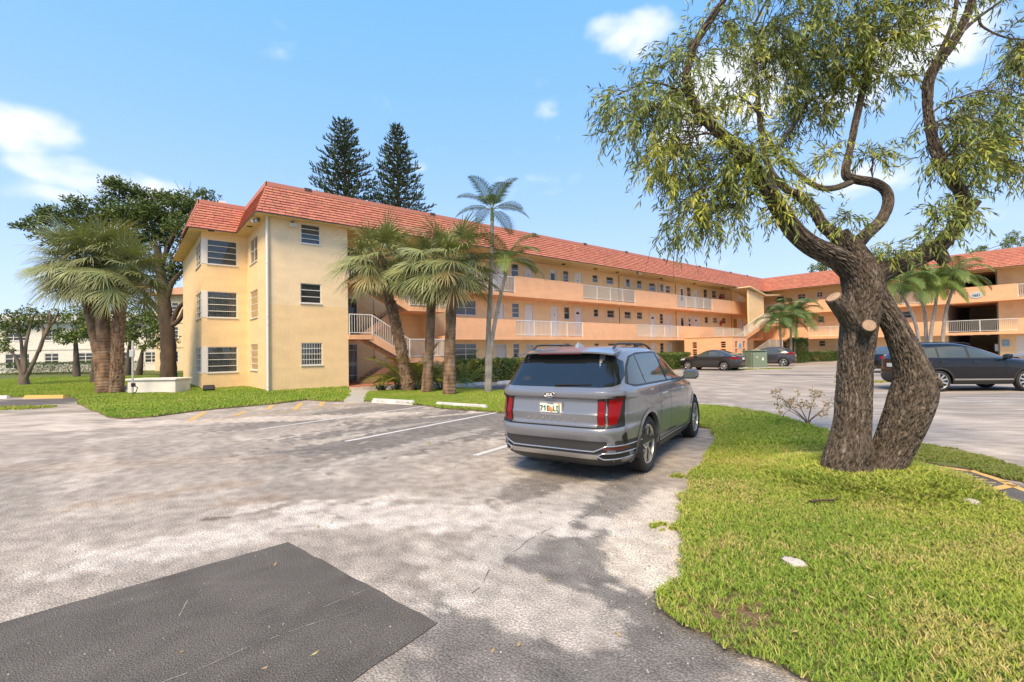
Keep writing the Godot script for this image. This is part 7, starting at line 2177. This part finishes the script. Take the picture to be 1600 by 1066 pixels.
func plants() -> void:
	hero_tree()
	print("palms")
	var g := "fan palms in front of the stair"
	sabal("fan_palm", "leaning fan palm with rough pale leaf bases, nearest the stair", PALMS.p1, .21, 50, 1.2, .96, 71, g)
	sabal("fan_palm", "middle fan palm of the three before the stair", PALMS.p2, .18, 46, 1.12, .12, 72, g)
	sabal("fan_palm", "straight fan palm standing furthest from the stair, reddish trunk", PALMS.p3, .20, 50, 1.18, .16, 73, g)
	g = "fan palms on the left lawn"
	sabal("fan_palm", "leftmost fan palm of the lawn clump, leaning left", PALMS.l1, .25, 50, 1.35, .2, 74, g, Color(.23, .27, .12))
	sabal("fan_palm", "central fan palm of the lawn clump, tallest of the three", PALMS.l2, .27, 50, 1.35, .25, 75, g, Color(.24, .28, .12))
	sabal("fan_palm", "fan palm of the lawn clump nearest the building, rough trunk", PALMS.l3, .22, 46, 1.2, .9, 76, g, Color(.21, .26, .11))
	feather("feather_palm", "tall slender feather palm rising above the roof edge", PALMS.a1, .085, 11, 1.15, 81, "thin feather palms on the front strip", Color(.10, .16, .035), .75)
	feather("feather_palm", "shorter feather palm beside it with bright drooping fronds", PALMS.a2, .075, 9, 1.35, 82, "thin feather palms on the front strip", Color(.13, .19, .03), 1.0)
	var rl := ["leftmost pale-trunked palm before the right wing", "second pale-trunked palm before the right wing", "third pale-trunked palm before the right wing", "rightmost pale-trunked palm, curving towards the breezeway"]
	for i in 4: feather("feather_palm", rl[i], PALMS["r%d" % (i + 1)], .11, 12, 2.0, 83 + i, "slender palms before the right wing", Color(.13, .20, .035), 1.45, Color(.58, .55, .50))
	var cl := ["left small palm behind the hatchback in the inner corner", "middle small palm in the inner corner, the tallest", "right small palm in the inner corner beside the flowering shrub"]
	for i in 3: feather("feather_palm", cl[i], PALMS["c%d" % (i + 1)], .1, 12, 2.0, 91 + i, "small palms in the inner corner", Color(.085, .15, .03), 1.25)
	print("trees")
	crown_tree("shade_tree", "large dark shade tree behind the corner bay", BIG_LIMBS, BIG_BLOBS, .42, 101, "", .17, 1.0, Color(.045, .085, .016), Color(.13, .18, .032), .55, Color(.15, .11, .085))
	crown_tree("lawn_tree", "many-stemmed pale-barked tree at the left edge of the lawn", LT_LIMBS, LT_BLOBS, .26, 102, "", .16, .8, Color(.07, .12, .02), Color(.15, .20, .04), .7, Color(.34, .27, .21))
	var mt := [MT_A, MT_B, MT_C, MT_D]
	var ml := ["round green tree standing before the white apartment block", "small dark-trunked tree just left of the lawn palms", "bushy tree seen between the lawn palms and the shade tree", "low spreading tree left of the shade tree trunk"]
	for i in 4:
		var q: Array = mt[i]
		var fork: Array = [[q[1], [(q[1][0] + q[2][0][0]) * .5, (q[1][1] + q[2][0][1]) * .5, q[1][2]]], [q[1], [(q[1][0] + q[2][1][0]) * .5, (q[1][1] + q[2][1][1]) * .5, q[1][2] + .4]]]
		crown_tree("lawn_tree", ml[i], [[[q[0][0], 0, q[0][1]], q[1]]] + fork, q[2], .24, 103 + i, "trees on the left lawn", .19, .9, Color(.06, .11, .02), Color(.17, .23, .035), .75, Color(.20, .16, .13))
	for i in 3:
		var fb: Array = [FAR_BLOBS.slice(0, 2), FAR_BLOBS.slice(2, 5), FAR_BLOBS.slice(5, 9)][i]
		var b0: Array = fb[0]
		crown_tree("distant_tree", ["tree top showing above the inner roof corner", "broad tree top above the right wing behind the forked trunk", "tree tops above the right end of the red roof"][i], [[[b0[0], 0, b0[2]], [b0[0], b0[1] * .6, b0[2]], [b0[0], b0[1] - .5, b0[2]]]], fb, .4, 111 + i, "trees behind the right wing", .3, 1.0, Color(.09, .14, .025), Color(.19, .24, .04), .8)
	pine("conifer", "taller broad conifer behind the roof, on the left", PINES[0], 121)
	pine("conifer", "narrower conifer behind the roof, on the right", PINES[1], 122)
	print("shrubs")
	hedge("hedge", "clipped green hedge with reddish leaves along the ground floor", Vector2(-2.9, -23.9), Vector2(5.6, -29.6), 1.0, 1.15, 131, Color(.05, .095, .018), Color(.20, .21, .03))
	hedge("hedge", "low clipped hedge before the right wing", Vector2(29.6, -48.0), Vector2(35.0, -47.2), 1.2, .95, 132, Color(.05, .10, .018), Color(.10, .17, .03), .7)
	hedge("hedge", "green hedge end beside the service room, left of the sedan", Vector2(10.6, -34.5), Vector2(14.0, -38.5), 1.2, 1.2, 133, Color(.07, .12, .02), Color(.20, .23, .03), .7)
	hedge("flowering_shrub", "tall white-flowering shrub behind the hatchback", Vector2(26.6, -44.8), Vector2(27.9, -45.0), 1.2, 2.3, 134, Color(.07, .13, .025), Color(.14, .20, .04), .8, "shrub")
	hedge("shrub_row", "dark shrubs at the foot of the white apartment block", Vector2(-52, -48), Vector2(-36, -45), 2.0, 1.2, 135, Color(.05, .09, .02), Color(.10, .15, .03), .12, "shrub")
	clump("golden_palm_shrub", "yellow-green feathery palm shrub behind the leaning palm", Vector3(-4.3, 0, -20.3), 2.0, 30, 141, Color(.25, .26, .03))
	clump("golden_palm_shrub", "smaller yellow-green feathery shrub behind the middle palm", Vector3(-3.2, 0, -20.2), 1.5, 22, 142, Color(.22, .25, .035))
	clump("golden_palm_shrub", "feathery shrub at the hedge's left end", Vector3(-2.4, 0, -22.9), 1.6, 20, 143, Color(.17, .23, .03))
	for i in 4:
		clump("strap_leaf_plant", ["dark strap-leaved plant at the walkway end of the bed", "dark strap-leaved plant left of the leaning palm", "dark strap-leaved plant between the palms", "dark strap-leaved plant right of the middle palm"][i], Vector3([-5.5, -4.9, -3.85, -2.9][i], 0, [-19.75, -19.9, -19.5, -19.3][i]), .75, 26, 151 + i, Color(.045, .06, .028), true)
	# dry leafless-looking shrub at the back of the island
	rng.seed = 161
	var ds := thing("dry_shrub", "small dry shrub with tan withered leaves behind the twisted tree", "shrub", Vector3(5.97, 0, -9.57))
	var br := MB.new(); br.col = Color(.36, .27, .20)
	var lf := MB.new()
	for i in 9:
		var e := Vector3([-.62, -.5, -.3, -.15, .05, .2, .45, -.4, .3][i], [.5, .62, .45, .58, .5, .36, .42, .36, .58][i], rng.randf_range(-.25, .25))
		var m := e * .5 + Vector3(0, .06, 0)
		br.tube([Vector3(0, -.03, 0), Vector3(0, .08, 0) + e * .12, m, e], [.012, .01, .007, .003], 5, false)
		for k in 3:
			var s := e + rdir() * .12
			br.tube([m.lerp(e, .5), s], [.004, .002], 3, false)
			for q in 15:
				var d := (rdir() + Vector3.DOWN * .3).normalized()
				lf.col = vary(Color(.62, .44, .25), .3)
				lf.leaf(s + rdir() * .05, d, d.cross(rdir()).normalized(), rng.randf_range(.05, .09), .034)
	obj("stems", br, M.bark2, ds).set_meta("kind", "stuff")
	obj("leaves", lf, M.leaf, ds).set_meta("kind", "stuff")
	print("grass")
	var isl: PackedVector2Array = Geometry2D.offset_polygon(rough_edge(ISLAND, .1, .035), .035)[0]
	var cols := [Color(.21, .32, .035), Color(.38, .44, .06), Color(.56, .46, .17)]
	var tree := Vector2(4.2, -5.68)
	var tall := func(p: Vector2): return 1.0 + 2.4 * smoothstep(1.35, .6, p.distance_to(tree)) + .25 * nA.get_noise_2dv(p * 2.0)
	var bare := func(p: Vector2): return rng.randf() > smoothstep(.5, .1, p.distance_to(Vector2(1.3, -2.85))) * .55
	grass_field("island_grass", "short sunlit grass of the near lawn island", isl, Rect2(.8, -7.6, 5.6, 8.2), 58000, .052, .006, tall, .03, 171, bare, cols)
	grass_field("island_grass", "grass of the island's back part and the palm strip", isl, Rect2(-6, -20.8, 12.4, 13.2), 52000, .075, .009, func(p): return 1.0 + .2 * nA.get_noise_2dv(p), .03, 172, func(p): return true, [Color(.21, .34, .03), Color(.33, .43, .05), Color(.45, .42, .12)])
	grass_field("verge_grass", "thin grass strip beyond the yellow hatched corner", rough_edge(VERGE, .1, .06), Rect2(5.4, -7.8, 1.6, 3.0), 5200, .05, .008, func(p): return 1.0, .015, 173, func(p): return rng.randf() < .5 + nB.get_noise_2dv(p * 1.5) * 1.2, [Color(.18, .24, .04), Color(.27, .3, .06), Color(.36, .33, .14)])
	grass_field("lawn_grass", "bright green lawn left of the building", rough_edge(LAWN, .15, .08), Rect2(-40, -40, 36, 28.5), 80000, .09, .013, func(p): return 1.0 + .3 * nA.get_noise_2dv(p), .03, 174, func(p): return rng.randf() < clampf(20.0 / absf(p.y) - .25, .12, 1.0), [Color(.20, .34, .025), Color(.31, .42, .045), Color(.42, .41, .11)])
	# a few fallen leaves on the turf and the asphalt beside it
	rng.seed = 190
	var fl := MB.new()
	for k in 170:
		var p := Vector3(rng.randf_range(-2.0, 5.4), 0, rng.randf_range(-9.0, -2.2))
		p.y = .075 if Geometry2D.is_point_in_polygon(Vector2(p.x, p.z), isl) else .008
		var d := (rdir() * Vector3(1, .15, 1)).normalized()
		fl.col = vary(Color(.34, .20, .09).lerp(Color(.50, .40, .16), rng.randf()), .3)
		fl.leaf(p, d, d.cross(Vector3.UP).normalized(), rng.randf_range(.03, .07), rng.randf_range(.009, .02))
	var flo := obj("fallen_leaves", fl, M.leaf)
	flo.set_meta("kind", "stuff"); tag(flo, "dry fallen leaves scattered over turf and asphalt", "leaves")
	var ring0 := []
	for k in 20: ring0.append([4.22 + cos(TAU * k / 20) * 1.0, -5.66 + sin(TAU * k / 20) * .75])
	grass_field("tall_grass", "long unmown grass round the foot of the twisted tree", pv(ring0), Rect2(3.1, -6.6, 2.3, 1.9), 2600, .15, .008, func(p): return 1.0, .03, 180, func(p): return true, [Color(.17, .30, .03), Color(.29, .42, .05), Color(.42, .44, .11)])
	# loose tufts creeping over the asphalt
	var edge := []
	for q in [[1.42, -4.3, .2], [2.15, -6.0, .2], [15.2, -20.5, 1.2], [17.2, -24.0, .8], [-16.5, -15.6, 1.3], [18.9, -33.9, 1.2], [16.5, -33.6, .9]]:
		var ring := []
		for k in 12: ring.append([q[0] + cos(TAU * k / 12) * q[2], q[1] + sin(TAU * k / 12) * q[2] * .45])
		grass_field("grass_tuft", "sparse grass creeping over the asphalt " + ("beside the grey car's bay" if q[0] > 0 and q[0] < 5 else ("by the green transformer boxes" if q[1] < -30 else ("near the black cars" if q[0] > 0 else "beside the left lawn"))), pv(ring), Rect2(q[0] - q[2], q[1] - q[2], q[2] * 2, q[2] * 2), int(500 * q[2]) + 60, .045 if q[2] < .5 else .08, .007 if q[2] < .5 else .016, func(p): return 1.0, .0, 175 + int(q[0]), func(p): return nC.get_noise_2dv(p * .8) > rng.randf_range(-.1, .3), cols)
